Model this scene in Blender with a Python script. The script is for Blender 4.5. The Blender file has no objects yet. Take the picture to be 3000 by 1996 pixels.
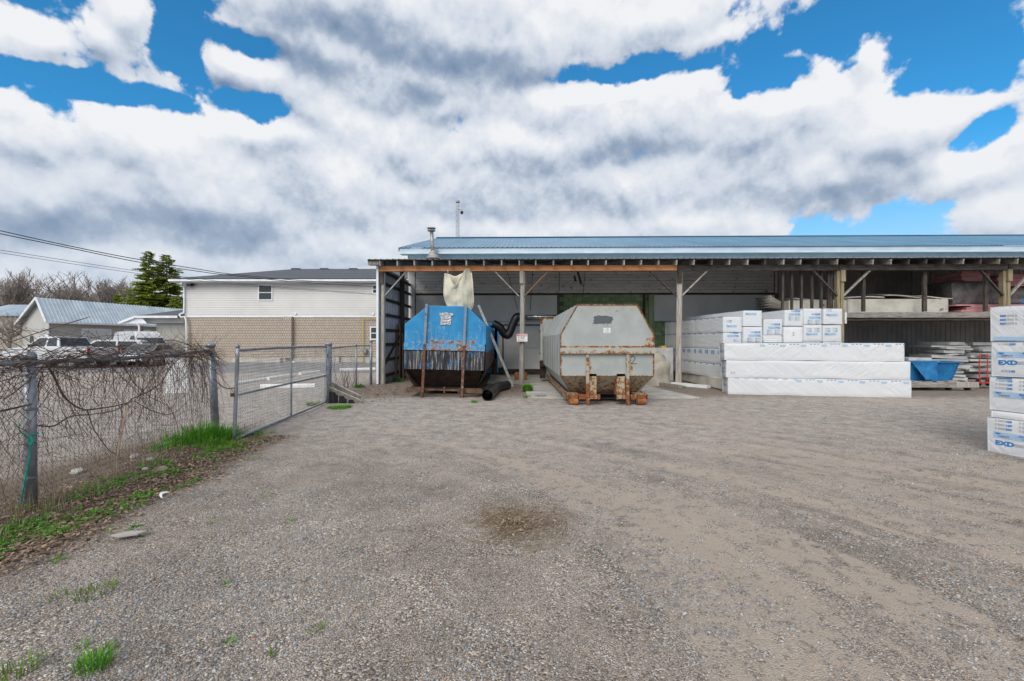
import bpy, math, random
import numpy as np
from mathutils import Vector, Matrix, noise as mn
random.seed(7); np.random.seed(7)
S = bpy.context.scene
COL = S.collection
R = math.radians
F, H = 1333.0, 1.65          # focal length in photo pixels, eye height in metres

# ---------------------------------------------------------------- camera
cam = bpy.data.cameras.new('camera'); cam.sensor_width = 36; cam.lens = 36*F/3000
cam.clip_start = 0.05; cam.clip_end = 4000
camo = bpy.data.objects.new('camera', cam); COL.objects.link(camo)
camo.location = (0, 0, H); camo.rotation_euler = (R(90), 0, 0)
S.camera = camo
S.view_settings.view_transform = 'Standard'; S.view_settings.look = 'None'
S.view_settings.exposure = 0.8; S.view_settings.gamma = 1; S.view_settings.use_curve_mapping = False

SUN_EL, SUN_AZ = R(38), R(202)      # azimuth clockwise from +Y (the viewing direction)

# ---------------------------------------------------------------- node helpers
def nd(nt, typ, ins=None, **props):
    n = nt.nodes.new(typ)
    for k, v in props.items(): setattr(n, k, v)
    for k, v in (ins or {}).items():
        if isinstance(v, bpy.types.NodeSocket): nt.links.new(v, n.inputs[k])
        else: n.inputs[k].default_value = v
    return n
def ma(nt, op, a, b=0.0, c=0.0, clamp=False):
    return nd(nt, 'ShaderNodeMath', {0: a, 1: b, 2: c}, operation=op, use_clamp=clamp).outputs[0]
def vm(nt, op, a, b=(0, 0, 0)):
    n = nd(nt, 'ShaderNodeVectorMath', {0: a, 1: b}, operation=op)
    return n.outputs['Value'] if op in ('LENGTH', 'DOT_PRODUCT', 'DISTANCE') else n.outputs[0]
def c4(c): return (c[0], c[1], c[2], 1.0)
def mixc(nt, f, a, b, mode='MIX'):
    n = nt.nodes.new('ShaderNodeMix'); n.data_type = 'RGBA'; n.blend_type = mode
    for i, v in ((0, f), (6, a), (7, b)):
        if isinstance(v, bpy.types.NodeSocket): nt.links.new(v, n.inputs[i])
        else: n.inputs[i].default_value = v if i == 0 else c4(v)
    return n.outputs[2]
def sstep(nt, v, lo, hi):
    n = nd(nt, 'ShaderNodeMapRange', {'Value': v, 'From Min': lo, 'From Max': hi}, interpolation_type='SMOOTHSTEP')
    return n.outputs[0]
def noi(nt, vec, scale, detail=4, rough=.55, dist=0.0):
    return nd(nt, 'ShaderNodeTexNoise', {'Vector': vec, 'Scale': scale, 'Detail': detail, 'Roughness': rough, 'Distortion': dist}).outputs[0]

# ---------------------------------------------------------------- sky
def px_dir(x, y):
    u, v = (x-1500)/F, (998-y)/F
    return math.atan(u), math.atan(v/math.sqrt(1+u*u))
CLOUDS = [(2560,150,85,80,.9),(1650,430,900,130,.9),(300,560,700,200,.9),  # centre x, y and half sizes in photo pixels, strength
 (1080,10,700,170,1),(1450,110,560,200,1.1),(1930,50,360,130,1),(2130,95,150,80,.9),(1250,240,330,130,1),(720,215,260,75,.9),(980,160,300,120,.9),(1330,300,200,70,.9),
 (370,40,110,110,.9),(190,115,130,55,.8),(300,110,100,80,.9),(220,190,80,45,.6),(-20,80,60,55,.8),
 (80,400,260,130,1),(420,430,300,140,1),(700,380,190,110,1),(150,590,420,190,1.2),(620,600,460,200,1.2),(1000,540,330,190,1.1),
 (990,350,140,100,1),(1190,430,190,130,1),(1420,560,240,150,1),(1640,320,230,120,1),(1900,380,380,150,1),(2230,380,260,140,1),
 (2380,320,90,90,.9),(2600,390,230,130,1),(2720,340,140,90,.9),(1500,410,150,110,.9),
 (1900,520,520,150,1.1),(2450,510,330,110,.9),(1500,690,560,100,1),(400,770,640,130,1.1),(1050,730,460,110,1),(-350,520,520,300,1),
 (2870,500,170,70,.8),(3080,450,180,110,.8),(2990,630,200,80,.9),(2860,400,60,40,.4),(2380,605,80,28,.55),(2050,660,250,60,.8),(300,850,900,110,1),(1250,820,400,90,.8)]
W = bpy.data.worlds.new('World'); S.world = W; W.use_nodes = True
W.cycles.sampling_method = 'NONE'
wt = W.node_tree; wt.nodes.clear()
g = bpy.data.node_groups.new('cloud_density', 'ShaderNodeTree')
g.interface.new_socket('Dir', in_out='INPUT', socket_type='NodeSocketVector')
g.interface.new_socket('Density', in_out='OUTPUT', socket_type='NodeSocketFloat')
g.interface.new_socket('Mass', in_out='OUTPUT', socket_type='NodeSocketFloat')
gi = g.nodes.new('NodeGroupInput'); go = g.nodes.new('NodeGroupOutput')
D0 = gi.outputs[0]
warp = nd(g, 'ShaderNodeTexNoise', {'Vector': D0, 'Scale': 6., 'Detail': 4, 'Roughness': .55})
wv = vm(g, 'SCALE', vm(g, 'SUBTRACT', warp.outputs[1], (.5, .5, .5)))
wv.node.inputs['Scale'].default_value = .06
sx = nd(g, 'ShaderNodeSeparateXYZ', {0: vm(g, 'ADD', D0, wv)})
az = ma(g, 'ARCTAN2', sx.outputs[0], sx.outputs[1])
hl = ma(g, 'SQRT', ma(g, 'ADD', ma(g, 'MULTIPLY', sx.outputs[0], sx.outputs[0]), ma(g, 'MULTIPLY', sx.outputs[1], sx.outputs[1])))
el = ma(g, 'ARCTAN2', sx.outputs[2], hl)
P2 = nd(g, 'ShaderNodeCombineXYZ', {0: az, 1: el}).outputs[0]
acc = None
for (cx, cy, rx, ry, st) in CLOUDS:
    a, e = px_dir(cx, cy)
    sa = rx/F*math.cos(a)**2*1.25; se = ry/F*math.cos(a)*math.cos(e)**2*1.25
    q = vm(g, 'MULTIPLY', vm(g, 'SUBTRACT', P2, (a, e, 0)), (1/sa, 1/se, 0))
    l = vm(g, 'LENGTH', q)
    v = ma(g, 'MULTIPLY_ADD', l, -st, st)
    acc = v if acc is None else ma(g, 'SMOOTH_MAX', acc, v, .25)
CARVE = [(520,130,90,130,1.),(720,125,140,45,.9),(760,325,150,50,.8),(300,262,380,38,1.),(1850,205,340,45,1.),(2480,90,300,150,.8),(2800,170,240,140,.8),(2300,230,180,60,1.1),(2900,370,120,60,1.),(0,200,80,60,1.)]
hole = None
for (cx, cy, rx, ry, st) in CARVE:
    a, e = px_dir(cx, cy); sa = rx/F*math.cos(a)**2*1.2; se = ry/F*math.cos(a)*math.cos(e)**2*1.2
    l = vm(g, 'LENGTH', vm(g, 'MULTIPLY', vm(g, 'SUBTRACT', P2, (a, e, 0)), (1/sa, 1/se, 0)))
    v = ma(g, 'MULTIPLY_ADD', l, -st, st)
    hole = v if hole is None else ma(g, 'SMOOTH_MAX', hole, v, .2)
acc = ma(g, 'SUBTRACT', acc, ma(g, 'MAXIMUM', hole, 0.))
# beyond the photograph the cloud field simply goes on
big = noi(g, D0, 2.2, 3, .5)
outside = sstep(g, ma(g, 'MAXIMUM', ma(g, 'ABSOLUTE', az), ma(g, 'MULTIPLY', el, 1.35)), .86, 1.05)
acc = ma(g, 'MAXIMUM', acc, ma(g, 'ADD', ma(g, 'MULTIPLY', ma(g, 'MULTIPLY_ADD', big, 5.0, -2.15), outside), ma(g, 'MULTIPLY_ADD', outside, 3., -3.)))
fine = noi(g, D0, 7.0, 6, .62)
dw = vm(g, 'ADD', D0, (0, 0, 0)); wob = vm(g, 'SCALE', nd(g, 'ShaderNodeTexNoise', {'Vector': D0, 'Scale': 16., 'Detail': 3., 'Roughness': .6}).outputs[1]); wob.node.inputs['Scale'].default_value = .07
vor = nd(g, 'ShaderNodeTexVoronoi', {'Vector': vm(g, 'ADD', D0, wob), 'Scale': 13., 'Detail': 1.6, 'Roughness': .55, 'Lacunarity': 2.3}, normalize=True).outputs['Distance']
den = ma(g, 'ADD', acc, ma(g, 'MULTIPLY_ADD', fine, 2.4, -1.12))
den = ma(g, 'ADD', den, ma(g, 'MULTIPLY_ADD', vor, -1.7, .62))
g.links.new(den, go.inputs[0]); g.links.new(acc, go.inputs[1])
tc = nd(wt, 'ShaderNodeTexCoord').outputs['Generated']
def dens(off):
    n = wt.nodes.new('ShaderNodeGroup'); n.node_tree = g
    wt.links.new(vm(wt, 'ADD', tc, off), n.inputs[0]); return n.outputs[0], n.outputs[1]
(da, ma_), (db, mb_) = dens((0, 0, 0)), dens((.006, -.01, .022))
alpha = sstep(wt, da, .06, .34)
# grey bellies: where a thick part of the cloud field hides the sun from its own underside
SHADE = [(1230,190,470,150,1.),(860,160,300,90,.8),(620,225,240,50,.8),(420,520,380,80,.55),(130,660,420,130,.9),(560,650,420,120,.8),(820,520,140,120,.6),(900,700,500,90,.5),
         (1750,500,420,90,.65),(1500,560,200,110,.5),(2150,520,250,90,.5),(2560,500,260,90,.7),(2250,420,130,90,.35),(1180,510,130,60,.4),(230,100,110,50,.5),(1420,700,600,90,.3),(-300,500,400,300,.7)]
wz = nd(wt, 'ShaderNodeTexNoise', {'Vector': tc, 'Scale': 5.0, 'Detail': 3.0, 'Roughness': .6}).outputs[1]
wz = vm(wt, 'SCALE', vm(wt, 'SUBTRACT', wz, (.5, .5, .5))); wz.node.inputs['Scale'].default_value = .22
sp_ = nd(wt, 'ShaderNodeSeparateXYZ', {0: vm(wt, 'ADD', tc, wz)})
az2 = ma(wt, 'ARCTAN2', sp_.outputs[0], sp_.outputs[1])
el2 = ma(wt, 'ARCSINE', sp_.outputs[2])
p2_ = nd(wt, 'ShaderNodeCombineXYZ', {0: az2, 1: el2}).outputs[0]
shd = None
for (cx, cy, rx, ry, st) in SHADE:
    a, e = px_dir(cx, cy); sa = rx/F*math.cos(a)**2*1.5; se = ry/F*math.cos(a)*math.cos(e)**2*1.6
    l = vm(wt, 'LENGTH', vm(wt, 'MULTIPLY', vm(wt, 'SUBTRACT', p2_, (a, e, 0)), (1/sa, 1/se, 0)))
    v = ma(wt, 'MULTIPLY_ADD', l, -st, st)
    shd = v if shd is None else ma(wt, 'SMOOTH_MAX', shd, v, .3)
lit = ma(wt, 'MULTIPLY_ADD', ma(wt, 'SUBTRACT', da, db), .38, .80)
lit = ma(wt, 'SUBTRACT', lit, ma(wt, 'MULTIPLY', ma(wt, 'MAXIMUM', shd, 0.), .62))
lit = ma(wt, 'ADD', lit, ma(wt, 'MULTIPLY', ma(wt, 'SUBTRACT', ma_, mb_), .3))
puff = noi(wt, tc, 3.2, 4, .55)
lit = ma(wt, 'ADD', lit, ma(wt, 'MULTIPLY_ADD', puff, .55, -.275), clamp=True)
ramp = nd(wt, 'ShaderNodeValToRGB', {0: lit})
cr = ramp.color_ramp
cr.elements[0].position = 0.05; cr.elements[0].color = (.19, .285, .44, 1)
cr.elements[1].position = .95; cr.elements[1].color = (.95, .97, 1.0, 1)
e_ = cr.elements.new(.33); e_.color = (.36, .45, .59, 1)
e_ = cr.elements.new(.62); e_.color = (.70, .76, .86, 1)
CLOUD_GAIN = 5.3
cloudc = vm(wt, 'SCALE', ramp.outputs[0]); cloudc.node.inputs['Scale'].default_value = CLOUD_GAIN
sky = nd(wt, 'ShaderNodeTexSky', sky_type='NISHITA', sun_disc=False, sun_elevation=SUN_EL, sun_rotation=SUN_AZ,
         air_density=1.0, dust_density=.3, ozone_density=2.2)
skyc = mixc(wt, 1.0, sky.outputs[0], (.20, .76, .98), 'MULTIPLY')
col = mixc(wt, alpha, skyc, cloudc)
# thin pale veil towards the horizon
sz = nd(wt, 'ShaderNodeSeparateXYZ', {0: tc}).outputs[2]
veil = ma(wt, 'MULTIPLY', ma(wt, 'SUBTRACT', 1.0, sstep(wt, sz, .0, .33)), .97)
col = mixc(wt, ma(wt, 'MULTIPLY', veil, ma(wt, 'SUBTRACT', 1.0, ma(wt, 'MULTIPLY', alpha, .55))), col, (3.35, 3.85, 4.5))
bg = nd(wt, 'ShaderNodeBackground', {'Color': col, 'Strength': .1})
wo = wt.nodes.new('ShaderNodeOutputWorld'); wt.links.new(bg.outputs[0], wo.inputs[0])

# ---------------------------------------------------------------- sun (veiled by cloud)
sl = bpy.data.lights.new('sun', 'SUN'); sl.energy = 1.5; sl.angle = R(40); sl.color = (1, .94, .86)
so = bpy.data.objects.new('sun', sl); COL.objects.link(so)
sd = Vector((math.sin(SUN_AZ)*math.cos(SUN_EL), math.cos(SUN_AZ)*math.cos(SUN_EL), math.sin(SUN_EL)))
so.rotation_euler = sd.to_track_quat('Z', 'Y').to_euler(); so.location = (0, -5, 30)

# ---------------------------------------------------------------- material helpers
def newmat(name):
    m = bpy.data.materials.new(name); m.use_nodes = True
    nt = m.node_tree; b = nt.nodes['Principled BSDF']
    return m, nt, b
def objvec(nt, rnd=True):
    t = nd(nt, 'ShaderNodeTexCoord').outputs['Object']
    if not rnd: return t
    r = nd(nt, 'ShaderNodeObjectInfo').outputs['Random']
    return vm(nt, 'ADD', t, nd(nt, 'ShaderNodeCombineXYZ', {0: ma(nt, 'MULTIPLY', r, 37.), 1: ma(nt, 'MULTIPLY', r, 17.), 2: ma(nt, 'MULTIPLY', r, 7.)}).outputs[0])
def bump(nt, b, h, strength=.3, dist=.01):
    n = nd(nt, 'ShaderNodeBump', {'Height': h, 'Strength': strength, 'Distance': dist})
    nt.links.new(n.outputs[0], b.inputs['Normal'])
def surf(name, a, bcol, scale=4., stretch=(1, 1, 1), rough=.8, metal=0., bmp=.25, lo=.35, hi=.65, spots=None, spot_scale=14., spot_lo=.62, rvar=0., detail=7):
    """two-tone noisy surface, optional worn spots"""
    m, nt, b = newmat(name)
    v = vm(nt, 'MULTIPLY', objvec(nt), stretch)
    n1 = noi(nt, v, scale, detail, .62)
    c = mixc(nt, sstep(nt, n1, lo, hi), a, bcol)
    if spots is not None:
        n2 = noi(nt, v, spot_scale, 6, .65)
        c = mixc(nt, sstep(nt, n2, spot_lo, spot_lo+.06), c, spots)
    if rvar:
        r = nd(nt, 'ShaderNodeObjectInfo').outputs['Random']
        c = mixc(nt, 1.0, c, nd(nt, 'ShaderNodeCombineColor', {i: ma(nt, 'MULTIPLY_ADD', r, rvar, 1-rvar/2) for i in range(3)}).outputs[0], 'MULTIPLY')
    nt.links.new(c, b.inputs['Base Color'])
    b.inputs['Roughness'].default_value = rough; b.inputs['Metallic'].default_value = metal
    if bmp: bump(nt, b, noi(nt, v, scale*6, 6, .7), bmp, .01)
    return m
def rustpaint(name, paint, paint2, rust=(.085, .028, .010), rust2=(.30, .105, .03), stain=(.42, .33, .16), amount=0., rough=.55):
    """paint over steel; the vertex attribute 'rust' says where the coat has gone"""
    m, nt, b = newmat(name)
    v = objvec(nt, False)
    at = nd(nt, 'ShaderNodeAttribute', attribute_name='rust').outputs['Fac']
    n1 = noi(nt, v, 9, 8, .7); n2 = noi(nt, v, 30, 6, .7)
    st = noi(nt, vm(nt, 'MULTIPLY', v, (14, 14, .7)), 1.5, 6, .65)
    base = mixc(nt, sstep(nt, noi(nt, v, 1.6, 6, .6), .35, .65), paint, paint2)
    drip = ma(nt, 'MULTIPLY', sstep(nt, st, .48, .75), ma(nt, 'MULTIPLY_ADD', at, 1.6, .06 + amount*.3), clamp=True)
    base = mixc(nt, drip, base, stain)
    k = ma(nt, 'ADD', ma(nt, 'MULTIPLY_ADD', n1, 1.0, ma(nt, 'MULTIPLY', n2, .55)), ma(nt, 'MULTIPLY_ADD', at, .50, amount*.12))
    rf = sstep(nt, k, 1.06, 1.14)
    rc = mixc(nt, sstep(nt, n2, .4, .6), rust, rust2)
    halo = sstep(nt, k, .98, 1.08)
    base = mixc(nt, ma(nt, 'MULTIPLY', halo, .7), base, stain)
    c = mixc(nt, rf, base, rc)
    nt.links.new(c, b.inputs['Base Color'])
    nt.links.new(ma(nt, 'MULTIPLY_ADD', rf, .35, rough), b.inputs['Roughness'])
    bump(nt, b, ma(nt, 'SUBTRACT', n2, rf), .35, .006)
    return m

def flat(name, c, rough=.7, metal=0.):
    m, nt, b = newmat(name); v = objvec(nt)
    cc = mixc(nt, ma(nt, 'MULTIPLY', noi(nt, v, 20, 4), .3), c, tuple(x*.7 for x in c))
    nt.links.new(cc, b.inputs['Base Color']); b.inputs['Roughness'].default_value = rough; b.inputs['Metallic'].default_value = metal
    return m

MT = {}
MT['wood_grey'] = surf('weathered_wood', (.24, .22, .19), (.42, .39, .345), 3, (9, 9, .8), .9, bmp=.5, spots=(.07, .055, .045), spot_scale=3, spot_lo=.66, rvar=.4)
MT['wood_greyx'] = surf('weathered_wood_lengthwise', (.16, .145, .13), (.42, .39, .35), 3, (.8, 9, 9), .9, bmp=.5, spots=(.05, .04, .035), spot_scale=3, spot_lo=.6, rvar=.4)
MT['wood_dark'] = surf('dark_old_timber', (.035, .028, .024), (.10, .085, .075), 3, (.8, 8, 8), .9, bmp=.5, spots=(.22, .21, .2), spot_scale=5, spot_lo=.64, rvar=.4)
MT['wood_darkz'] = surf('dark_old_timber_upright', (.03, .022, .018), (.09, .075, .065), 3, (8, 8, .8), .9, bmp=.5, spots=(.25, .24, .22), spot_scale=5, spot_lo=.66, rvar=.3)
MT['wood_orange'] = surf('new_orange_timber', (.44, .175, .065), (.62, .28, .12), 2.5, (.6, 9, 9), .75, bmp=.3, spots=(.10, .04, .02), spot_scale=4, spot_lo=.68)
MT['wood_tan'] = surf('greenish_treated_timber', (.22, .18, .10), (.36, .31, .20), 3, (9, 9, .8), .85, bmp=.4, rvar=.2)
MT['wood_ply'] = surf('brown_boards', (.16, .09, .055), (.25, .16, .10), 3, (8, 8, .7), .9, bmp=.4, rvar=.5)
MT['galv'] = surf('galvanised_steel', (.19, .21, .235), (.34, .36, .385), 7, (1, 1, .5), .5, .6, bmp=.15, spots=(.12, .09, .07), spot_scale=11, spot_lo=.66, rvar=.15)
MT['wire'] = surf('galvanised_wire', (.26, .265, .27), (.46, .47, .48), 5, rough=.55, metal=.5, bmp=0)
MT['old_wire'] = surf('dull_old_fence_wire', (.075, .075, .08), (.17, .17, .175), 5, rough=.65, metal=.3, bmp=0)
MT['tin_roof'] = surf('pale_metal_roof', (.36, .43, .48), (.50, .57, .62), .5, (1, .3, 1), .38, .35, bmp=.04)
MT['blue_roof'] = surf('blue_metal_roof', (.11, .25, .37), (.16, .32, .45), .4, (1, .4, 1), .36, .2, bmp=.03, rvar=.08)
MT['shed_roof'] = surf('old_shed_roof_sheet', (.30, .31, .32), (.42, .43, .45), 1, rough=.5, metal=.5, bmp=.1, spots=(.2, .1, .05), spot_scale=6, spot_lo=.68)
MT['side_steel'] = surf('grey_blue_wall_sheet', (.46, .48, .54), (.60, .62, .68), 1.2, (1, 1, .3), .45, .45, bmp=.05, rvar=.12)
MT['white_trim'] = surf('white_trim_paint', (.66, .68, .70), (.78, .80, .82), 2, rough=.5, bmp=.05)
MT['blue_trim'] = surf('pale_blue_cladding', (.42, .58, .68), (.52, .67, .76), 1.5, rough=.5, bmp=.05)
MT['fascia'] = surf('bluish_white_fascia', (.42, .50, .58), (.52, .59, .66), .7, rough=.45, bmp=.05)
MT['old_white'] = surf('dirty_white_boards', (.63, .62, .60), (.74, .73, .71), 1.4, (1, 1, 2), .85, bmp=.3, spots=(.15, .11, .08), spot_scale=4.5, spot_lo=.60, rvar=.14)
MT['old_panel'] = surf('dirty_white_door_panel', (.62, .615, .60), (.72, .715, .70), .9, (1, 1, .6), .8, bmp=.12, spots=(.15, .13, .11), spot_scale=16, spot_lo=.74)
MT['green_block'] = surf('faded_green_block', (.17, .27, .12), (.30, .37, .22), 2.2, (1, 1, .5), .9, bmp=.4, spots=(.05, .055, .045), spot_scale=5, spot_lo=.62, rvar=.25)
MT['mortar'] = surf('dark_mortar', (.08, .10, .06), (.12, .13, .09), 6, rough=.95)
MT['concrete'] = surf('worn_concrete', (.36, .335, .30), (.52, .49, .45), 1.6, rough=.9, bmp=.3, spots=(.14, .12, .10), spot_scale=7, spot_lo=.66)
MT['shingle'] = surf('charcoal_shingles', (.055, .06, .075), (.12, .125, .145), 9, (1, 3, 3), .95, bmp=.5, detail=4)
MT['siding'] = surf('beige_white_vinyl', (.60, .585, .565), (.66, .645, .625), .5, rough=.55, bmp=.04)
MT['greige'] = surf('greige_wall_panel', (.40, .39, .355), (.45, .44, .40), .6, rough=.7, bmp=.05)
MT['greige2'] = surf('pale_greige_cladding', (.44, .43, .40), (.50, .49, .455), .6, rough=.65, bmp=.05)
MT['glass'] = flat('dark_window_glass', (.045, .055, .06), .08)
MT['glass'].node_tree.nodes['Principled BSDF'].inputs['Roughness'].default_value = .08
MT['white_car'] = flat('white_car_paint', (.62, .63, .65), .22)
MT['silver_car'] = flat('silver_car_paint', (.34, .36, .38), .25, .4)
MT['tyre'] = flat('black_rubber', (.02, .02, .02), .85)
MT['black'] = flat('black_plastic', (.012, .012, .013), .38)
MT['chrome'] = flat('bright_metal', (.55, .56, .57), .22, .9)
MT['dull_steel'] = surf('dull_grey_steel', (.22, .215, .205), (.38, .37, .35), 6, rough=.5, metal=.5, bmp=.1)
MT['alu'] = surf('pale_aluminium', (.50, .50, .48), (.62, .62, .60), 6, rough=.5, metal=.2, bmp=.05)
MT['red'] = flat('red_paint', (.50, .035, .03), .45)
MT['tail'] = flat('tail_light_red', (.45, .02, .02), .3)
MT['yellow'] = flat('yellow_paint', (.60, .42, .07), .5)
MT['foam_white'] = surf('white_foam', (.70, .71, .72), (.78, .785, .79), 3, rough=.7, bmp=.1)
MT['foam_old'] = surf('aged_cream_foam', (.46, .44, .385), (.64, .615, .55), 1.6, rough=.85, bmp=.4, spots=(.24, .19, .13), spot_scale=3.2, spot_lo=.61, rvar=.15)
MT['foam_grey'] = surf('dusty_grey_foam', (.40, .40, .40), (.56, .56, .55), 3, rough=.85, bmp=.25, rvar=.35)
MT['foam_pink'] = surf('faded_pink_foam', (.46, .20, .22), (.56, .28, .29), 2, rough=.85, bmp=.2, rvar=.3)
MT['tarp_dark'] = surf('torn_dark_wrap', (.055, .045, .045), (.13, .11, .11), 3, rough=.55, bmp=.7)
MT['print_blue'] = flat('blue_ink', (.015, .20, .52), .5)
MT['print_pale'] = flat('pale_blue_ink', (.36, .52, .70), .5)
MT['print_grey'] = flat('grey_ink', (.20, .21, .23), .5)
MT['ink_red'] = flat('red_ink', (.55, .03, .05), .5)
MT['ink_black'] = flat('black_ink', (.03, .03, .03), .6)
MT['ink_white'] = flat('white_print', (.8, .8, .8), .5)
MT['sign_white'] = surf('white_sign_sheet', (.76, .78, .80), (.84, .85, .86), 3, rough=.4, bmp=.05, spots=(.45, .42, .38), spot_scale=9, spot_lo=.7)
MT['spray_grey'] = flat('dark_grey_spray', (.085, .10, .115), .6)
MT['cream'] = surf('cream_canvas', (.50, .46, .34), (.64, .60, .48), 2.5, rough=.85, bmp=.2, spots=(.42, .33, .12), spot_scale=2.2, spot_lo=.62)
MT['beige_tarp'] = surf('beige_dirty_tarp', (.30, .27, .22), (.42, .38, .32), 3, rough=.8, bmp=.4)
MT['vine'] = surf('bare_vine_bark', (.060, .036, .028), (.21, .135, .10), 12, rough=.9, bmp=.3)
MT['stalk'] = surf('pale_dead_stalk', (.35, .23, .15), (.50, .36, .26), 12, rough=.85, bmp=.2)
MT['bark'] = surf('grey_brown_bark', (.17, .14, .125), (.32, .28, .25), 5, rough=.95, bmp=.2)
MT['rope'] = surf('green_rope', (.01, .24, .18), (.02, .36, .27), 30, rough=.7, bmp=.4)
MT['tub_blue'] = surf('blue_plastic_tub', (.006, .11, .30), (.012, .18, .42), 2.2, rough=.4, bmp=.1, spots=(.01, .30, .36), spot_scale=2.4, spot_lo=.56)
MT['tape'] = surf('crumpled_silver_tape', (.34, .35, .36), (.46, .47, .48), 9, rough=.45, metal=.4, bmp=.4)
MT['rock'] = surf('field_stone', (.20, .155, .12), (.36, .30, .25), 7, rough=.95, bmp=.5, rvar=.4)
MT['asphalt'] = surf('worn_asphalt', (.17, .165, .165), (.24, .235, .235), 2.0, rough=.95, bmp=.3)
MT['rusty'] = surf('rusty_steel', (.10, .04, .02), (.27, .12, .055), 6, (1, 1, 1), .85, bmp=.5, spots=(.30, .29, .26), spot_scale=8, spot_lo=.63)
MT['rust_brown'] = surf('brown_grimy_steel', (.045, .028, .02), (.16, .09, .06), 5, (1, 1, 1), .9, bmp=.5, spots=(.22, .20, .18), spot_scale=7, spot_lo=.64)
MT['rust_dark'] = surf('dark_rusty_steel', (.016, .010, .008), (.05, .028, .02), 5, rough=.9, bmp=.4)
MT['rust_orange'] = surf('orange_rusted_iron', (.18, .06, .02), (.34, .14, .045), 7, rough=.85, bmp=.5)
MT['brush'] = surf('brown_spring_brush', (.16, .125, .10), (.30, .245, .20), .35, rough=1, bmp=.3)
MT['paint_grey'] = rustpaint('grey_painted_steel', (.30, .325, .32), (.365, .39, .38))
MT['paint_grey_old'] = rustpaint('grey_painted_steel_worn', (.27, .28, .25), (.34, .35, .315), stain=(.45, .36, .20), amount=.75)
MT['paint_blue'] = rustpaint('blue_painted_steel', (.004, .18, .41), (.012, .24, .50), stain=(.28, .42, .52), rust=(.15, .05, .02), rust2=(.30, .13, .06), amount=-.05)
MT['paint_blue_rib'] = rustpaint('blue_painted_rib', (.05, .18, .32), (.16, .24, .32), stain=(.32, .34, .34), rust=(.07, .03, .02), rust2=(.20, .09, .055), amount=.5)
MT['whitecurb'] = surf('white_painted_kerb', (.68, .68, .67), (.78, .78, .77), 4, rough=.7, bmp=.2, spots=(.4, .38, .35), spot_scale=10, spot_lo=.68)

# flaking blue-black strip of the blue container
def _():
    m, nt, b = newmat('scraped_blue_black_steel'); v = objvec(nt, False)
    s = noi(nt, vm(nt, 'MULTIPLY', v, (13, 13, .8)), 1.6, 7, .7)
    c = mixc(nt, sstep(nt, s, .40, .47), (.007, .008, .012), (.03, .036, .048))
    c = mixc(nt, sstep(nt, s, .535, .58), c, (.27, .25, .22))
    n = noi(nt, vm(nt, 'MULTIPLY', v, (5, 5, 1.8)), 1.5, 8, .7)
    c = mixc(nt, sstep(nt, n, .575, .61), c, (.02, .15, .36))
    c = mixc(nt, sstep(nt, noi(nt, v, 6, 8, .7), .62, .66), c, (.14, .05, .03))
    nt.links.new(c, b.inputs['Base Color']); b.inputs['Roughness'].default_value = .7
    bump(nt, b, s, .4, .01); return m
MT['scraped'] = _()

def _():   # wall bricks of the far building
    m, nt, b = newmat('beige_brick_wall')
    v = nd(nt, 'ShaderNodeTexCoord').outputs['Object']; s = nd(nt, 'ShaderNodeSeparateXYZ', {0: v})
    vec = nd(nt, 'ShaderNodeCombineXYZ', {0: ma(nt, 'ADD', s.outputs[0], s.outputs[1]), 1: s.outputs[2]}).outputs[0]
    br = nd(nt, 'ShaderNodeTexBrick', {'Vector': vec, 'Color1': (.50, .42, .335, 1), 'Color2': (.60, .515, .42, 1), 'Mortar': (.13, .10, .085, 1),
        'Scale': 1, 'Mortar Size': .017, 'Mortar Smooth': .2, 'Bias': 0., 'Brick Width': .125, 'Row Height': .20}, offset=.5)
    c = mixc(nt, ma(nt, 'MULTIPLY', noi(nt, v, .7, 6), .5), br.outputs[0], (.28, .24, .21))
    nt.links.new(c, b.inputs['Base Color']); b.inputs['Roughness'].default_value = .9
    bump(nt, b, ma(nt, 'SUBTRACT', 1., br.outputs[1]), .5, .01); return m
MT['brick'] = _()

def wrapmat(name, ca, cb):   # plastic-wrapped foam
    m, nt, b = newmat(name); v = objvec(nt)
    c = mixc(nt, noi(nt, v, 1.3, 5), ca, cb)
    nt.links.new(c, b.inputs['Base Color']); b.inputs['Roughness'].default_value = .33
    w = noi(nt, vm(nt, 'MULTIPLY', nd(nt, 'ShaderNodeVectorRotate', {'Vector': v, 'Angle': R(38)}, rotation_type='Y_AXIS').outputs[0], (2.2, 2, 11)), 1.3, 5, .55, .6)
    w2 = noi(nt, vm(nt, 'MULTIPLY', nd(nt, 'ShaderNodeVectorRotate', {'Vector': v, 'Angle': R(-50)}, rotation_type='Y_AXIS').outputs[0], (2, 2, 13)), 1.1, 5, .55, .6)
    k = sstep(nt, noi(nt, v, .9, 2), .42, .58)
    hgt = nd(nt, 'ShaderNodeMix', {0: k, 2: w, 3: w2}).outputs[0]
    bump(nt, b, hgt, .5, .04); return m
MT['wrap'] = wrapmat('plastic_wrapped_foam', (.60, .62, .645), (.69, .70, .71))
MT['wrap_plain'] = wrapmat('plastic_wrapped_foam_plain', (.70, .72, .74), (.75, .765, .78))

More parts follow.
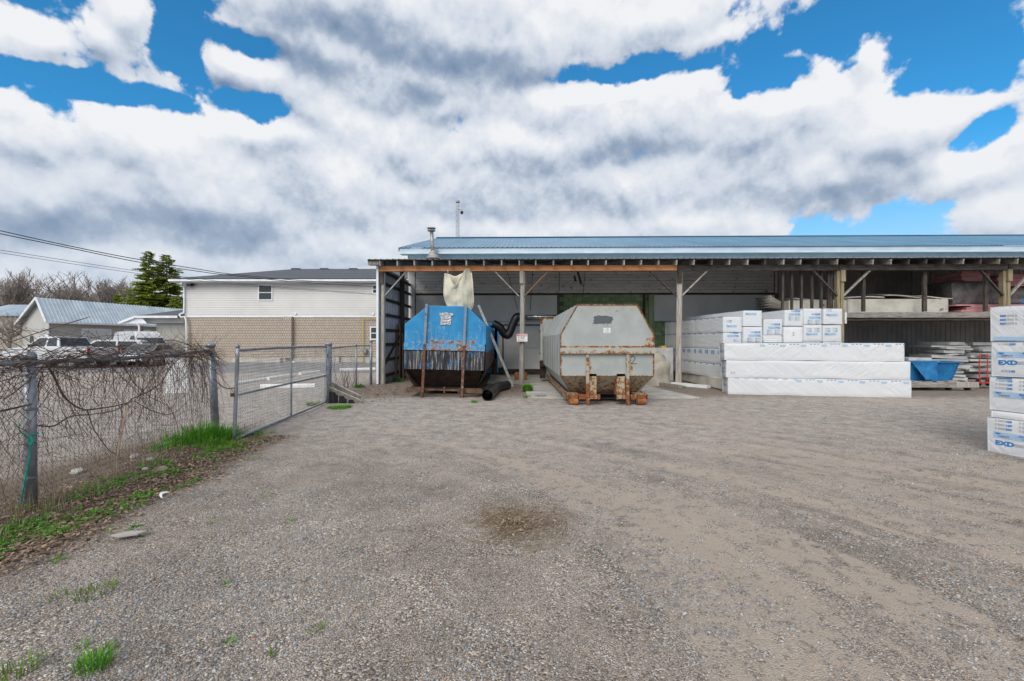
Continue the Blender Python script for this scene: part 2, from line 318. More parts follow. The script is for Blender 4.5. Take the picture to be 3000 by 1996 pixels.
def leafmat(name, a, bcol, trans=.25):
    m, nt, b = newmat(name)
    at = nd(nt, 'ShaderNodeAttribute', attribute_name='tint').outputs['Fac']
    c = mixc(nt, at, a, bcol); nt.links.new(c, b.inputs['Base Color']); b.inputs['Roughness'].default_value = .6
    tb = nd(nt, 'ShaderNodeBsdfTranslucent', {'Color': c})
    mx = nd(nt, 'ShaderNodeMixShader', {0: trans, 1: b.outputs[0], 2: tb.outputs[0]})
    nt.links.new(mx.outputs[0], nt.nodes['Material Output'].inputs[0]); return m
MT['grass'] = leafmat('fresh_grass', (.08, .17, .015), (.22, .32, .04))
MT['weed'] = leafmat('bright_weed_leaves', (.045, .20, .010), (.17, .42, .025))
MT['dry'] = leafmat('dry_straw', (.20, .14, .08), (.38, .30, .19), .1)
MT['litter'] = leafmat('dead_leaves', (.10, .06, .04), (.42, .30, .20), .05)
MT['needle'] = leafmat('spruce_needles', (.13, .22, .02), (.42, .48, .07), .15)

# ---------------------------------------------------------------- ground material
def _():
    m, nt, b = newmat('gravel_ground')
    v = nd(nt, 'ShaderNodeTexCoord').outputs['Object']; s = nd(nt, 'ShaderNodeSeparateXYZ', {0: v}); X, Y = s.outputs[0], s.outputs[1]
    vn = vm(nt, 'ADD', v, vm(nt, 'MULTIPLY', nd(nt, 'ShaderNodeTexNoise', {'Vector': v, 'Scale': 40., 'Detail': 2.}).outputs[1], (.012, .012, .0)))
    def cells(sc):
        return nd(nt, 'ShaderNodeTexVoronoi', {'Vector': vn, 'Scale': sc, 'Randomness': 1.})
    vo = cells(95); vo2 = cells(190); vo3 = cells(32)
    def stonecol(vo):
        r = nd(nt, 'ShaderNodeSeparateColor', {0: vo.outputs['Color']})
        q = nd(nt, 'ShaderNodeValToRGB', {0: r.outputs[0]}); k = q.color_ramp
        k.elements[0].color = (.075, .068, .062, 1); k.elements[1].color = (.62, .60, .56, 1)
        for p, cc in ((.25, (.18, .165, .155)), (.5, (.30, .28, .265)), (.7, (.29, .225, .17)), (.85, (.42, .40, .38))):
            e = k.elements.new(p); e.color = c4(cc)
        return q.outputs[0]
    c = mixc(nt, sstep(nt, noi(nt, v, 2.3, 6, .7), .44, .56), stonecol(vo), stonecol(vo2))
    c = mixc(nt, ma(nt, 'MULTIPLY', sstep(nt, vo.outputs['Distance'], .50, .85), .6), c, (.06, .05, .043))
    # broad tonal drift: dusty, darker and washed places
    drift = noi(nt, v, .9, 9, .72)
    c = mixc(nt, 1.0, c, mixc(nt, sstep(nt, drift, .30, .68), (.74, .71, .68), (1.36, 1.32, 1.27)), 'MULTIPLY')
    dn = noi(nt, v, .55, 8, .72); dn2 = noi(nt, v, 5.5, 8, .74)
    # wheel tracks swing in a wide curve from the shed to the right foreground
    yq = ma(nt, 'SUBTRACT', Y, 1.6); qq = ma(nt, 'MULTIPLY_ADD', ma(nt, 'MULTIPLY', yq, yq), .1, ma(nt, 'SUBTRACT', X, 3.2))
    tr = noi(nt, nd(nt, 'ShaderNodeCombineXYZ', {0: ma(nt, 'MULTIPLY', qq, 1.5), 1: ma(nt, 'MULTIPLY', Y, .10)}).outputs[0], 1.0, 5, .62)
    rightm = sstep(nt, qq, -2.8, -1.6)
    dirt = ma(nt, 'ADD', ma(nt, 'MULTIPLY', ma(nt, 'MULTIPLY', sstep(nt, dn, .48, .62), ma(nt, 'MULTIPLY_ADD', rightm, .5, .35)), .8), ma(nt, 'MULTIPLY', ma(nt, 'MULTIPLY', sstep(nt, tr, .44, .56), rightm), 1.45))
    dirt = ma(nt, 'MULTIPLY', dirt, sstep(nt, dn2, .40, .56), clamp=True)
    sand = mixc(nt, noi(nt, v, 70, 5, .75), (.23, .185, .15), (.51, .445, .38))
    c = mixc(nt, dirt, c, sand)
    # far field: calmer mean tone with broad patches
    farc = mixc(nt, sstep(nt, noi(nt, v, 3.6, 10, .85), .35, .65), (.20, .18, .165), (.50, .465, .435))
    farc = mixc(nt, ma(nt, 'MULTIPLY', sstep(nt, noi(nt, v, .33, 6, .6), .5, .65), ma(nt, 'MULTIPLY_ADD', rightm, .35, .12)), farc, (.42, .36, .305))
    c = mixc(nt, ma(nt, 'MULTIPLY', sstep(nt, Y, 4.5, 10.), .75), c, farc)
    c = mixc(nt, 1.0, c, (1.2, 1.17, 1.14), 'MULTIPLY')
    # damp soil patch in front of the camera
    e = vm(nt, 'LENGTH', vm(nt, 'MULTIPLY', vm(nt, 'SUBTRACT', v, (.03, 4.12, 0)), (1.6, 1.35, 0)))
    k = sstep(nt, ma(nt, 'ADD', e, ma(nt, 'MULTIPLY', noi(nt, v, 3.4, 9, .78), 2.2)), 2.0, 1.35)
    c = mixc(nt, ma(nt, 'MULTIPLY', k, .88), c, mixc(nt, sstep(nt, noi(nt, v, 34, 8, .85), .36, .66), (.05, .035, .022), (.36, .27, .16)))
    # brown earth along the left fence and by the shed front
    fx = ma(nt, 'ADD', ma(nt, 'ADD', X, 3.50), ma(nt, 'MULTIPLY', ma(nt, 'SUBTRACT', Y, 4.), .05))
    fx = ma(nt, 'ADD', fx, ma(nt, 'MULTIPLY_ADD', dn2, 1.0, -.5))
    near = sstep(nt, fx, .2, -.45)
    far_lim = ma(nt, 'MULTIPLY', sstep(nt, Y, 8.6, 7.2), sstep(nt, fx, -2.9, -1.9))
    soil = mixc(nt, noi(nt, v, 28, 6, .7), (.07, .048, .034), (.27, .20, .14))
    c = mixc(nt, ma(nt, 'MULTIPLY', ma(nt, 'MULTIPLY', near, far_lim), .95), c, soil)
    sh = ma(nt, 'MULTIPLY', sstep(nt, ma(nt, 'ADD', Y, ma(nt, 'MULTIPLY', dn2, 3.)), 14.2, 15.4), ma(nt, 'MULTIPLY', sstep(nt, X, -6.4, -5.), sstep(nt, X, 30., 20.)))
    c = mixc(nt, ma(nt, 'MULTIPLY', sh, .6), c, soil)
    # brownish band in the car park beyond the fence
    nt.links.new(c, b.inputs['Base Color']); b.inputs['Roughness'].default_value = .95
    b.inputs['Specular IOR Level'].default_value = .2
    h = ma(nt, 'ADD', ma(nt, 'MULTIPLY', ma(nt, 'SUBTRACT', .8, vo.outputs['Distance']), .9), ma(nt, 'MULTIPLY', ma(nt, 'SUBTRACT', .8, vo2.outputs['Distance']), .35))
    h = ma(nt, 'ADD', h, ma(nt, 'MULTIPLY', dn2, 1.1))
    bump(nt, b, h, .75, .018); return m
MT['gravel'] = _()
def _():
    m, nt, b = newmat('loose_stone')
    at = nd(nt, 'ShaderNodeAttribute', attribute_name='stone').outputs['Color']
    v = nd(nt, 'ShaderNodeTexCoord').outputs['Object']
    c = mixc(nt, 1.0, at, mixc(nt, noi(nt, v, 160, 3), (.75, .74, .72), (1.12, 1.12, 1.12)), 'MULTIPLY')
    nt.links.new(c, b.inputs['Base Color']); b.inputs['Roughness'].default_value = .85; return m
MT['stone'] = _()

# ---------------------------------------------------------------- mesh helpers
WM = {}
def tag(o, label=None, cat=None, group=None, kind=None):
    if label: o['label'] = label
    if cat: o['category'] = cat
    if group: o['group'] = group
    if kind: o['kind'] = kind
    return o
def thing(name, label, cat, loc=(0, 0, 0), rz=0, group=None):
    o = bpy.data.objects.new(name, None); o.empty_display_size = .2; COL.objects.link(o)
    o.location = loc; o.rotation_euler = (0, 0, rz)
    WM[o.name] = Matrix.Translation(Vector(loc)) @ Matrix.Rotation(rz, 4, 'Z')
    return tag(o, label, cat, group)
def noisev(p): return mn.noise_vector(p)
class MB:
    def __init__(s): s.v = []; s.f = []; s.a = []
    def add(s, vs, fs):
        k = len(s.v); s.v += [tuple(p) for p in vs]; s.f += [tuple(i+k for i in f) for f in fs]; return s
    def box(s, lo, hi, M=None):
        x0, y0, z0 = lo; x1, y1, z1 = hi
        vs = [Vector(p) for p in ((x0,y0,z0),(x1,y0,z0),(x1,y1,z0),(x0,y1,z0),(x0,y0,z1),(x1,y0,z1),(x1,y1,z1),(x0,y1,z1))]
        if M: vs = [M @ p for p in vs]
        return s.add(vs, ((0,3,2,1),(4,5,6,7),(0,1,5,4),(1,2,6,5),(2,3,7,6),(3,0,4,7)))
    def cbox(s, c, sz, M=None): return s.box([c[i]-sz[i]/2 for i in range(3)], [c[i]+sz[i]/2 for i in range(3)], M)
    def beam(s, p, q, w, h, up=(0, 0, 1)):
        p, q = Vector(p), Vector(q); d = (q-p).normalized(); up = Vector(up)
        if abs(d.dot(up)) > .98: up = Vector((0, 1, 0))
        a = d.cross(up).normalized(); b = a.cross(d)
        vs = []
        for e in (p, q):
            for i, j in ((-1,-1),(1,-1),(1,1),(-1,1)): vs.append(e + a*i*w/2 + b*j*h/2)
        return s.add(vs, ((0,1,2,3),(7,6,5,4),(0,4,5,1),(1,5,6,2),(2,6,7,3),(3,7,4,0)))
    def tube(s, pts, r, n=8, cap=True):
        pts = [Vector(p) for p in pts]; m = len(pts); vs = []; fs = []
        prev = None
        for i, p in enumerate(pts):
            d = (pts[min(i+1, m-1)] - pts[max(i-1, 0)]).normalized()
            if prev is None:
                prev = d.orthogonal().normalized()
            a = (prev - d*prev.dot(d))
            a = a.normalized() if a.length > 1e-6 else d.orthogonal().normalized()
            prev = a; b = d.cross(a)
            rr = r[i] if hasattr(r, '__len__') else r
            for k in range(n):
                t = 2*math.pi*k/n; vs.append(p + (a*math.cos(t)+b*math.sin(t))*rr)
        for i in range(m-1):
            for k in range(n):
                fs.append((i*n+k, i*n+(k+1) % n, (i+1)*n+(k+1) % n, (i+1)*n+k))
        if cap: fs.append(tuple(range(n-1, -1, -1))); fs.append(tuple((m-1)*n+k for k in range(n)))
        return s.add(vs, fs)
    def prism(s, poly, ext):
        ext = Vector(ext); n = len(poly); a = [Vector(p) for p in poly]; b = [p+ext for p in a]
        fs = [tuple(range(n)), tuple(range(2*n-1, n-1, -1))] + [(i, i+n, (i+1) % n+n, (i+1) % n) for i in range(n)]
        return s.add(a+b, fs)
    def grid(s, a, b, c, d, nu, nv, fn=None):
        """corners a(0,0) b(1,0) c(1,1) d(0,1)"""
        a, b, c, d = map(Vector, (a, b, c, d)); vs = []; fs = []
        for j in range(nv+1):
            for i in range(nu+1):
                u, v = i/nu, j/nv
                p = (a*(1-u)+b*u)*(1-v) + (d*(1-u)+c*u)*v
                if fn: p = fn(p, u, v)
                vs.append(p)
        for j in range(nv):
            for i in range(nu):
                k = j*(nu+1)+i; fs.append((k, k+1, k+nu+2, k+nu+1))
        return s.add(vs, fs)
    def mesh(s, name, mat=None, M=None, smooth=False):
        me = bpy.data.meshes.new(name)
        vs = [M @ Vector(p) for p in s.v] if M is not None else s.v
        me.from_pydata([tuple(p) for p in vs], [], s.f)
        if mat: me.materials.append(MT[mat] if isinstance(mat, str) else mat)
        if smooth: me.polygons.foreach_set('use_smooth', [True]*len(me.polygons))
        if s.a:
            at = me.attributes.new(s.aname, 'FLOAT', 'POINT'); at.data.foreach_set('value', s.a[:len(s.v)])
        me.update(); return me
    def build(s, name, mat, parent=None, smooth=False, local=False, bevel=0, **tags):
        M = None
        if parent is not None and not local and parent.name in WM: M = WM[parent.name].inverted()
        o = bpy.data.objects.new(name, s.mesh(name, mat, M, smooth)); COL.objects.link(o)
        if parent is not None:
            o.parent = parent
            WM[o.name] = WM.get(parent.name, Matrix())
        if bevel:
            md = o.modifiers.new('bevel', 'BEVEL'); md.width = bevel; md.segments = 2; md.limit_method = 'ANGLE'
        tag(o, **tags); return o
    def attr(s, name, fn):
        s.aname = name; s.a = [float(fn(Vector(p))) for p in s.v]; return s
def put(name, me, parent, M):
    """another object sharing mesh data, M in the parent's own space"""
    o = bpy.data.objects.new(name, me); COL.objects.link(o); o.parent = parent; o.matrix_local = M
    if parent is not None: WM[o.name] = WM.get(parent.name, Matrix()) @ M
    return o
def T(x, y, z): return Matrix.Translation((x, y, z))
def Vp(px, py, D): return Vector(((px-1500)/F*D, D, H+(998-py)/F*D))
def Gp(px, py, z=0.): D = (H-z)*F/(py-998); return Vector(((px-1500)/F*D, D, z))
def copy_tree(o, parent=None):
    c = o.copy(); COL.objects.link(c); c.parent = parent
    for ch in list(o.children): copy_tree(ch, c)
    return c

# ---------------------------------------------------------------- GROUND
def gz(x, y):
    if y > 13.5 or y < -2 or abs(x) > 16: return 0.
    w = min(1, (13.5-y)/2.5) * min(1, (16-abs(x))/3)
    h = mn.noise(Vector((x*.55, y*.55, 3.1)))*.022 + mn.noise(Vector((x*2.1, y*2.1, 1.7)))*.009
    # earth bank under the left fence
    fx = x + 4.75 + (y-4.4)*.155
    if 2 < y < 9: h += .05*math.exp(-(fx/.55)**2)*min(1, (9-y)/1)
    # ruts towards the right foreground
    q = x-3.2+.1*(y-1.6)**2
    if q > -2.8 and y < 10: h += (.020*mn.noise(Vector((q*2.6, y*.12, 8)))+.008*math.sin(q*7))*min(1, (q+2.8)/.8)*min(1, (10-y)/3)
    return h*w - .002
def axis(lo, hi, step, far):
    a = list(np.arange(lo, hi+1e-6, step)); s = step
    l, r = [lo], [hi]
    while r[-1] < far: s *= 1.35; r.append(r[-1]+s)
    s = step
    while l[-1] > -far: s *= 1.35; l.append(l[-1]-s)
    return sorted(l[1:]) + a + r[1:]
xs = axis(-8, 10, .09, 1500); ys = [y for y in axis(1.0, 12, .08, 1500)]
gb = MB(); nx = len(xs)
for y in ys:
    for x in xs: gb.v.append((x, y, gz(x, y)))
for j in range(len(ys)-1):
    for i in range(nx-1): k = j*nx+i; gb.f.append((k, k+1, k+nx+1, k+nx))
gb.build('ground', 'gravel', smooth=True, kind='structure')
# asphalt lane and concrete pad
def sheet(name, poly, z, mat, th=.0, **k):
    m = MB()
    if th: m.prism([(p[0], p[1], z-th) for p in poly][::-1], (0, 0, th))
    else: m.add([(p[0], p[1], z) for p in poly], [tuple(range(len(poly)))])
    return m.build(name, mat, **k)
sheet('asphalt_lane', [(-60, 24.2), (-5.6, 23.2), (-5.6, 33.6), (-60, 33.9)], .004, 'asphalt', kind='structure')
sheet('concrete_pad', [(.45, 13.0), (2.0, 12.85), (3.6, 12.95), (5.35, 13.0), (5.0, 15.2), (4.6, 21.7), (.4, 21.7)], .028, 'concrete', th=.1, kind='structure')
sheet('concrete_apron', [(-2.6, 17.6), (.35, 17.4), (.35, 21.7), (-4.7, 21.7), (-4.6, 19.8)], .024, 'concrete', th=.1, kind='structure')

# loose stones lying on the gravel: real pebbles, far too many to count
def pebbles():
    t = (1+5**.5)/2
    iv = np.array([(-1,t,0),(1,t,0),(-1,-t,0),(1,-t,0),(0,-1,t),(0,1,t),(0,-1,-t),(0,1,-t),(t,0,-1),(t,0,1),(-t,0,-1),(-t,0,1)], float)
    iv /= np.linalg.norm(iv[0])
    it = np.array([(0,11,5),(0,5,1),(0,1,7),(0,7,10),(0,10,11),(1,5,9),(5,11,4),(11,10,2),(10,7,6),(7,1,8),(3,9,4),(3,4,2),(3,2,6),(3,6,8),(3,8,9),(4,9,5),(2,4,11),(6,2,10),(8,6,7),(9,8,1)])
    pos = []; size = []
    rg = np.random.RandomState(3)
    for (d0, d1, n, s0, s1) in ((2.0, 3.2, 20000, .0035, .0125), (3.2, 5., 24000, .0045, .013), (5., 8., 18000, .006, .015), (8., 12.5, 9000, .008, .018)):
        d = np.sqrt(rg.uniform(d0*d0, d1*d1, n)); u = rg.uniform(-1.2, 1.2, n)
        pos.append(np.stack([u*d, d], 1)); size.append(s0+(s1-s0)*rg.beta(1.3, 4.5, n)*1.25)
    pos = np.concatenate(pos); size = np.concatenate(size)
    keep = np.ones(len(pos), bool)
    for i, (x, y) in enumerate(pos):
        q = mn.noise(Vector((x*.8, y*.8, 9.)))
        e = math.hypot((x-.1)*1.45, (y-4.22)*1.25)
        if rg.rand() > .62+q*1.6: keep[i] = False
        if e < .85 and rg.rand() < .93: keep[i] = False
        if x < -3.75-(y-4)*.14 and y < 9 and rg.rand() < .85: keep[i] = False
        if x > -1:
            qn = mn.noise(Vector(((x-3.2+.1*(y-1.6)**2)*1.6, y*.1, 2.)))
            if qn > .0 and rg.rand() < .75: keep[i] = False
    pos = pos[keep]; size = size[keep]; n = len(pos)
    z = np.array([gz(x, y) for x, y in pos])
    ang = rg.uniform(0, 6.283, n); sc = np.stack([rg.uniform(.8, 1.45, n), rg.uniform(.7, 1.1, n), rg.uniform(.42, .8, n)], 1)*size[:, None]
    v = iv[None]*(1+rg.uniform(-.16, .16, (n, 12, 1))); v = v*sc[:, None, :]
    c, s = np.cos(ang)[:, None], np.sin(ang)[:, None]
    tl = rg.uniform(-.3, .3, n)[:, None]
    x_ = v[:, :, 0]*c - v[:, :, 1]*s; y_ = v[:, :, 0]*s + v[:, :, 1]*c; z_ = v[:, :, 2] + x_*tl
    out = np.stack([x_+pos[:, 0:1], y_+pos[:, 1:2], z_+z[:, None]+sc[:, 2:3]*.35], 2).reshape(-1, 3)
    fc = (it[None]+12*np.arange(n)[:, None, None]).reshape(-1)
    me = bpy.data.meshes.new('gravel_stones')
    me.vertices.add(len(out)); me.vertices.foreach_set('co', out.reshape(-1))
    me.loops.add(len(fc)); me.loops.foreach_set('vertex_index', fc.astype(np.int32))
    me.polygons.add(len(fc)//3); me.polygons.foreach_set('loop_start', np.arange(0, len(fc), 3, dtype=np.int32))
    me.update(calc_edges=True); me.polygons.foreach_set('use_smooth', [True]*len(me.polygons))
    pal = 1.3*np.array([(.16,.16,.165),(.23,.235,.245),(.30,.30,.30),(.20,.175,.15),(.13,.125,.125),(.36,.355,.34),(.27,.22,.17),(.40,.385,.36),(.30,.17,.12),(.19,.20,.22)])
    pr = np.array([.2,.2,.13,.13,.12,.06,.08,.025,.015,.04]); pr /= pr.sum()
    cc = pal[rg.choice(len(pal), n, p=pr)]*rg.uniform(.85, 1.15, (n, 1))
    ca = np.ones((n, 12, 4)); ca[:, :, :3] = cc[:, None, :]
    at = me.attributes.new('stone', 'FLOAT_COLOR', 'POINT'); at.data.foreach_set('color', ca.reshape(-1))
    me.materials.append(MT['stone'])
    o = bpy.data.objects.new('gravel_stones', me); COL.objects.link(o); tag(o, kind='stuff', label='loose grey and brown pebbles covering the yard', cat='gravel')
pebbles()
def debris():
    r_ = random.Random(31); m = MB()
    for k in range(1500):
        a = r_.uniform(0, 6.283); rr = abs(r_.gauss(0, .38)); x, y = .05+rr*math.cos(a)*.95, 4.12+rr*math.sin(a)*.95
        z = gz(x, y)+r_.uniform(.001, .008)+.022*max(0, 1-rr/.5); s_ = r_.uniform(.004, .020); b = r_.uniform(0, 3.14)
        d = Vector((math.cos(b), math.sin(b), r_.uniform(-.3, .3)))*s_; e = Vector((-math.sin(b), math.cos(b), r_.uniform(-.5, .5)))*s_*r_.uniform(.1, .6); p = Vector((x, y, z)); k0 = len(m.v)
        m.v += [tuple(p-d), tuple(p+e), tuple(p+d), tuple(p-e)]; m.f.append((k0, k0+1, k0+2, k0+3)); m.a += [r_.random()]*4
    for k in range(900):   # straws and chips strewn all over the yard
        y = 2.2+8*r_.random()**1.6; x = r_.uniform(-1.0, 1.15)*y; s_ = r_.uniform(.008, .03); b = r_.uniform(0, 3.14); z = gz(x, y)+.008
        d = Vector((math.cos(b), math.sin(b), r_.uniform(-.1, .1)))*s_; e = Vector((-math.sin(b), math.cos(b), .2))*s_*r_.uniform(.06, .25); p = Vector((x, y, z)); k0 = len(m.v)
        m.v += [tuple(p-d), tuple(p+e), tuple(p+d), tuple(p-e)]; m.f.append((k0, k0+1, k0+2, k0+3)); m.a += [r_.random()]*4
    m.aname = 'tint'; m.build('dry_debris', 'litter', label='straw brown debris scattered over the gravel yard', cat='debris', kind='stuff')
debris()

# ---------------------------------------------------------------- SHED FRAME (local frame: x along the front, y to the back)
TH = -.0196; LO = (0, 17.0, 0)
def SX(px, y=0.): u = (px-1500)/F; return (17+y)*u/(1+.0196*u)
def SZ(py, x, y=0.): return H+(998-py)/F*(17+y-.0196*x)
SW = Matrix.Translation(LO) @ Matrix.Rotation(TH, 4, 'Z')

def ribbed(w, l, n, rh=.025, rw=.03, th=.0):
    """ribbed metal sheet, width along x, length along y, ribs run along y"""
    m = MB(); prof = []
    for i in range(n):
        c = (i+.5)*w/n
        prof += [(c-rw, 0), (c-rw*.45, rh), (c+rw*.45, rh), (c+rw, 0)]
    prof = [(0, 0)] + prof + [(w, 0)]
    k = len(prof)
    for y in (0, l):
        for (x, z) in prof: m.v.append((x, y, z))
    for i in range(k-1): m.f.append((i, i+1, k+i+1, k+i))
    kk = len(m.v)
    for y in (0, l):
        for (x, z) in prof: m.v.append((x, y, z-.003))
    for i in range(k-1):
        m.f.append((kk+i, kk+k+i, kk+k+i+1, kk+i+1)); m.f.append((i, kk+i, kk+i+1, i+1))
    return m

# ---------------- the long warehouse behind
wh = thing('warehouse', 'long warehouse with blue metal roof behind the open lean-to shed', 'building', LO, TH)
YB = 4.8
XL = SX(1165, YB-.5)           # left eave corner
XE = 34.0
zt = SZ(728, XL, YB-.5)        # top of fascia
zb = SZ(742, XL, YB-.5)
MB().box((XL, YB-.5, zb), (XE, YB-.44, zt)).build('fascia', 'fascia', wh, local=True)
MB().box((XL, YB-.56, zb-.045), (XE, YB-.50, zb+.03)).build('gutter_strip', 'blue_trim', wh, local=True)
MB().box((XL, YB-.44, zb-.03), (XE, YB-.02, zb)).build('soffit', 'blue_trim', wh, local=True)
slope = .27; RL = 9.8
pm = ribbed(.91, RL*math.sqrt(1+slope**2), 4).mesh('roof_panel', 'blue_roof')
rx = Matrix.Rotation(math.atan(slope), 4, 'X'); nP = int((XE-XL)/.91)+1
for i in range(nP):
    put('roof_panel', pm, wh, T(XL-.05+i*.912, YB-.56, zt+.012) @ rx)
ze = zt+slope*(RL)
MB().beam((XL-.06, YB-.6+RL, ze+.05), (XE, YB-.6+RL, ze+.05), .3, .03).build('ridge_cap', 'blue_roof', wh, local=True)
MB().prism([(XL-.03, YB-.56, zt-.16), (XL-.03, YB-.6+RL, ze-.16), (XL-.03, YB-.6+RL, ze+.03), (XL-.03, YB-.56, zt+.03)], (-.04, 0, 0)).build('rake_trim', 'fascia', wh, local=True)
XW = SX(1187, YB)
# back roof and end wall
MB().add([(XL, YB-.6+RL, ze), (XE, YB-.6+RL, ze), (XE, YB+2*RL, zt), (XL, YB+2*RL, zt)], [(0, 1, 2, 3)]).build('back_roof', 'blue_roof', wh, local=True)
MB().prism([(XW, YB+.1, 0), (XW, YB+2*RL-.6, 0), (XW, YB+2*RL-.6, zt-.1), (XW, YB-.6+RL, ze-.2), (XW, YB+.1, zt-.1)], (.12, 0, 0)).build('end_wall', 'siding', wh, local=True)
# pale blue cladding strip under the eave
MB().box((XW+.13, YB-.02, 5.35), (XE, YB+.10, zb-.03)).build('upper_cladding', 'blue_trim', wh, local=True)
# wall core
MB().box((XW+.13, YB+.02, 0), (XE, YB+.10, 5.34)).build('wall', 'mortar', wh, local=True)
# upper horizontal boards, each board a piece
zj = SZ(861, 0, YB)
xg0, xg1 = SX(1634, YB), SX(1912, YB)
x_end_boards = SX(2262, YB)
bh = .148
segs = [(SX(1212, YB), SX(1600, YB)), (SX(1602, YB), SX(2060, YB)), (SX(2064, YB), x_end_boards)]
for (a, b) in segs:
    me = MB().box((0, -.022, 0), (b-a-.012, 0, bh-.012)).mesh('wall_board', 'old_white')
    for i in range(10):
        tilt = random.uniform(-.001, .001)
        put('wall_board', me, wh, T(a, YB+.018, zj+.03+i*bh) @ Matrix.Rotation(tilt, 4, 'Y'))
MB().box((SX(1196, YB), YB-.03, 0), (SX(1210, YB), YB+.018, 5.3)).build('corner_board', 'old_white', wh, local=True)
for px in (1601, 2062, 2268):
    MB().box((SX(px, YB)-.06, YB-.022, zj), (SX(px, YB)+.06, YB-.005, 5.3)).build('batten', 'old_white', wh, local=True)
MB().box((SX(1212, YB), YB-.03, zj-.05), (SX(2262, YB), YB-.006, zj+.015)).build('door_track', 'wood_dark', wh, local=True)
# big sliding door panels below
def wpanel(px0, px1, z0, z1, dy=.02, name='door_panel', lines=()):
    a, b = SX(px0, YB), SX(px1, YB)
    m = MB(); zz = [z0]+[z for z in lines]+[z1]
    for q in range(len(zz)-1): m.box((a, YB+dy-.04, zz[q]+.008), (b, YB+dy, zz[q+1]-.008))
    return m.build(name, 'old_panel', wh, local=True, bevel=.004)
z_mid = SZ(1015, 0, YB)
wpanel(1213, 1626, .35, zj-.07, .012, lines=(1.38, 2.55))
wpanel(1470, 1583, .28, 2.35, -.035, name='side_door', lines=(1.30,))
MB().box((SX(1466, YB), YB-.05, .25), (SX(1470, YB), YB-.01, 2.4)).box((SX(1470, YB), YB-.055, 2.36), (SX(1583, YB), YB-.02, 2.42)).build('door_frame', 'wood_dark', wh, local=True)
for z in (.55, 1.0, 2.05): MB().box((SX(1575, YB), YB-.1, z), (SX(1582, YB), YB-.075, z+.09)).build('hinge', 'tyre', wh, local=True)
wpanel(1910, 2262, SZ(942, 6, YB), zj-.07, -.015, name='hanging_door_panel', lines=())
MB().box((SX(1910, YB)-.03, YB-.065, SZ(945, 6, YB)), (SX(2262, YB), YB-.03, SZ(941, 6, YB))).build('door_bottom_rail', 'wood_greyx', wh, local=True)
MB().box((SX(1212, YB), YB-.02, 0), (XE, YB+.019, .26)).build('sill_board', 'wood_dark', wh, local=True)
# green concrete blocks, each one a piece
bw, bhh = .405, .203
bme = [MB().box((0, -.03+q, 0), (bw-.012, 0, bhh-.012)).mesh('concrete_block', 'green_block') for q in (0, .006, .012)]
ncol = int((xg1+1.0-xg0)/bw)
for r_ in range(int((zj-.05)/bhh)):
    for c_ in range(ncol):
        x = xg0+c_*bw+(bw/2 if r_ % 2 else 0)
        if x > xg1 - .1 and r_*bhh > 2.4: continue
        put('concrete_block', random.choice(bme), wh, T(x, YB+.018, r_*bhh+.27-.0))
MB().box((SX(1877, YB), YB-.06, .3), (SX(1884, YB), YB-.03, zj-.05)).build('wall_pipe', 'wood_darkz', wh, local=True)
MB().box((SX(1894, YB), YB-.10, .3), (SX(1909, YB), YB-.03, zj-.05)).build('wall_pilaster', 'green_block', wh, local=True)
# grey ribbed lining of the right-hand part
MT['lining'] = surf('dusty_grey_lining', (.30, .30, .30), (.40, .40, .395), .9, (1, 1, .5), .8, bmp=.12, spots=(.15, .13, .11), spot_scale=10, spot_lo=.70)
lm = ribbed(.9, 5.0, 4, .018, .02).mesh('lining_panel', 'lining')
for i in range(19):
    put('lining_panel', lm, wh, T(SX(2275, YB)+i*.902, YB-.005, .27) @ Matrix.Rotation(R(90), 4, 'X'))
# conduits and cables on the upper wall
for (a, b, z0, z1) in ((1555, 1548, 794, 910), (1634, 1632, 794, 862), (1709, 1700, 794, 895), (1480, 1510, 794, 905)):
    xa = SX(a, YB-.1); xb = SX(b, YB-.1)
    MB().tube([(xa, YB-.08, SZ(z0, xa, YB)), (xb, YB-.08, SZ(z1, xb, YB))], .012, 5).build('wall_cable', 'black', wh, local=True)
MB().beam((SX(1688, 3), 3, SZ(794, 2, 3)), (SX(1699, 3), 3, SZ(834, 2, 3)), .09, .09).build('hanging_strut', 'wood_dark', wh, local=True)
MB().beam((SX(1678, 3.5), 3.5, SZ(808, 2, 3.5)), (SX(1682, 3.5), 3.5, SZ(825, 2, 3.5)), .09, .09).build('hanging_strut', 'wood_dark', wh, local=True)

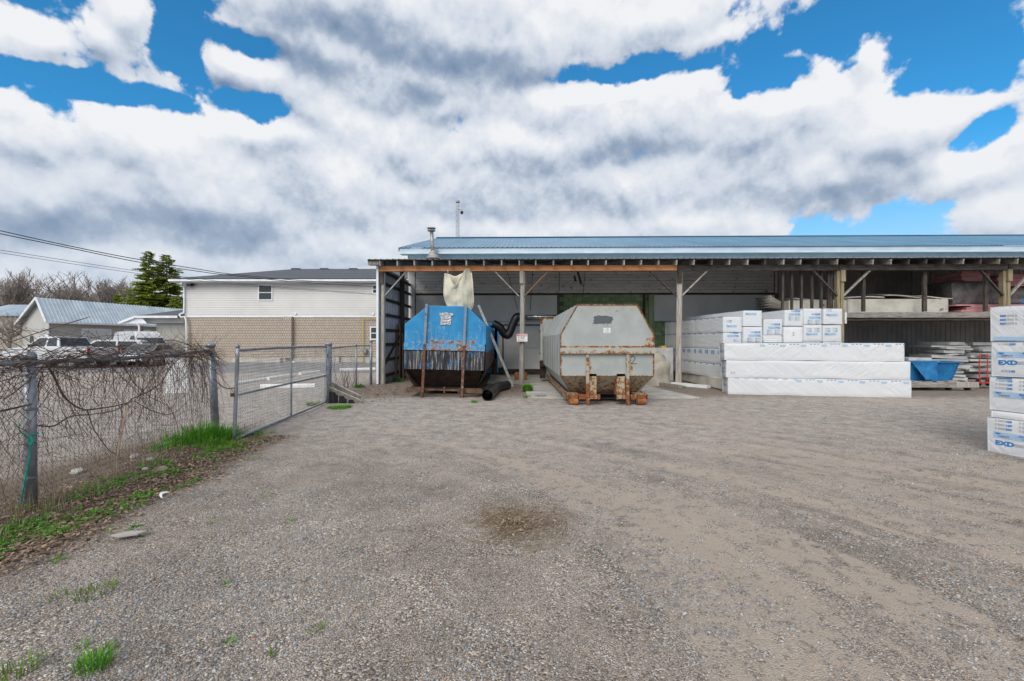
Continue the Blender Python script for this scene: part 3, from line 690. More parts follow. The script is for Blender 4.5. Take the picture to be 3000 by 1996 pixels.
# ---------------- the lean-to shed
sh = thing('lean_to_shed', 'open-fronted timber lean-to with rusty metal roof along the warehouse', 'shed', LO, TH)
zB0, zB1 = SZ(795, 0), SZ(779, 0)
zR = SZ(761, 0)
x0 = SX(1112)
posts = [(1119, .16, 'wood_grey'), (1528, .165, 'wood_grey'), (1990, .20, 'wood_grey'), (2463, .24, 'wood_tan'), (2950, .24, 'wood_tan')]
PX = [SX(p[0]) for p in posts] + [SX(2950)+5.9, SX(2950)+11.8]
posts += [(0, .24, 'wood_tan')]*2
for (x, (px, w, m)) in zip(PX, posts):
    b = MB()
    if m == 'wood_grey':
        n = 8; lean = random.uniform(-.02, .02)
        pts = [(x+lean*z, .09+.01*math.sin(z), z) for z in (-.1, 0, .6, 1.2, 2., 2.8, 3.5, zB0)]
        b.tube(pts, [w*.60, w*.62, w*.6, w*.58, w*.57, w*.56, w*.55, w*.56], 7)
        o = b.build('post', m, sh, local=True)
        MB().box((x-w*.42, -.07, zB0-.46), (x+w*.42, -.012, zB0+.0)).box((x-w*.45, .0, zB0), (x+w*.45, .16, zR-.02)).build('splice_block', 'wood_darkz' if px != 1528 else 'wood_grey', o, local=True)
    else:
        b.box((x-w/2, 0, -.1), (x-.01, .18, zB0)).box((x+.01, -.015, -.1), (x+w/2, .16, zB0))
        o = b.build('post', m, sh, local=True, bevel=.006)
        MB().box((x-.02, -.075, zB0-.42), (x+w/2+.02, -.017, zB0)).build('splice_block', m, o, local=True)
xb = SX(1984)
MB().box((PX[0]-.09, -.06, zB0), (xb-.02, .0, zB1)).build('front_beam', 'wood_orange', sh, local=True, bevel=.004, label='orange newer timber beam over the two containers')
m = MB()
for i, (a, b_) in enumerate(((xb, 12.0), (12.03, 18.1), (18.13, 24), (24.03, 31))):
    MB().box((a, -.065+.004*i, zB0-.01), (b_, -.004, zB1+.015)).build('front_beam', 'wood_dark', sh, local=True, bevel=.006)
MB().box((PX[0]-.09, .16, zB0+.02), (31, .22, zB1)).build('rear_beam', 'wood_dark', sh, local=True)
# rafters
zF = SZ(762, 0); rs = (5.42-zF)/(YB+.5)
nr = 57; x = PX[0]+.06; i = 0
rme = MB().box((-.024, -.42, 0), (.024, YB+.02, .185)).mesh('rafter', 'wood_greyx')
rmd = MB().box((-.026, -.40, 0), (.026, YB+.02, .19)).mesh('rafter', 'wood_dark')
while x < 31:
    put('rafter', rme if x < 7 or random.random() < .55 else rmd, sh, T(x+random.uniform(-.02, .02), 0, zB1+.002) @ Matrix.Rotation(math.atan(rs), 4, 'X') @ Matrix.Rotation(random.uniform(-.03, .03), 4, 'Y'))
    x += .635
# purlins under the sheet
for j, y in enumerate((-.38, .8, 2., 3.2, 4.4)):
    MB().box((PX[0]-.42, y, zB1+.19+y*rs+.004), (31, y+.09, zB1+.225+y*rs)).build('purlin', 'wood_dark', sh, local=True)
MB().box((PX[0]-.42, -.36, zB1+.0), (PX[0]-.02, -.10, zB1+.185)).build('outrigger', 'wood_grey', sh, local=True)
sp = ribbed(.86, (YB+.5)*math.sqrt(1+rs*rs), 4, .028, .022).mesh('roof_sheet', 'shed_roof')
for i in range(42):
    put('roof_sheet', sp, sh, T(PX[0]-.44+i*.862, -.48, zB1+.232-.48*rs+random.uniform(0, .006)) @ Matrix.Rotation(math.atan(rs), 4, 'X'))
# knee braces
def brace(xa, xp, m='wood_greyx', drop=.93):
    MB().beam((xa, .03, zB0+.02), (xp, .03, zB0-drop), .05, .095, (0, 1, 0)).build('knee_brace', m, sh, local=True)
brace(SX(1191), PX[0]+.08); brace(SX(1448), PX[1]-.1); brace(SX(1607), PX[1]+.1, 'wood_ply')
brace(SX(1902), PX[2]-.1, 'wood_dark'); brace(SX(2074), PX[2]+.1)
brace(SX(2381), PX[3]-.12, 'wood_dark'); brace(SX(2552), PX[3]+.12)
brace(SX(2872), PX[4]-.12, 'wood_dark'); brace(SX(3030), PX[4]+.12)
# left side wall: posts, girts, ribbed sheets
xs_ = PX[0]-.14
pan = ribbed(.92, 4.5, 4, .02, .018).mesh('wall_sheet', 'side_steel')
for i in range(5):
    put('wall_sheet', pan, sh, T(xs_, .02+i*.925, 0) @ Matrix.Rotation(R(90), 4, 'Z') @ Matrix.Rotation(R(90), 4, 'X') @ T(0, 0, 0))
for z in (.22, .84, 1.43, 2.0, 2.6, 3.2, 3.8, 4.25):
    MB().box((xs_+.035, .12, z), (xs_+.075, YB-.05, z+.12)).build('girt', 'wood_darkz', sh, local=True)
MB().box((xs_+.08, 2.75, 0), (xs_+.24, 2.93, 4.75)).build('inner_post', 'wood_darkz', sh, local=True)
MB().beam((xs_+.12, .2, .62), (xs_+.12, 2.6, 1.9), .04, .09, (1, 0, 0)).build('wall_brace', 'wood_darkz', sh, local=True)
MB().box((xs_-.045, -.10, .02), (xs_+.035, -.02, zB1+.0)).build('corner_trim', 'white_trim', sh, local=True)
# upper loft on the right
xl0, xl1 = SX(2478), 31.
zl = SZ(931, 12); zl1 = SZ(915, 12)
for (a, b_) in ((xl0, 18.0), (18.02, 31.)):
    MB().box((a, .10, zl), (b_, .16, zl1)).build('loft_edge_board', 'wood_greyx', sh, local=True, bevel=.006)
MB().box((xl0, .17, zl-.10), (31, .23, zl+.06)).build('loft_joist', 'wood_dark', sh, local=True)
for q in range(9):
    MB().box((SX(2290), .3+q*.5, zl+.065), (31, .3+q*.5+.46, zl+.10)).build('loft_floor_board', 'wood_dark', sh, local=True)
for px, w in ((2293, .07), (2320, .07), (2348, .07), (2379, .075), (2406, .075), (2427, .06), (2435, .10), (2530, .10), (2709, .13), (2888, .12)):
    x = SX(px, .2)
    MB().box((x-w/2, .17, SZ(912, x) if px > 2450 else zl), (x+w/2, .26, zB0-.005)).build('loft_strut', 'wood_darkz', sh, local=True)
MB().box((SX(2478), .05, SZ(948, 12)), (SX(2484), .09, zl1)).build('end_block', 'old_white', sh, local=True)

# ---------------- things on and in the shed
def SWp(x, y, z=0.): return SW @ Vector((x, y, z))
# stove pipe
px_, D_ = 1268, 21.0
t = thing('chimney_pipe', 'steel flue pipe with cap rising from the shed roof', 'chimney', (Vp(1268, 0, D_).x, D_, 5.3))
b0 = Vp(1269, 752, D_); top = Vp(1264, 676, D_)
MB().tube([b0, top], .085, 16).build('pipe', 'dull_steel', t, smooth=True)
m = MB(); m.tube([b0+Vector((0, 0, -.10)), b0+Vector((0, 0, .10)), b0+Vector((0, 0, .28))], [.34, .22, .10], 14); m.build('flashing', 'dull_steel', t)
m = MB(); m.tube([top+Vector((0, 0, -.02)), top+Vector((0, 0, 0.0))], .19, 16); m.tube([top+Vector((0, 0, .09)), top+Vector((0, 0, .12))], .20, 16)
for k in range(6):
    a = k*math.pi/3; m.tube([top+Vector((math.cos(a)*.14, math.sin(a)*.14, 0)), top+Vector((math.cos(a)*.14, math.sin(a)*.14, .1))], .012, 4)
m.build('cap', 'dull_steel', t)
m = MB(); m.tube([b0+Vector((.05, 0, .33)), Vp(1290, 752, D_+.2)], .015, 5); m.tube([b0+Vector((.12, -.03, .3)), b0+Vector((.2, .6, .34))], .02, 5); m.build('stay', 'chrome', t)
# lattice mast with camera
D_ = 34.; c = Vp(1341, 590, D_)
t = thing('lattice_mast', 'thin lattice radio mast standing behind the blue roof', 'mast', (c.x, D_, 0))
m = MB(); r_ = .13; zt_ = c.z; cs = [(c.x+r_*math.cos(a), D_+r_*math.sin(a)) for a in (-.52, 1.57, 3.66)]
for (a, b_) in cs: m.tube([(a, b_, 0), (a, b_, zt_)], .016, 5)
z = 3.; k = 0
while z < zt_-.3:
    for q in range(3):
        a, b_ = cs[q], cs[(q+1) % 3]
        m.tube([(a[0], a[1], z), (b_[0], b_[1], z+.22)], .009, 3, False); m.tube([(b_[0], b_[1], z+.22), (a[0], a[1], z+.44)], .009, 3, False)
    z += .44
m.build('lattice', 'dull_steel', t)
MB().tube([(c.x, D_, zt_-.1), (c.x, D_, zt_+.02)], .15, 8).build('top_plate', 'dull_steel', t)
q = Vp(1353, 622, D_)
m = MB(); m.tube([(c.x, D_, q.z+.18), (q.x, D_, q.z+.2), (q.x, D_, q.z+.05)], .02, 5); m.build('camera_arm', 'dull_steel', t)
m = MB(); m.tube([(q.x, D_, q.z+.08), (q.x, D_, q.z), (q.x, D_, q.z-.1), (q.x, D_, q.z-.16)], [.09, .12, .10, .03], 12); m.build('dome_camera', 'black', t, smooth=True)

# planks leaning inside the left wall
for i, (px, w, lean, topy) in enumerate(((1157, .13, .06, 950), (1165, .10, .10, 955), (1172, .12, .16, 978), (1180, .09, .22, 1000))):
    y = 2.2+i*.12; x = SX(px, y)
    z = SZ(topy, x, y)
    o = MB().beam(SWp(x+lean, y-.25, .0), SWp(x-.02, y+.3, z), .045, w, (0, 1, 0)).build('plank', 'wood_ply')
    tag(o, ['tallest brown plank leaning on the metal side wall', 'second brown plank leaning beside the inner post', 'third leaning plank with its foot pulled out', 'shortest leaning plank nearest the blue container'][i], 'plank', 'planks leaning inside the shed')

# ---------------------------------------------------------------- CONTAINERS
def edge_rust(edges, w=.05, base=0.):
    def fn(p):
        best = 9.
        for (a, b) in edges:
            a, b = Vector(a), Vector(b); ab = b-a; tt = max(0, min(1, (p-a).dot(ab)/ab.length_squared))
            best = min(best, (p-a-ab*tt).length)
        return base + max(0, 1-best/w)*.9
    return fn
# grey container: local origin at front centre on the ground, y to the back
gc = thing('roll_off_container', 'grey rust-streaked compactor container on steel rollers', 'dumpster', (2.425, 11.6, 0), 0)
w2, wt2, zs, ztp, zlo, zbt, wb2, L = 1.188, .76, 1.81, 2.565, .74, .28, .90, 6.5
def GB(m, name, mat, **k): return m.build(name, mat, gc, local=True, **k)
E = [((-w2, 0, zlo), (-w2, 0, zs)), ((-w2, 0, zs), (-wt2, 0, ztp)), ((-wt2, 0, ztp), (wt2, 0, ztp)), ((wt2, 0, ztp), (w2, 0, zs)), ((w2, 0, zs), (w2, 0, zlo)), ((w2, 0, zlo), (-w2, 0, zlo))]
def frust(p):
    a = edge_rust(E, .055)(p)
    if 1.0 < p.z < 1.30: a = max(a, .30*(p.z-.9)/.35)
    if abs(p.x-.62) < .12 and p.z < 1.3: a = max(a, .62-abs(p.x-.62)*4)
    if abs(p.x+.42) < .12 and p.z < 1.1: a = max(a, .58-abs(p.x+.42)*4)
    if abs(p.z-1.46) < .05: a = max(a, .75)
    if abs(p.z-2.42) < .04 and abs(p.x) < .68: a = max(a, .42)
    if (p-Vector((1.08, 0, 1.60))).length < .13: a = max(a, .62)
    if p.z < zlo+.04: a = max(a, .35)
    return a
m = MB()
m.grid((-w2, 0, zlo), (w2, 0, zlo), (w2, 0, zs), (-w2, 0, zs), 90, 42)
m.grid((-w2, 0, zs), (w2, 0, zs), (wt2, 0, ztp), (-wt2, 0, ztp), 80, 30)
GB(m.attr('rust', frust), 'front_plate', 'paint_grey')
# side shells with standing ribs
sh_l = MB()
def gridside(m, p, q, r, s): m.grid(p, q, r, s, 26, 8)
for sg in (-1, 1):
    gridside(sh_l, (sg*w2, 0, zlo), (sg*w2, L, zlo), (sg*w2, L, zs), (sg*w2, 0, zs))
    gridside(sh_l, (sg*w2, 0, zs), (sg*w2, L, zs), (sg*wt2, L, ztp), (sg*wt2, 0, ztp))
    gridside(sh_l, (sg*w2, 0, zlo), (sg*w2, L, zlo), (sg*wb2, L, zbt), (sg*wb2, 0.35, zbt))
sh_l.grid((-wt2, 0, ztp), (wt2, 0, ztp), (wt2, L, ztp), (-wt2, L, ztp), 8, 26)
GB(sh_l.attr('rust', lambda p: .1), 'shell', 'paint_grey')
for i in range(9):
    y = .45+i*.68
    for sg in (-1, 1):
        m = MB(); w_ = .012
        m.prism([(sg*(w2+.002), y, zlo), (sg*(w2+.002), y+.035, zlo), (sg*(w2+.002), y+.035, zs), (sg*(w2+.002), y, zs)], (sg*.012, 0, 0))
        m.prism([(sg*(w2+.002), y, zs), (sg*(w2+.002), y+.035, zs), (sg*(wt2+.002), y+.035, ztp), (sg*(wt2+.002), y, ztp)], (sg*.012, 0, .012))
        GB(m.attr('rust', lambda p: .25), 'seam_rib', 'paint_grey')
# front corner flanges
m = MB()
pts = [(-w2, zlo), (-w2, zs), (-wt2, ztp), (wt2, ztp), (w2, zs), (w2, zlo)]
for a, b_ in zip(pts[:-1], pts[1:]): m.beam((a[0], -.008, a[1]), (b_[0], -.008, b_[1]), .022, .03, (0, 1, 0))
GB(m.attr('rust', lambda p: .8), 'edge_flange', 'paint_grey')
# horizontal stiffener
m = MB(); nseg = 60
prof = [(0, 1.475), (-.10, 1.455), (-.105, 1.32), (0, 1.305)]
for i in range(nseg+1):
    for (y, z) in prof: m.v.append((-w2-.01+(2*w2+.02)*i/nseg, y, z))
for i in range(nseg):
    for k in range(3): a = i*4+k; m.f.append((a, a+1, a+5, a+4))
m.f.append((0, 1, 2, 3)); m.f.append(tuple(nseg*4+k for k in (3, 2, 1, 0)))
def srust(p):
    a = .32
    if p.z < 1.33 or p.z > 1.46: a = .62
    if p.x < -w2+.14 or .25 < p.x < .5 or -.1 < p.x < .2: a += .12
    return a
GB(m.attr('rust', srust), 'stiffener', 'paint_grey')
# underside hopper, set back
m = MB()
m.grid((-w2, .02, zlo), (w2, .02, zlo), (wb2, .55, zbt), (-wb2, .55, zbt), 40, 10)
GB(m.attr('rust', lambda p: .35+.35*(zlo-p.z)), 'lower_plate', 'paint_grey_old')
m = MB().box((-wb2, .5, .22), (wb2, L, zbt)); GB(m, 'floor_plate', 'rust_dark')
# long sills
for sg in (-1, 1):
    m = MB(); m.box((sg*1.0-.03 if sg > 0 else -1.03, .05, .15), (sg*1.0+.03 if sg > 0 else -.97, L+.3, .30))
    m.box((min(sg*.72, sg*1.03), .0, .255), (max(sg*.72, sg*1.03), .5, .285))
    m.attr('rust', lambda p: .5); GB(m, 'side_sill', 'paint_grey_old')
# front sill beam in three pieces
m = MB()
for (a, b_) in ((-1.03, -.50), (-.46, -.18), (.24, .55), (.60, 1.03)):
    m.box((a, -.03, .15), (b_, .09, .275))
m.attr('rust', lambda p: .75); GB(m, 'front_sill', 'paint_grey_old', bevel=.006)
# hook guide rails
for x in (-.505, .515):
    m = MB(); n_ = 24
    for i in range(n_+1):
        z = 1.31-1.29*i/n_
        y = -.06 if z > .25 else -.10
        w_ = .037
        if i == n_: w_ = .02
        for (dx, dy) in ((-w_, y), (w_, y), (w_, .02), (-w_, .02)): m.v.append((x+dx, dy, z))
    for i in range(n_):
        for k in range(4): a = i*4; m.f.append((a+k, a+(k+1) % 4, a+4+(k+1) % 4, a+4+k))
    m.f.append((0, 1, 2, 3)); m.f.append(tuple(n_*4+k for k in (3, 2, 1, 0)))
    m.attr('rust', lambda p: .40+(.25 if p.z < .6 else 0)+random.uniform(-.1, .1)); GB(m, 'hook_rail', 'paint_grey_old')
for (xa, xb_) in ((-.455, -.27), (.245, .46)):
    m = MB(); m.grid((xa, .0, .26), (xb_, .0, .26), (xb_, .0, .80), (xa, .0, .80), 10, 24)
    m.box((xa, .005, .26), (xb_, .3, .79)); m.box((xa-.0, -.05, .17), (xb_+.02, .0, .26))
    m.attr('rust', lambda p: .48 if p.z < .76 else .7); GB(m, 'guide_plate', 'paint_grey_old')
for x in (-.855, .875):
    m = MB(); m.tube([(x-.105, .02, .09), (x+.105, .02, .09)], .088, 18); o = GB(m, 'roller', 'rust_orange', smooth=False)
    m = MB(); m.box((x-.13, -.03, .03), (x-.112, .12, .26)); m.box((x+.112, -.03, .03), (x+.13, .12, .26)); m.build('roller_bracket', 'rusty', o, local=True)
for x in (-.9, .9):
    m = MB(); m.tube([(x-.1, L-.6, .09), (x+.1, L-.6, .09)], .088, 14); GB(m, 'roller', 'rusty')
# rear frame
m = MB(); m.grid((-1.27, L, .3), (1.27, L, .3), (1.27, L, 2.55), (-1.27, L, 2.55), 20, 20); m.box((-1.29, L+.01, .3), (1.29, L+.12, 2.56)); m.box((-1.30, L-.06, .75), (-1.21, L, 2.3))
m.attr('rust', edge_rust([((-1.27, L, 2.55), (1.27, L, 2.55)), ((-1.27, L, .3), (-1.27, L, 2.55))], .1, .1)); GB(m, 'rear_door', 'paint_grey')
m = MB(); m.box((-1.31, L-.25, .62), (-1.16, L+.1, .86)); m.box((-1.31, L-.12, .15), (-1.1, L+.15, .62)); GB(m, 'rear_latch', 'rust_dark')
# sprayed-over patch, with drips, and the painted figure 2
def blob(cx, cz, pts, y=-.004):
    return MB().add([(cx+a, y, cz+b_) for a, b_ in pts], [tuple(range(len(pts)))])
pp = []
for k in range(72):
    a = k/72*2*math.pi
    rx_, rz_ = .25, .105
    sq = 1/max(abs(math.cos(a))**3+abs(math.sin(a))**3, 1e-3)**(1/3)
    j = 1+.42*mn.noise(Vector((math.cos(a)*2.0, math.sin(a)*2.0, 5)))+.12*mn.noise(Vector((math.cos(a)*9, math.sin(a)*9, 2)))
    pp.append((rx_*math.cos(a)*sq*j, rz_*math.sin(a)*sq*j))
m = blob(-.10, 2.175, pp)
for (x, l) in ((-.27, .06), (.02, .09), (.07, .12), (.10, .05), (.115, .10)): m.box((x-.10-.003, -.0042, 2.09-l), (x-.10+.003, -.0038, 2.10))
GB(m, 'paint_patch', 'spray_grey')
pts2 = []
for k in range(15):
    a = math.pi*1.0-(k/14)*math.pi*1.25; pts2.append((.655+.055*math.cos(a), -.005, 1.195+.055*math.sin(a)))
pts2 += [(.64, -.005, 1.08), (.60, -.005, 1.055), (.72, -.005, 1.06), (.76, -.005, 1.062)]
m = MB()
for a, b_ in zip(pts2[:-1], pts2[1:]): m.beam(a, b_, .020, .001, (0, 1, 0))
GB(m, 'painted_figure', 'spray_grey')
m = MB().box((-.092, -.004, 1.84), (.086, -.001, 1.97)); st = GB(m, 'sticker', 'ink_white')

# text helper
TXT = {}
def textmesh(s, size=1., bold=0., sp=1.0):
    k = (s, bold, sp)
    if k not in TXT:
        cu = bpy.data.curves.new('txt', 'FONT'); cu.body = s; cu.size = 1; cu.offset = bold; cu.space_character = sp; cu.resolution_u = 2
        o = bpy.data.objects.new('txt', cu); COL.objects.link(o)
        bpy.context.view_layer.update()
        me = bpy.data.meshes.new_from_object(o.evaluated_get(bpy.context.evaluated_depsgraph_get()))
        vs = [v.co.copy() for v in me.vertices]; fs = [tuple(p.vertices) for p in me.polygons]
        bpy.data.objects.remove(o); bpy.data.meshes.remove(me); bpy.data.curves.remove(cu)
        TXT[k] = (vs, fs)
    vs, fs = TXT[k]
    return [(v.x*size, v.y*size) for v in vs], fs
def addtext(m, s, x, z, h, fn, bold=0., wid=1., center=False):
    vs, fs = textmesh(s, h/.72, bold)
    off = -max(v[0] for v in vs)*wid/2 if center else 0
    m.add([fn(x+off+a*wid, z+b_) for a, b_ in vs], fs)
def addrect(m, x0_, z0_, x1_, z1_, fn, n=1):
    for i in range(n):
        a, b_ = x0_+(x1_-x0_)*i/n, x0_+(x1_-x0_)*(i+1)/n
        m.add([fn(a, z0_), fn(b_, z0_), fn(b_, z1_), fn(a, z1_)], [(0, 1, 2, 3)])
fn = lambda x, z: (x, -.0065, z)
m = MB()
for (a_, b_, z_, h_) in ((-.02, .035, 1.946, .009), (-.07, -.05, 1.925, .014), (-.045, .07, 1.928, .006), (-.055, .045, 1.900, .004), (-.05, .05, 1.888, .004), (-.075, .07, 1.860, .010)): addrect(m, a_, z_, b_, z_+h_, fn)
m.build('sticker_print', 'ink_black', st, local=True, kind='stuff')

# blue container
bc = thing('blue_container', 'blue flaking compactor container with black scraped band', 'dumpster', (-1.985, 13.25, 0), 0)
bc.rotation_euler = (0, R(1.3), 0)
def BB(m, name, mat, **k): return m.build(name, mat, bc, local=True, **k)
w2, wl, wr, zsh, ztp, L = 1.185, -.53, .60, 2.10, 2.66, 5.9
m = MB()
m.grid((-w2, 0, 1.56), (w2, 0, 1.56), (w2, 0, zsh), (-w2, 0, zsh), 90, 22)
m.grid((-w2, 0, zsh), (w2, 0, zsh), (wr, 0, ztp), (wl, 0, ztp), 80, 24)
EB = [((-w2, 0, zsh), (wl, 0, ztp)), ((wl, 0, ztp), (wr, 0, ztp)), ((wr, 0, ztp), (w2, 0, zsh))]
def brust(p):
    a = edge_rust(EB, .03)(p)*.62
    if p.z < 1.66 and -.5 < p.x < .9: a = max(a, .66+.25*mn.noise(Vector((p.x*6, 3, p.z*6))))
    if p.z < 1.92: a = max(a, .30+.16*mn.noise(Vector((p.x*3, 3, p.z*8))))
    if -.28 < p.x < -.02 and 1.68 < p.z < 2.10: a = max(a, .38)
    if abs(p.x+.50) < .08 or abs(p.x-.60) < .05: a = max(a, .36)
    if .95 < p.x < 1.05 and p.z > 1.9: a = max(a, .4)
    return a
BB(m.attr('rust', brust), 'front_plate', 'paint_blue')
m = MB(); m.grid((-w2-.005, -.05, 1.36), (w2-.02, -.05, 1.36), (w2-.02, -.05, 1.55), (-w2-.005, -.05, 1.55), 90, 8)
m.box((-w2-.005, -.046, 1.36), (w2-.02, 0, 1.55)); m.box((-w2, -.055, 1.545), (w2-.02, 0, 1.565))
BB(m.attr('rust', lambda p: (.62+.35*mn.noise(Vector((p.x*3.1, 1, 1))) if -.5 < p.x < .8 else .44)+(.12 if p.z < 1.4 else 0)), 'stiffener', 'paint_blue')
# scraped band with vertical flutes
m = MB(); n_ = 190
for j, z in enumerate((.80, .98, 1.16, 1.34)):
    for i in range(n_+1):
        x = -w2+.01+(2*w2-.04)*i/n_
        fl = .014*math.sin(x*42)+.006*math.sin(x*17+1)
        dent = .05*math.exp(-((x+.05)/.32)**2)*(1-(z-.8)/.54)
        m.v.append((x, -.012+fl*.7+dent, z + (.02*mn.noise(Vector((x*7, 1, 1))) if j == 0 else 0)))
for j in range(3):
    for i in range(n_): k = j*(n_+1)+i; m.f.append((k, k+1, k+n_+2, k+n_+1))
BB(m, 'scraped_band', 'scraped', smooth=True)
# hopper under the band
m = MB(); m.grid((-w2+.02, .06, .82), (w2-.08, .06, .82), (.90, .75, .22), (-.85, .75, .22), 10, 4); BB(m, 'lower_plate', 'rust_dark')
sb = MB()
sb.grid((w2, 0, 1.32), (w2, L, 1.32), (w2, L, zsh), (w2, 0, zsh), 20, 6); sb.grid((w2, 0, zsh), (w2, L, zsh), (wr, L, ztp), (wr, 0, ztp), 20, 4)
sb.grid((-w2, 0, 1.32), (-w2, L, 1.32), (-w2, L, zsh), (-w2, 0, zsh), 20, 6); sb.grid((-w2, 0, zsh), (-w2, L, zsh), (wl, L, ztp), (wl, 0, ztp), 20, 4)
sb.grid((wl, 0, ztp), (wr, 0, ztp), (wr, L, ztp), (wl, L, ztp), 4, 20)
BB(sb.attr('rust', lambda p: .12), 'shell', 'paint_blue')
m = MB()
for sg, xb_ in ((1, .90), (-1, -.85)):
    m.grid((sg*w2, 0, .80), (sg*w2, L, .80), (sg*w2, L, 1.32), (sg*w2, 0, 1.32), 12, 3)
    m.grid((sg*w2, 0, .80), (sg*w2, L, .80), (xb_, L, .22), (xb_, .02, .22), 12, 3)
BB(m, 'lower_shell', 'rust_brown')
m = MB().box((-.85, .6, .18), (.9, L, .22)); BB(m, 'floor_plate', 'rust_dark')
m = MB(); m.box((-1.10, -.02, .14), (-.62, .10, .27)); m.box((-.62, .0, .18), (.0, .08, .235)); m.box((.0, .0, .18), (.42, .08, .235)); m.box((.40, -.02, .13), (1.12, .10, .27)); m.box((-.01, -.03, .12), (.03, .1, .30))
BB(m, 'front_sill', 'rust_brown', bevel=.006)
for sg in (-1, 1): BB(MB().box((sg*1.0-.06, .1, .12), (sg*1.0+.06, L+.2, .24)), 'side_sill', 'rust_dark')
for (xt, xbm) in ((-.55, -.62), (.585, .53)):
    m = MB(); n_ = 36
    for i in range(n_+1):
        f = i/n_; z = 2.70*(1-f)-.0; x = xt+(xbm-xt)*f; w_ = .036
        for (dx, dy) in ((-w_, -.085), (w_, -.085), (w_, 0.02), (-w_, 0.02)): m.v.append((x+dx, dy, z))
    for i in range(n_):
        for k in range(4): a = i*4; m.f.append((a+k, a+(k+1) % 4, a+4+(k+1) % 4, a+4+k))
    m.f.append((0, 1, 2, 3)); m.f.append(tuple(n_*4+k for k in (3, 2, 1, 0)))
    m.attr('rust', lambda p: .36 if p.z > 1.5 else .75); BB(m, 'hook_rail', 'paint_blue_rib')
    BB(MB().box((xbm-.05, -.12, .0), (xbm+.04, .02, .14)), 'rail_foot', 'rust_brown')
m = MB(); m.grid((w2+.02, L, .35), (w2+.20, L, .35), (w2+.20, L, 2.35), (w2+.02, L, 2.35), 2, 12); m.box((-w2-.05, L, 2.3), (w2+.12, L+.1, 2.42)); m.box((w2-.03, L, .9), (w2+.14, L+.12, 2.42)); m.box((-w2-.05, L, .3), (-w2+.1, L+.1, 2.4)); m.box((-w2, L+.04, .3), (w2, L+.09, 2.35))
BB(m.attr('rust', lambda p: .2), 'rear_frame', 'paint_blue')
BB(MB().box((w2-.05, L-.1, .25), (w2+.16, L+.2, .9)), 'rear_latch', 'rust_dark')
# crumpled silver tape patch
def tapefn(p, u, v):
    e = min(u, 1-u, v, 1-v)
    return p+Vector((0, -.016*mn.noise(Vector((p.x*22, p.z*22, 4)))-.014 if e > .01 else 0, 0))+Vector((.025*mn.noise(Vector((p.z*14, 2, 1))), 0, .025*mn.noise(Vector((p.x*14, 7, 1)))))*(1 if e < .08 else 0)
m = MB(); m.grid((-.15, -.012, 2.10), (.17, -.012, 2.10), (.17, -.012, 2.46), (-.15, -.012, 2.46), 26, 28, tapefn)
m.grid((-.19, -.016, 2.36), (.22, -.016, 2.36), (.22, -.016, 2.45), (-.19, -.016, 2.45), 20, 5, tapefn)
BB(m, 'tape_patch', 'tape')
bc_M = Matrix.Translation((-1.985, 13.25, 0)) @ Matrix.Rotation(R(1.3), 4, 'Y')

# cream canvas bag hanging behind the blue container
def bagpt(px, py, d): return Vp(px, py, d)
m = MB(); NU, NV = 30, 26
out = [(1303, 1382, 800), (1301, 1386, 830), (1300, 1387, 860), (1303, 1389, 880), (1312, 1386, 898), (1326, 1378, 915)]
def bag_row(v):
    f = v*(len(out)-1); i = min(int(f), len(out)-2); t_ = f-i
    return [out[i][k]*(1-t_)+out[i+1][k]*t_ for k in range(3)]
for side in (0, 1):
    base = len(m.v)
    for j in range(NV+1):
        v = j/NV; xl_, xr_, yy = bag_row(v)
        for i in range(NU+1):
            u = i/NU
            px = xl_+(xr_-xl_)*u
            sag = 0
            if v < .35:   # drooping open mouth on the front
                sag = (1-v/.35)*(38*math.exp(-((u-.38)/.20)**2) - 10*math.exp(-((u-.82)/.12)**2) + 4*math.exp(-((u-.06)/.06)**2))
                if side: sag *= .25
            d = 15.4 - (.22 if side == 0 else -.22)*math.sin(math.pi*min(max(u, 0), 1))**.6*(1-.25*v)
            d += .10*mn.noise(Vector((u*4+v*2, v*3.5-u, side*3.)))+.02*mn.noise(Vector((u*14, v*4, 2.)))
            if u > .72 and side == 0: d += .12*(u-.72)/.28
            m.v.append(tuple(Vp(px, yy+sag, d)))
    for j in range(NV):
        for i in range(NU): k = base+j*(NU+1)+i; m.f.append((k, k+1, k+NU+2, k+NU+1))
bag = m.build('canvas_bag', 'cream', smooth=True)
md = bag.modifiers.new('s', 'SOLIDIFY'); md.thickness = .006
tag(bag, 'cream canvas dust bag hanging under the orange beam above the blue container', 'bag')
bagl = MB()
for (ua, ub) in ((0.0, 0.0), (.74, .80)):
    pts = []
    for j in range(0, NV+1):
        k = j*(NU+1)+int(round((ua+(ub-ua)*j/NV)*NU)); pts.append(Vector(m.v[k])+Vector((0, -.012, 0)))
    bagl.tube(pts, .012, 6)
k0 = [Vector(m.v[i])+Vector((0, -.01, .005)) for i in range(NU+1)]
bagl.tube(k0, .014, 6)
bagl.build('piping', 'cream', bag, smooth=True)
MB().tube([Vp(1312, 800, 15.3), Vp(1312, 790, 15.8)], .008, 4).tube([Vp(1375, 798, 15.4), Vp(1374, 786, 15.8)], .008, 4).build('hanging_cord', 'cream', bag)

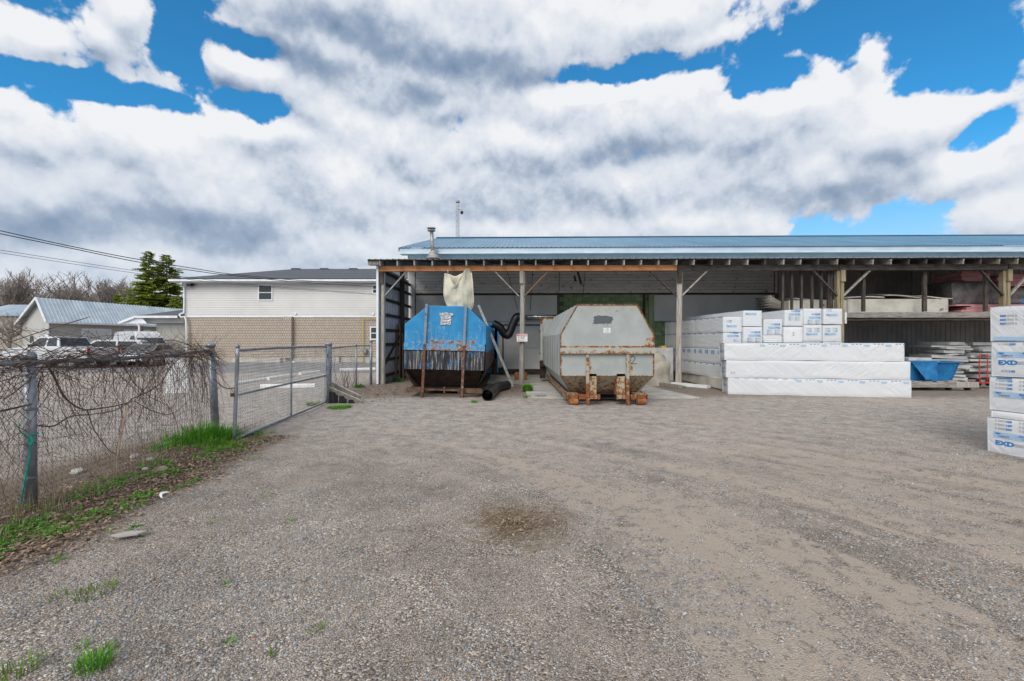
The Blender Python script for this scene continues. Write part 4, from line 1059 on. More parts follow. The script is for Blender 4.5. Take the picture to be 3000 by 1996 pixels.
# ladder seen edge-on
pA, pB = Vp(1401, 894, 16.1), Vector((.02, 16.35, 0))
t = thing('ladder', 'aluminium ladder leaning edge-on between blue container and shed post', 'ladder', pB)
dy = Vector((0, .40, 0))
for k in (0, 1): MB().beam(pA+dy*k, pB+dy*k, .03, .075, (0, 1, 0) if 0 else (1, 0, .45)).build('stile', 'alu', t)
for i in range(1, 10):
    p = pB+(pA-pB)*(i/10)
    MB().tube([p+Vector((0, -.022, 0)), p+dy], .016, 8).build('rung', 'dull_steel' if 0 else 'tyre', t)

# flexible black hose and pipe on the wall
def smooth_path(pts, n=8):
    pts = [Vector(p) for p in pts]; P = [pts[0]]+pts+[pts[-1]]; out_ = []
    for i in range(1, len(P)-2):
        for k in range(n):
            t_ = k/n; a, b_, c_, d_ = P[i-1:i+3]
            out_.append(.5*((2*b_)+(c_-a)*t_+(2*a-5*b_+4*c_-d_)*t_*t_+(3*b_-a-3*c_+d_)*t_**3))
    out_.append(pts[-1]); return out_
t = thing('suction_hose', 'black ribbed hose drooping from blue container to the steel duct', 'hose', (Vp(1480, 970, 19.5).x, 19.5, 0))
pts = smooth_path([Vp(1444, 948, 19.2), Vp(1462, 958, 19.2), Vp(1478, 978, 19.3), Vp(1490, 980, 19.3), Vp(1503, 950, 19.3), Vp(1513, 930, 19.3), Vp(1528, 928, 19.35)], 14)
MB().tube(pts, [.165+.014*(i % 2) for i in range(len(pts))], 16).build('hose', 'black', t, smooth=True)
t = thing('steel_duct', 'bright steel duct between the black hose and grey container', 'duct', (Vp(1590, 0, 19.3).x, 19.3, 0))
MB().tube([Vp(1532, 929, 19.35), Vp(1640, 928, 19.35)], .085, 16).build('duct', 'chrome', t, smooth=True)
for px in (1534, 1577, 1612): MB().tube([Vp(px, 929, 19.35), Vp(px+2, 929, 19.35)], .10, 16).build('clamp', 'dull_steel', t)
MB().tube([Vp(1540, 938, 19.5), Vp(1600, 938, 19.5)], .04, 10).build('small_pipe', 'dull_steel', t, smooth=True)
# hose piece on the ground
t = thing('loose_hose', 'short black hose lying on the gravel by blue container', 'hose', (-.5, 12.6, 0))
pts = smooth_path([Gp(1428, 1175)+Vector((0, .0, .155)), Gp(1440, 1164)+Vector((0, .1, .15)), Gp(1452, 1152)+Vector((0, .2, .14)), Gp(1468, 1148)+Vector((0, .3, .145)), Gp(1486, 1145)+Vector((0, .4, .145))], 9)
MB().tube(pts, [.148+.007*(i % 2) for i in range(len(pts))], 20, False).build('hose', 'black', t, smooth=True)
MB().tube([pts[0]+Vector((0, .02, 0)), pts[0]+(pts[2]-pts[0])*.35], .158, 20, False).build('collar', 'dull_steel', t)
# rusted base iron behind the middle post
o = MB().box((.10, 18.6, .0), (.62, 18.9, .34)).build('rusty_footing', 'rust_orange', bevel=.04); tag(o, 'orange rusted iron footing on the ground behind the signposted post', 'footing')
# crumpled grey rag on the pad
m = MB(); m.grid((.68, 13.2, .035), (1.0, 13.2, .035), (1.0, 13.5, .035), (.68, 13.5, .035), 10, 10, lambda p, u, v: p+Vector((0, 0, .05*abs(mn.noise(p*9)))))
tag(m.build('rag', 'tape'), 'small crumpled grey rag on the concrete left of grey container', 'rag')

# danger sign on post 2
c0 = SWp(PX[1]+.02, -.10, SZ(990, 0))
t = thing('danger_sign', 'white sign with red DANGER band on the shed post', 'sign', (c0.x, c0.y-.01, c0.z), TH)
hw, hh = .20, .14
MB().box((-hw, -.004, -hh), (hw, .004, hh)).build('sign_plate', 'ink_white', t, local=True)
fn = lambda x, z: (x, -.0065, z)
m = MB(); addrect(m, -hw+.015, hh-.085, hw-.015, hh-.015, fn); m.build('red_band', 'ink_red', t, local=True)
fn2 = lambda x, z: (x, -.009, z)
m = MB(); addtext(m, 'DANGER', .02, hh-.072, .048, fn2, .02, 1.15, True); m.build('sign_word', 'ink_white', t, local=True)
m = MB(); addtext(m, 'Flammable', -.06, .012, .028, fn2, .015); addtext(m, 'Materials', -.06, -.030, .028, fn2, .015); addtext(m, 'No Smoking, Matches', -.08, -.085, .016, fn2, .01); addtext(m, 'or Open Flames', -.08, -.112, .016, fn2, .01); m.build('sign_text', 'ink_black', t, local=True)
m = MB(); m.add([fn2(-.17, -.02), fn2(-.08, -.02), fn2(-.125, .058)], [(0, 1, 2)]); m.build('warning_triangle', 'yellow', t, local=True)
m = MB()
for k in range(20):
    a, b_ = k/20*6.283, (k+1)/20*6.283
    m.add([fn2(-.13+.036*math.cos(a), -.085+.036*math.sin(a)), fn2(-.13+.036*math.cos(b_), -.085+.036*math.sin(b_)), fn2(-.13+.027*math.cos(b_), -.085+.027*math.sin(b_)), fn2(-.13+.027*math.cos(a), -.085+.027*math.sin(a))], [(0, 1, 2, 3)])
m.beam((-.155, -.009, -.06), (-.105, -.009, -.11), .008, .001, (0, 1, 0)); m.build('no_smoking_ring', 'ink_red', t, local=True)

# ---------------------------------------------------------------- FOAM BUNDLES
def wrinkle(x, z, seed):
    a = mn.noise(Vector((x*1.1+z*1.9, (z-x*.6)*.5, seed)))
    b_ = mn.noise(Vector((x*7+z*9, (z*.7-x)*1.3, seed+5)))
    return .012*a+.006*b_
def bundle(name, label, cat, org, ang, l, d, h, seed, group=None, mat='wrap', amp=1., tilt=0.):
    """origin = front left bottom corner; front runs along +x"""
    t = thing(name, label, cat, org, ang, group)
    if tilt: t.rotation_euler = (tilt, 0, ang); WM[t.name] = Matrix.Translation(Vector(org)) @ t.rotation_euler.to_matrix().to_4x4()
    m = MB(); nu, nv, nw = max(4, int(l/.05)), max(5, int(h/.045)), max(4, int(d/.08))
    def low(p): return p + noisev(Vector((p.x*1.7, p.y*1.7, p.z*1.7+seed*7.3)))*.010*amp
    def fr(p, u, v):
        e = min(u*l, (1-u)*l, v*h, (1-v)*h); k = min(1, e/.05)
        r = .012*(1-min(1, e/.03))**2
        return low(p+Vector((0, r+wrinkle(p.x, p.z, seed)*k*amp, 0)))
    def sd(sg):
        def f(p, u, v):
            e = min(u*d, (1-u)*d, v*h, (1-v)*h); k = min(1, e/.05); r = .012*(1-min(1, e/.03))**2
            return low(p+Vector((sg*(r+wrinkle(p.y, p.z, seed+3)*k*amp), 0, 0)))
        return f
    def tp(p, u, v): return low(p)
    m.grid((0, 0, 0), (l, 0, 0), (l, 0, h), (0, 0, h), nu, nv, fr)
    m.grid((0, d, 0), (0, 0, 0), (0, 0, h), (0, d, h), nw, nv, sd(1))
    m.grid((l, 0, 0), (l, d, 0), (l, d, h), (l, 0, h), nw, nv, sd(-1))
    m.grid((0, 0, h), (l, 0, h), (l, d, h), (0, d, h), nu, nw, tp)
    m.grid((l, d, 0), (0, d, 0), (0, d, h), (l, d, h), 6, 4, tp)
    m.grid((0, d, 0), (l, d, 0), (l, 0, 0), (0, 0, 0), 6, 4, tp)
    o = m.build('wrapping', mat, t, local=True, smooth=True)
    mm = o.modifiers.new('w', 'WELD'); mm.merge_threshold = .004
    fro = lambda x, z: tuple(low(Vector((x, wrinkle(x, z, seed)*amp, z)))+Vector((0, -.0045, 0)))
    lef = lambda y, z: tuple(low(Vector((wrinkle(y, z, seed+3)*amp, y, z)))+Vector((-.0045, 0, 0)))
    return t, fro, lef
def printset(t, fn, x, z, s=1., flip=False, rows=('100', '160', '200'), big=True, logo=True, zr=None, lw=1., grey=True, band=True):
    """the maker's printed pattern; flip turns it upside down about (x,z)"""
    f = (lambda a, b_: fn(x-a*s, z-b_*s)) if flip else (lambda a, b_: fn(x+a*s, z+b_*s))
    mb, mg, mp = MB(), MB(), MB()
    for i, r_ in enumerate(rows):
        zz = .13-.056*i
        if grey:
            addtext(mg, 'EXD', .035, zz, .030, f, 0, .95)
            for (a0, b0, a1, b1) in ((0, 0, .02, .003), (0, .022, .02, .025), (0, 0, .003, .025), (.017, 0, .02, .025)): addrect(mg, a0, zz+b0+.003, a1, zz+b1+.003, f)
        addtext(mb, r_, .115, zz, .031, f, .035, 1.1)
    if logo:
        if band: addrect(mp, -.02, -.105, .42*lw, -.020, f, 6)
        ff = (lambda a, b_: fn(x-a*s, z-b_*s))
        up = .0025
        def fl(a, b_):
            q = f(a, b_); n_ = (fn(x, z)[0]-fn(x, z)[0]); return q
        g2 = (lambda a, b_: (lambda q: q if fn is None else q)(f(a, b_)))
        def off(a, b_):
            q = Vector(f(a, b_)); nrm = OFFN[0]; return tuple(q+nrm*.003)
        addtext(mb, 'eps', .0, -.050, .028, off, .05, 1.2)
        addtext(mg, 'DEPOT', .035, -.090, .026, off, .03, 1.1)
        for k in range(3): addrect(mp, .22, -.045-.015*k, .36, -.041-.015*k, off)
    if big:
        addtext(mb, 'EXD', .0, -.205, .062, f, .05, 1.25)
        for k in range(3): addrect(mg, .21, -.165-.016*k, .33, -.160-.016*k, f)
    for m_, n_, mt in ((mb, 'blue_print', 'print_blue'), (mg, 'grey_print', 'print_grey'), (mp, 'pale_print', 'print_pale')):
        if m_.v: m_.build(n_, mt, t, local=True, kind='stuff')
OFFN = [Vector((0, -1, 0))]

# three long bundles in front
ang = -.186
A0 = Vector((6.64, 13.98, 0)); dx_ = Vector((math.cos(ang), math.sin(ang), 0)); dyv = Vector((-math.sin(ang), math.cos(ang), 0))
lab3 = ['bottom long white wrapped foam bundle lying on the gravel', 'middle long white wrapped foam bundle of the front stack', 'topmost long white wrapped foam bundle of the front stack']
for i, (sx_, l, z0, h) in enumerate(((0, 4.92, 0.0, .515), (-.05, 4.96, .52, .525), (-.10, 4.86, 1.05, .525))):
    o_ = A0+dx_*sx_+dyv*(.01*i)+Vector((0, 0, z0))
    t, fro, lef = bundle('foam_bundle', lab3[i], 'foam bundle', o_, ang, l, .62, h, 1.3+i*2.1, 'long foam bundles of the front stack', amp=1.2)
    OFFN[0] = Vector((-1, 0, 0))
    g_ = lambda a, b_, lef=lef: lef(.60-a, b_)
    printset(t, g_, .12, .33, 1.0, flip=False, big=(i == 1), lw=.9)
    OFFN[0] = Vector((0, -1, 0))
    mb, mp = MB(), MB()
    ztick = .50 if i != 1 else .015
    if i != 1:
        x = 1.9 if i == 0 else 1.0
        if i == 0:
            for k in range(7): addrect(mp, .2+k*.27, h-.03, .32+k*.27, h-.015, fro, 2)
        while x < l-.2:
            addrect(mp, x, h-.075, x+.16, h-.045, fro, 2); addrect(mp, x+.02, h-.11, x+.15, h-.085, fro, 2)
            for q in range(3): addrect(mb, x+.26+.1*q, h-.045, x+.32+.1*q, h-.028, fro)
            x += .56
    if mb.v: mb.build('blue_print', 'print_blue', t, local=True, kind='stuff')
    if mp.v: mp.build('pale_print', 'print_pale', t, local=True, kind='stuff')
    if i == 1:
        m = MB(); addtext(m, '2.2', .13, .12, .06, fro, .0, 1.2); m.build('grey_print', 'print_grey', t, local=True, kind='stuff')

# square-ended bundles standing behind, long sides running back
ca = Vector((6.99, 15.02, 0)); a2 = .035
def zz(py, D=15.0): return H+(998-py)/F*D
LB = 4.85
cols = [ # px0, px1, D, list of (ytop, ybottom, kind, label)
 (2119, 2176, 15.05, [(927, 974, 'f1'), (974, 1021, 'x2'), (1021, 1068, 's'), (1068, 1110, 's')]),
 (2178, 2235, 15.0, [(909, 956, 'p1'), (957, 1004, 'x1'), (1004, 1052, 'h'), (1052, 1100, 'h'), (1100, 1143, 'h')]),
 (2237, 2295, 15.1, [(934, 981, 'x1'), (982, 1003, 'sheets'), (1003, 1050, 'h'), (1050, 1100, 'h'), (1100, 1142, 'h')]),
 (2298, 2355, 15.05, [(908, 955, 'd1'), (956, 1003, 'two'), (1003, 1050, 'h'), (1050, 1100, 'h'), (1100, 1142, 'h')]),
 (2356, 2411, 15.0, [(903, 951, 'x1'), (951, 1001, 'r2'), (1001, 1048, 'h'), (1048, 1096, 'h'), (1096, 1143, 'h')]),
 (2412, 2470, 15.0, [(903, 950, 'b1'), (951, 1001, 'r2'), (1001, 1048, 'h'), (1048, 1096, 'h'), (1096, 1143, 'h')])]
labs = {(0,0): 'top square-ended bundle of the leftmost column behind the front stack', (0,1): 'square-ended bundle second from top in the leftmost column',
 (0,2): 'grey-white bundle third from top of the leftmost column, long side showing', (0,3): 'lowest wrapped bundle of the leftmost column above the worn slab',
 (1,0): 'top square-ended bundle of the second column with blue bar print', (1,1): 'lower square-ended bundle of the second column with EXD print',
 (2,0): 'single square-ended bundle topping the low third column', (3,0): 'top square-ended bundle of the fourth column, above the bare block marked 2',
 (3,1): 'bare white foam block with the figure 2 written on its end', (4,0): 'top square-ended bundle of the fifth column with upside-down EXD',
 (4,1): 'lower square-ended bundle of the fifth column with blue rows', (5,0): 'topmost square-ended bundle at the right end beside the tan post',
 (5,1): 'lower square-ended bundle at the right end beside the tan post'}
for ci, (p0, p1, D_, rows) in enumerate(cols):
    for ri, (yt, yb_, kd) in enumerate(rows):
        X0_ = (p0-1500)/F*D_; X1_ = (p1-1500)/F*D_; z1 = zz(yt, D_); z0 = zz(yb_, D_) if ri < len(rows)-1 or ci == 0 else 0.
        w_ = X1_-X0_-.008; sft = random.uniform(-.03, .03) if ci else 0
        aa = .06 if ci == 0 else .03
        sd_ = 20+ci*5+ri*1.7
        if kd == 'sheets':
            for q in range(4):
                h_ = (z1-z0)/4
                o = MB().box((X0_-.02*(q % 2), D_+.01*q, z0+q*h_), (X1_-.03-.02*(q % 2), D_+2.4, z0+(q+1)*h_-.006)).build('foam_sheet', 'foam_white', bevel=.004)
                tag(o, 'thin bare foam sheet, %s of four under the low third column bundle' % ['lowest', 'second', 'third', 'topmost'][q], 'foam sheet', 'foam sheets between the bundles')
            continue
        lb = labs.get((ci, ri), 'white foam bundle low in the %s column, behind the front stack' % ['first', 'second', 'third', 'fourth', 'fifth', 'sixth'][ci]+['', '', ', upper', ', middle', ', lowest'][ri])
        t, fro, lef = bundle('foam_bundle', lb, 'foam bundle' if kd != 'two' else 'foam block', (X0_, D_+sft+(.01*ri), z0), aa, w_, LB if ci in (0, 1) else 2.44, z1-z0-.006, sd_, 'square-ended foam bundles stacked behind', mat='foam_white' if kd == 'two' else 'wrap', amp=.9 if kd != 'two' else .15)
        OFFN[0] = Vector((0, -1, 0)); hh_ = z1-z0
        if kd == 'x1': printset(t, fro, .56, .17, .95, flip=True, big=True, logo=True, rows=('200', '160', '100')); printset(t, fro, .30, .17, .95, flip=True, big=False, logo=False)
        if kd == 'x2': printset(t, fro, .52, .36, .9, flip=True, rows=('400', '250'))
        if kd == 'f1': printset(t, fro, .12, .26, .9, rows=('250', '300'), big=False, lw=.9)
        if kd == 'p1': printset(t, fro, .08, .46, .9, rows=(), big=False)
        if kd == 'd1': printset(t, fro, .52, .32, .9, flip=True, rows=('200', '160', '100')); printset(t, fro, .30, .32, .9, flip=True, rows=('400', '300', '250'), big=False, logo=False)
        if kd == 'b1': printset(t, fro, .10, .36, .9, rows=('100', '160'), big=False)
        if kd == 'r2': printset(t, fro, .08, .30, .9, rows=('100', '160', '200'), big=False); printset(t, fro, .34, .30, .9, rows=('250', '300', '400'), big=False, logo=False)
        if kd == 'two':
            m = MB(); addtext(m, '2', .28, .22, .12, fro); m.build('grey_print', 'print_grey', t, local=True, kind='stuff')
        if ci == 0:   # small blue ticks down the long side
            mb = MB(); y = .1
            while y < LB-.2:
                if ri in (0, 1): addrect(mb, y, hh_-.05, y+.06, hh_-.015, lef); addrect(mb, y+.12, hh_-.035, y+.22, hh_-.02, lef)
                elif ri == 2:
                    addrect(mb, y, hh_-.22, y+.05, hh_-.06, lef)
                    for q in range(4): addrect(mb, y+.08+q*.04, hh_-.20, y+.10+q*.04, hh_-.07, lef)
                else: addrect(mb, y, hh_-.06, y+.08, hh_-.01, lef)
                y += .46
            mb.build('blue_print', 'print_blue', t, local=True, kind='stuff')
            m = MB(); addrect(m, 2.1, .01, 2.18, hh_-.02, lef, 2); m.build('tape_seam', 'foam_white', t, local=True)
# worn slab under the leftmost column
o = MB().box((6.93, 14.95, 0.02), (7.55, 19.8, zz(1108, 15.05)-.01)).build('foam_slab', 'foam_old', bevel=.03); tag(o, 'worn cream foam slab under the leftmost bundle column', 'foam slab')
o = MB().beam((5.35, 17.6, .06), (6.75, 15.6, .06), .22, .10).build('white_plank', 'white_trim'); tag(o, 'long white plank on the ground left of the foam bundles', 'plank')
o = MB().beam((5.25, 17.0, .07), (5.75, 15.5, .07), .12, .12).build('timber_length', 'wood_grey'); tag(o, 'short dark timber lying on the concrete pad edge', 'timber')
# tarp-covered lump and box between grey container and bundles
m = MB(); n1, n2 = 22, 12; cc = Vector((5.35, 17.4, 0))
for j in range(n2+1):
    ph = j/n2*math.pi/2
    for i in range(n1):
        a = i/n1*2*math.pi
        rr = 1+.18*mn.noise(Vector((math.cos(a)*1.5, math.sin(a)*1.5, ph*2)))
        m.v.append(tuple(cc+Vector((.72*rr*math.cos(a)*math.cos(ph)**.45, .9*rr*math.sin(a)*math.cos(ph)**.45, 1.1*math.sin(ph)**.9*rr))))
for j in range(n2):
    for i in range(n1): m.f.append((j*n1+i, j*n1+(i+1) % n1, (j+1)*n1+(i+1) % n1, (j+1)*n1+i))
tag(m.build('bulk_bag', 'beige_tarp', smooth=True), 'beige filled bulk bag slumped behind the grey container', 'bulk bag')
o = MB().box((5.75, 18.6, 0), (6.6, 19.6, 1.35)).build('foam_block', 'foam_grey', bevel=.02); tag(o, 'grey foam block standing behind the beige bulk bag', 'foam block')
o = MB().box((Vp(1917, 0, 19).x, 19.0, 1.34), (Vp(1931, 0, 19).x, 19.3, 1.42)).build('yellow_box', 'yellow'); 
o.location = (.30, 0, .01); tag(o, 'small yellow box on top of the grey foam block', 'box')

# near stack at the right edge of the view
an = math.atan2(-.96, .28)
E0 = Vector((7.10, 6.80, 0)); ex = Vector((.28, -.96, 0)); ey = Vector((.96, .28, 0))
rl = [('bottom bundle of the near right stack, resting on the gravel', .0, .515, .0, 'n0'), ('bundle second from bottom of the near right stack', .625, 1.12, .02, 'n1'),
      ('bundle third from bottom of the near right stack with EXD print', 1.125, 1.63, .045, 'n2'), ('topmost bundle of the near right stack, print upside down', 1.635, 2.15, .03, 'n3')]
for i, (lb, z0, z1, sh_, kd) in enumerate(rl):
    o_ = E0+ex*sh_+Vector((0, 0, z0))
    t, fro, lef = bundle('foam_bundle', lb, 'foam bundle', o_, an, 1.22, 2.44, z1-z0, 50+i*3.3, 'foam bundles of the near right stack', amp=1.)
    h_ = z1-z0; OFFN[0] = Vector((0, -1, 0))
    if kd == 'n0':
        for xx in (.10, .36, .62): printset(t, fro, xx, .33, 1.0, big=(xx != .36), lw=.62)
    if kd == 'n1':
        for xx in (.08, .34, .60): printset(t, fro, xx, .30, 1.0, big=False, lw=.62)
        m = MB(); addrect(m, .09, h_-.025, .26, h_-.008, fro, 3); m.build('blue_print', 'print_blue', t, local=True, kind='stuff')
    if kd == 'n2':
        for xx in (.09, .35, .61): printset(t, fro, xx, .38, 1.0, rows=('160', '200') if xx < .3 else ('300', '400'), big=(xx != .35), lw=.62)
        m = MB(); addtext(m, 'EXD', .12, .065, .030, fro); m.build('grey_print', 'print_grey', t, local=True, kind='stuff')
        m = MB(); addtext(m, '100', .20, .065, .031, fro, .035, 1.1); m.build('blue_print', 'print_blue', t, local=True, kind='stuff')
    if kd == 'n3':
        for xx in (.30, .56, .82): printset(t, fro, xx, .48, 1.0, flip=True, rows=(), big=False, logo=False); printset(t, fro, xx, .40, 1.0, flip=True, rows=('250', '300', '400')[::1], big=(xx > .5), logo=False)
        m = MB(); addrect(m, .05, .01, 1.1, .065, fro, 12); m.build('pale_print', 'print_pale', t, local=True, kind='stuff')
o_ = E0+ex*.04+ey*.0+Vector((0, 0, .52))
t, fro, lef = bundle('foam_slab', 'thin plain foam slab between the two lowest bundles of the near right stack', 'foam slab', o_, an, 1.16, 2.4, .10, 77, mat='foam_white', amp=.2)

# ---------------------------------------------------------------- RIGHT BAY CONTENTS
def Sbox(name, mat, px0, px1, y0, y1, z0, z1, label, cat, group=None, rz=0., bev=.01):
    a, b_ = SX(px0, y0), SX(px1, y0)
    m = MB(); M = SW @ T(a, y0, z0) @ Matrix.Rotation(rz, 4, 'Z')
    m.box((0, 0, 0), (b_-a, y1-y0, z1-z0), M)
    o = m.build(name, mat, bevel=bev); tag(o, label, cat, group); return o
zlf = zl+.105
# long cream foam blocks on the loft
Sbox('foam_block', 'foam_old', 2310, 2480, .75, 2.2, zlf, SZ(880, 12, .75), 'cream foam block at left end of the loft behind the struts', 'foam block')
Sbox('foam_block', 'foam_old', 2484, 2780, .7, 2.0, zlf, SZ(876, 13, .7), 'long cream foam block lying on the loft floor', 'foam block', bev=.06)
for i, (a, b_, y, up, th) in enumerate(((2480, 2590, .9, 14, .05), (2600, 2700, .8, 22, .04), (2700, 2790, .75, 16, .04), (2330, 2470, 1.0, 20, .05))):
    z0 = SZ(876 if i < 3 else 879, 13, .8)+.02; xa, xb_ = SX(a, y), SX(b_, y); m = MB()
    m.grid((xa, y, z0), (xb_, y, z0), (xb_, y+1.4, z0+.05), (xa, y+1.4, z0+.05), 14, 5, lambda p, u, v, i=i, up=up: p+Vector((0, 0, up/F*17*(math.sin(u*math.pi*.9+i)*.5+.5)*(.5+v*.5)))+noisev(p)*.02)
    m.v = [tuple(SW @ Vector(p)) for p in m.v]
    o = m.build('foam_sheet', 'foam_old', smooth=True); md = o.modifiers.new('s', 'SOLIDIFY'); md.thickness = th
    tag(o, ['warped cream foam sheet on the loft next to the tan post', 'peaked cream foam sheet in the middle of the loft pile', 'curled pale foam sheet by the dark wrapped bales', 'bent cream foam sheet behind the row of thin struts'][i], 'foam sheet')
# curved stack end at the left of the loft
for q in range(5):
    m = MB(); y = 1.0+q*.02
    m.grid((SX(2256, y), y, 0), (SX(2330, y), y, 0), (SX(2330, y), y+1.2, 0), (SX(2256, y), y+1.2, 0), 12, 2, lambda p, u, v, q=q: Vector((p.x, p.y, SZ(906-q*3.2, 9, 1)+(1-u)**2*(.10+q*.07))))
    m.v = [tuple(SW @ Vector(p)) for p in m.v]
    o = m.build('curled_sheet', 'foam_old', smooth=True); md = o.modifiers.new('s', 'SOLIDIFY'); md.thickness = .012
    tag(o, 'thin curled-up sheet, %s in the fan at the loft left end' % ['lowest', 'second', 'middle', 'fourth', 'topmost'][q], 'foam sheet', 'curled sheets on the loft')
# pink foam boards: layers
z = zlf; k = 0; ORDP = ['lowest', 'second lowest', 'third lowest', 'fourth from bottom', 'fourth from top', 'third from top', 'second from top', 'topmost']
for (a, b_, n_, th) in ((2815, 3060, 4, .055), (2838, 3070, 3, .05), (2800, 3065, 1, .05)):
    for q in range(n_):
        o = Sbox('pink_board', 'foam_pink', a+random.uniform(-8, 10), b_, .55+random.uniform(0, .06), 2.4, z, z+th-.006, 'faded pink foam board, %s in the loft stack at the right' % ORDP[k], 'foam board', 'pink foam boards on the loft', bev=.004); z += th; k += 1
z1 = z
def bale(px0, px1, z0, z1, y, label):
    a, b_ = SX(px0, y), SX(px1, y); m = MB()
    def fb(p, u, v):
        e = min(u, 1-u, v, 1-v)*4; e = min(1, e)
        return p+Vector((0, -.10*e**.5, 0))+noisev(p*3)*.05+noisev(p*9)*.02
    m.grid((a, y, z0), (b_, y, z0), (b_, y, z1), (a, y, z1), 24, 14, fb); m.grid((a, y, z1), (b_, y, z1), (b_, y+1.2, z1), (a, y+1.2, z1), 12, 6, lambda p, u, v: p+noisev(p*3)*.05)
    m.grid((a, y+1.2, z0), (a, y, z0), (a, y, z1), (a, y+1.2, z1), 8, 8, lambda p, u, v: p+noisev(p*3)*.05)
    m.v = [tuple(SW @ Vector(p)) for p in m.v]
    tag(m.build('wrapped_bale', 'tarp_dark', smooth=True), label, 'bale')
bale(2788, 2905, z1-.02, SZ(826, 16, .8), .85, 'dark torn wrapped bale on the pink boards left of loft strut')
bale(2900, 3080, z1-.0, SZ(842, 17, .8), .95, 'dark wrapped bale at the right edge behind the tan post')
z = SZ(824, 16, .9)
for q in range(6):
    Sbox('pink_board', 'foam_pink', 2818+random.uniform(-6, 8), 2900, 1.0, 2.3, z, z+.06, 'faded pink foam board, %s of the six on the torn dark bale' % ['lowest', 'second', 'third', 'fourth', 'fifth', 'topmost'][q], 'foam board', 'pink foam boards above the bales', bev=.004); z += .066
z = SZ(838, 17, .9)
for q in range(7):
    Sbox('pink_board', 'foam_pink', 2925+random.uniform(-6, 8), 3080, 1.0, 2.3, z, z+.06, 'faded pink foam board, %s of the seven behind the tan post' % ['lowest', 'second', 'third', 'fourth', 'fifth', 'sixth', 'topmost'][q], 'foam board', 'pink foam boards above the bales', bev=.004); z += .066
# heap of grey boards on the ground
ORD = ['lowest', 'second lowest', 'third lowest', 'fourth', 'fifth', 'sixth', 'seventh', 'eighth', 'ninth', 'tenth', 'eleventh', 'twelfth', 'thirteenth', 'fourteenth', 'fifteenth', 'sixteenth', 'seventeenth']
random.seed(21)
for pn_, st_ in zip(('left', 'middle', 'right'), ((2740, 2830, 1.3), (2800, 2900, 1.6), (2850, 3000, 1.2))):
    z = .02; kk = 0
    while z < 1.55:
        th = random.choice((.07, .09, .12)); a = st_[0]+random.uniform(-28, 12); b_ = st_[1]+random.uniform(-15, 20)
        if z > 1.0: a += 18
        M = SW @ T((SX(a, st_[2])+SX(b_, st_[2]))/2, st_[2]+.5+random.uniform(-.1, .1), z) @ Matrix.Rotation(random.uniform(-.25, .25), 4, 'Z') @ Matrix.Rotation(random.uniform(-.05, .05), 4, 'Y')
        wd = (SX(b_, st_[2])-SX(a, st_[2]))/2
        o = MB().box((-wd, -.55, 0), (wd, .55, th), M).build('foam_board', 'foam_grey', bevel=.006)
        tag(o, 'dusty grey foam board, %s up in the %s pile under the loft' % (ORD[kk], pn_), 'foam board', 'grey foam boards heaped under the loft'); kk += 1; z += th+random.uniform(.012, .03)
# wheeled timber cart with tub
ct = thing('timber_cart', 'low wheeled timber cart carrying the blue tub under the loft', 'cart', Gp(2760, 1150))
D0_ = 14.9
zc0, zc1 = zz(1136, D0_), zz(1120, D0_)
X0_, X1_ = (2600-1500)/F*D0_, (2800-1500)/F*D0_
for q in range(3): MB().box((X0_, D0_+q*.45, zc0), (X1_+random.uniform(0, .5), D0_+.09+q*.45, zc1-.005)).build('side_rail', 'wood_greyx', ct, bevel=.006)
MB().box((X1_+.01, D0_-.02, zc0-.0), (X1_+.75, D0_+.06, zc1+.0)).build('side_rail', 'wood_grey', ct, bevel=.006)
for q in range(6): MB().box((X0_+.1+q*.38, D0_-.0, zc1), (X0_+.35+q*.38, D0_+1.1, zc1+.03)).build('deck_board', 'wood_grey', ct)
for px in (2640, 2788, 2844):
    x = (px-1500)/F*D0_
    for yy in (D0_+.12, D0_+.95):
        o = MB().tube([(x-.03, yy, .11), (x+.03, yy, .11)], .11, 18).build('caster_wheel', 'tyre', ct)
        MB().box((x-.05, yy-.03, .10), (x-.034, yy+.03, zc0)).box((x+.034, yy-.03, .10), (x+.05, yy+.03, zc0)).build('caster_fork', 'black', o)
# tub
m = MB(); xa, xb_ = (2655-1500)/F*15.1, (2815-1500)/F*15.1; zt0, zt1 = zc1+.035, zz(1061, 15.1)
ins = .16; yb0, yb1 = 15.0, 15.85
def ring(x0_, x1_, y0_, y1_, z): 
    r_ = .12; pts = []
    for cx, cy, a0 in ((x1_-r_, y1_-r_, 0), (x0_+r_, y1_-r_, 90), (x0_+r_, y0_+r_, 180), (x1_-r_, y0_+r_, 270)):
        for k in range(5): a = R(a0+k*22.5); pts.append((cx+r_*math.cos(a), cy+r_*math.sin(a), z))
    return pts
rings = [ring(xa+ins, xb_-ins, yb0+ins, yb1-ins, zt0), ring(xa+.03, xb_-.03, yb0+.03, yb1-.03, zt1-.03), ring(xa-.03, xb_+.03, yb0-.03, yb1+.03, zt1-.02), ring(xa-.03, xb_+.03, yb0-.03, yb1+.03, zt1+.015), ring(xa+.03, xb_-.03, yb0+.03, yb1-.03, zt1+.01), ring(xa+ins+.02, xb_-ins-.02, yb0+ins, yb1-ins, zt0+.02)]
for r_ in rings: m.v += r_
n_ = 20
for j in range(5):
    for i in range(n_): m.f.append((j*n_+i, j*n_+(i+1) % n_, (j+1)*n_+(i+1) % n_, (j+1)*n_+i))
m.f.append(tuple(range(n_))); m.f.append(tuple(5*n_+k for k in range(n_)))
tag(m.build('tub', 'tub_blue'), 'blue plastic tub sitting on the timber cart', 'tub')
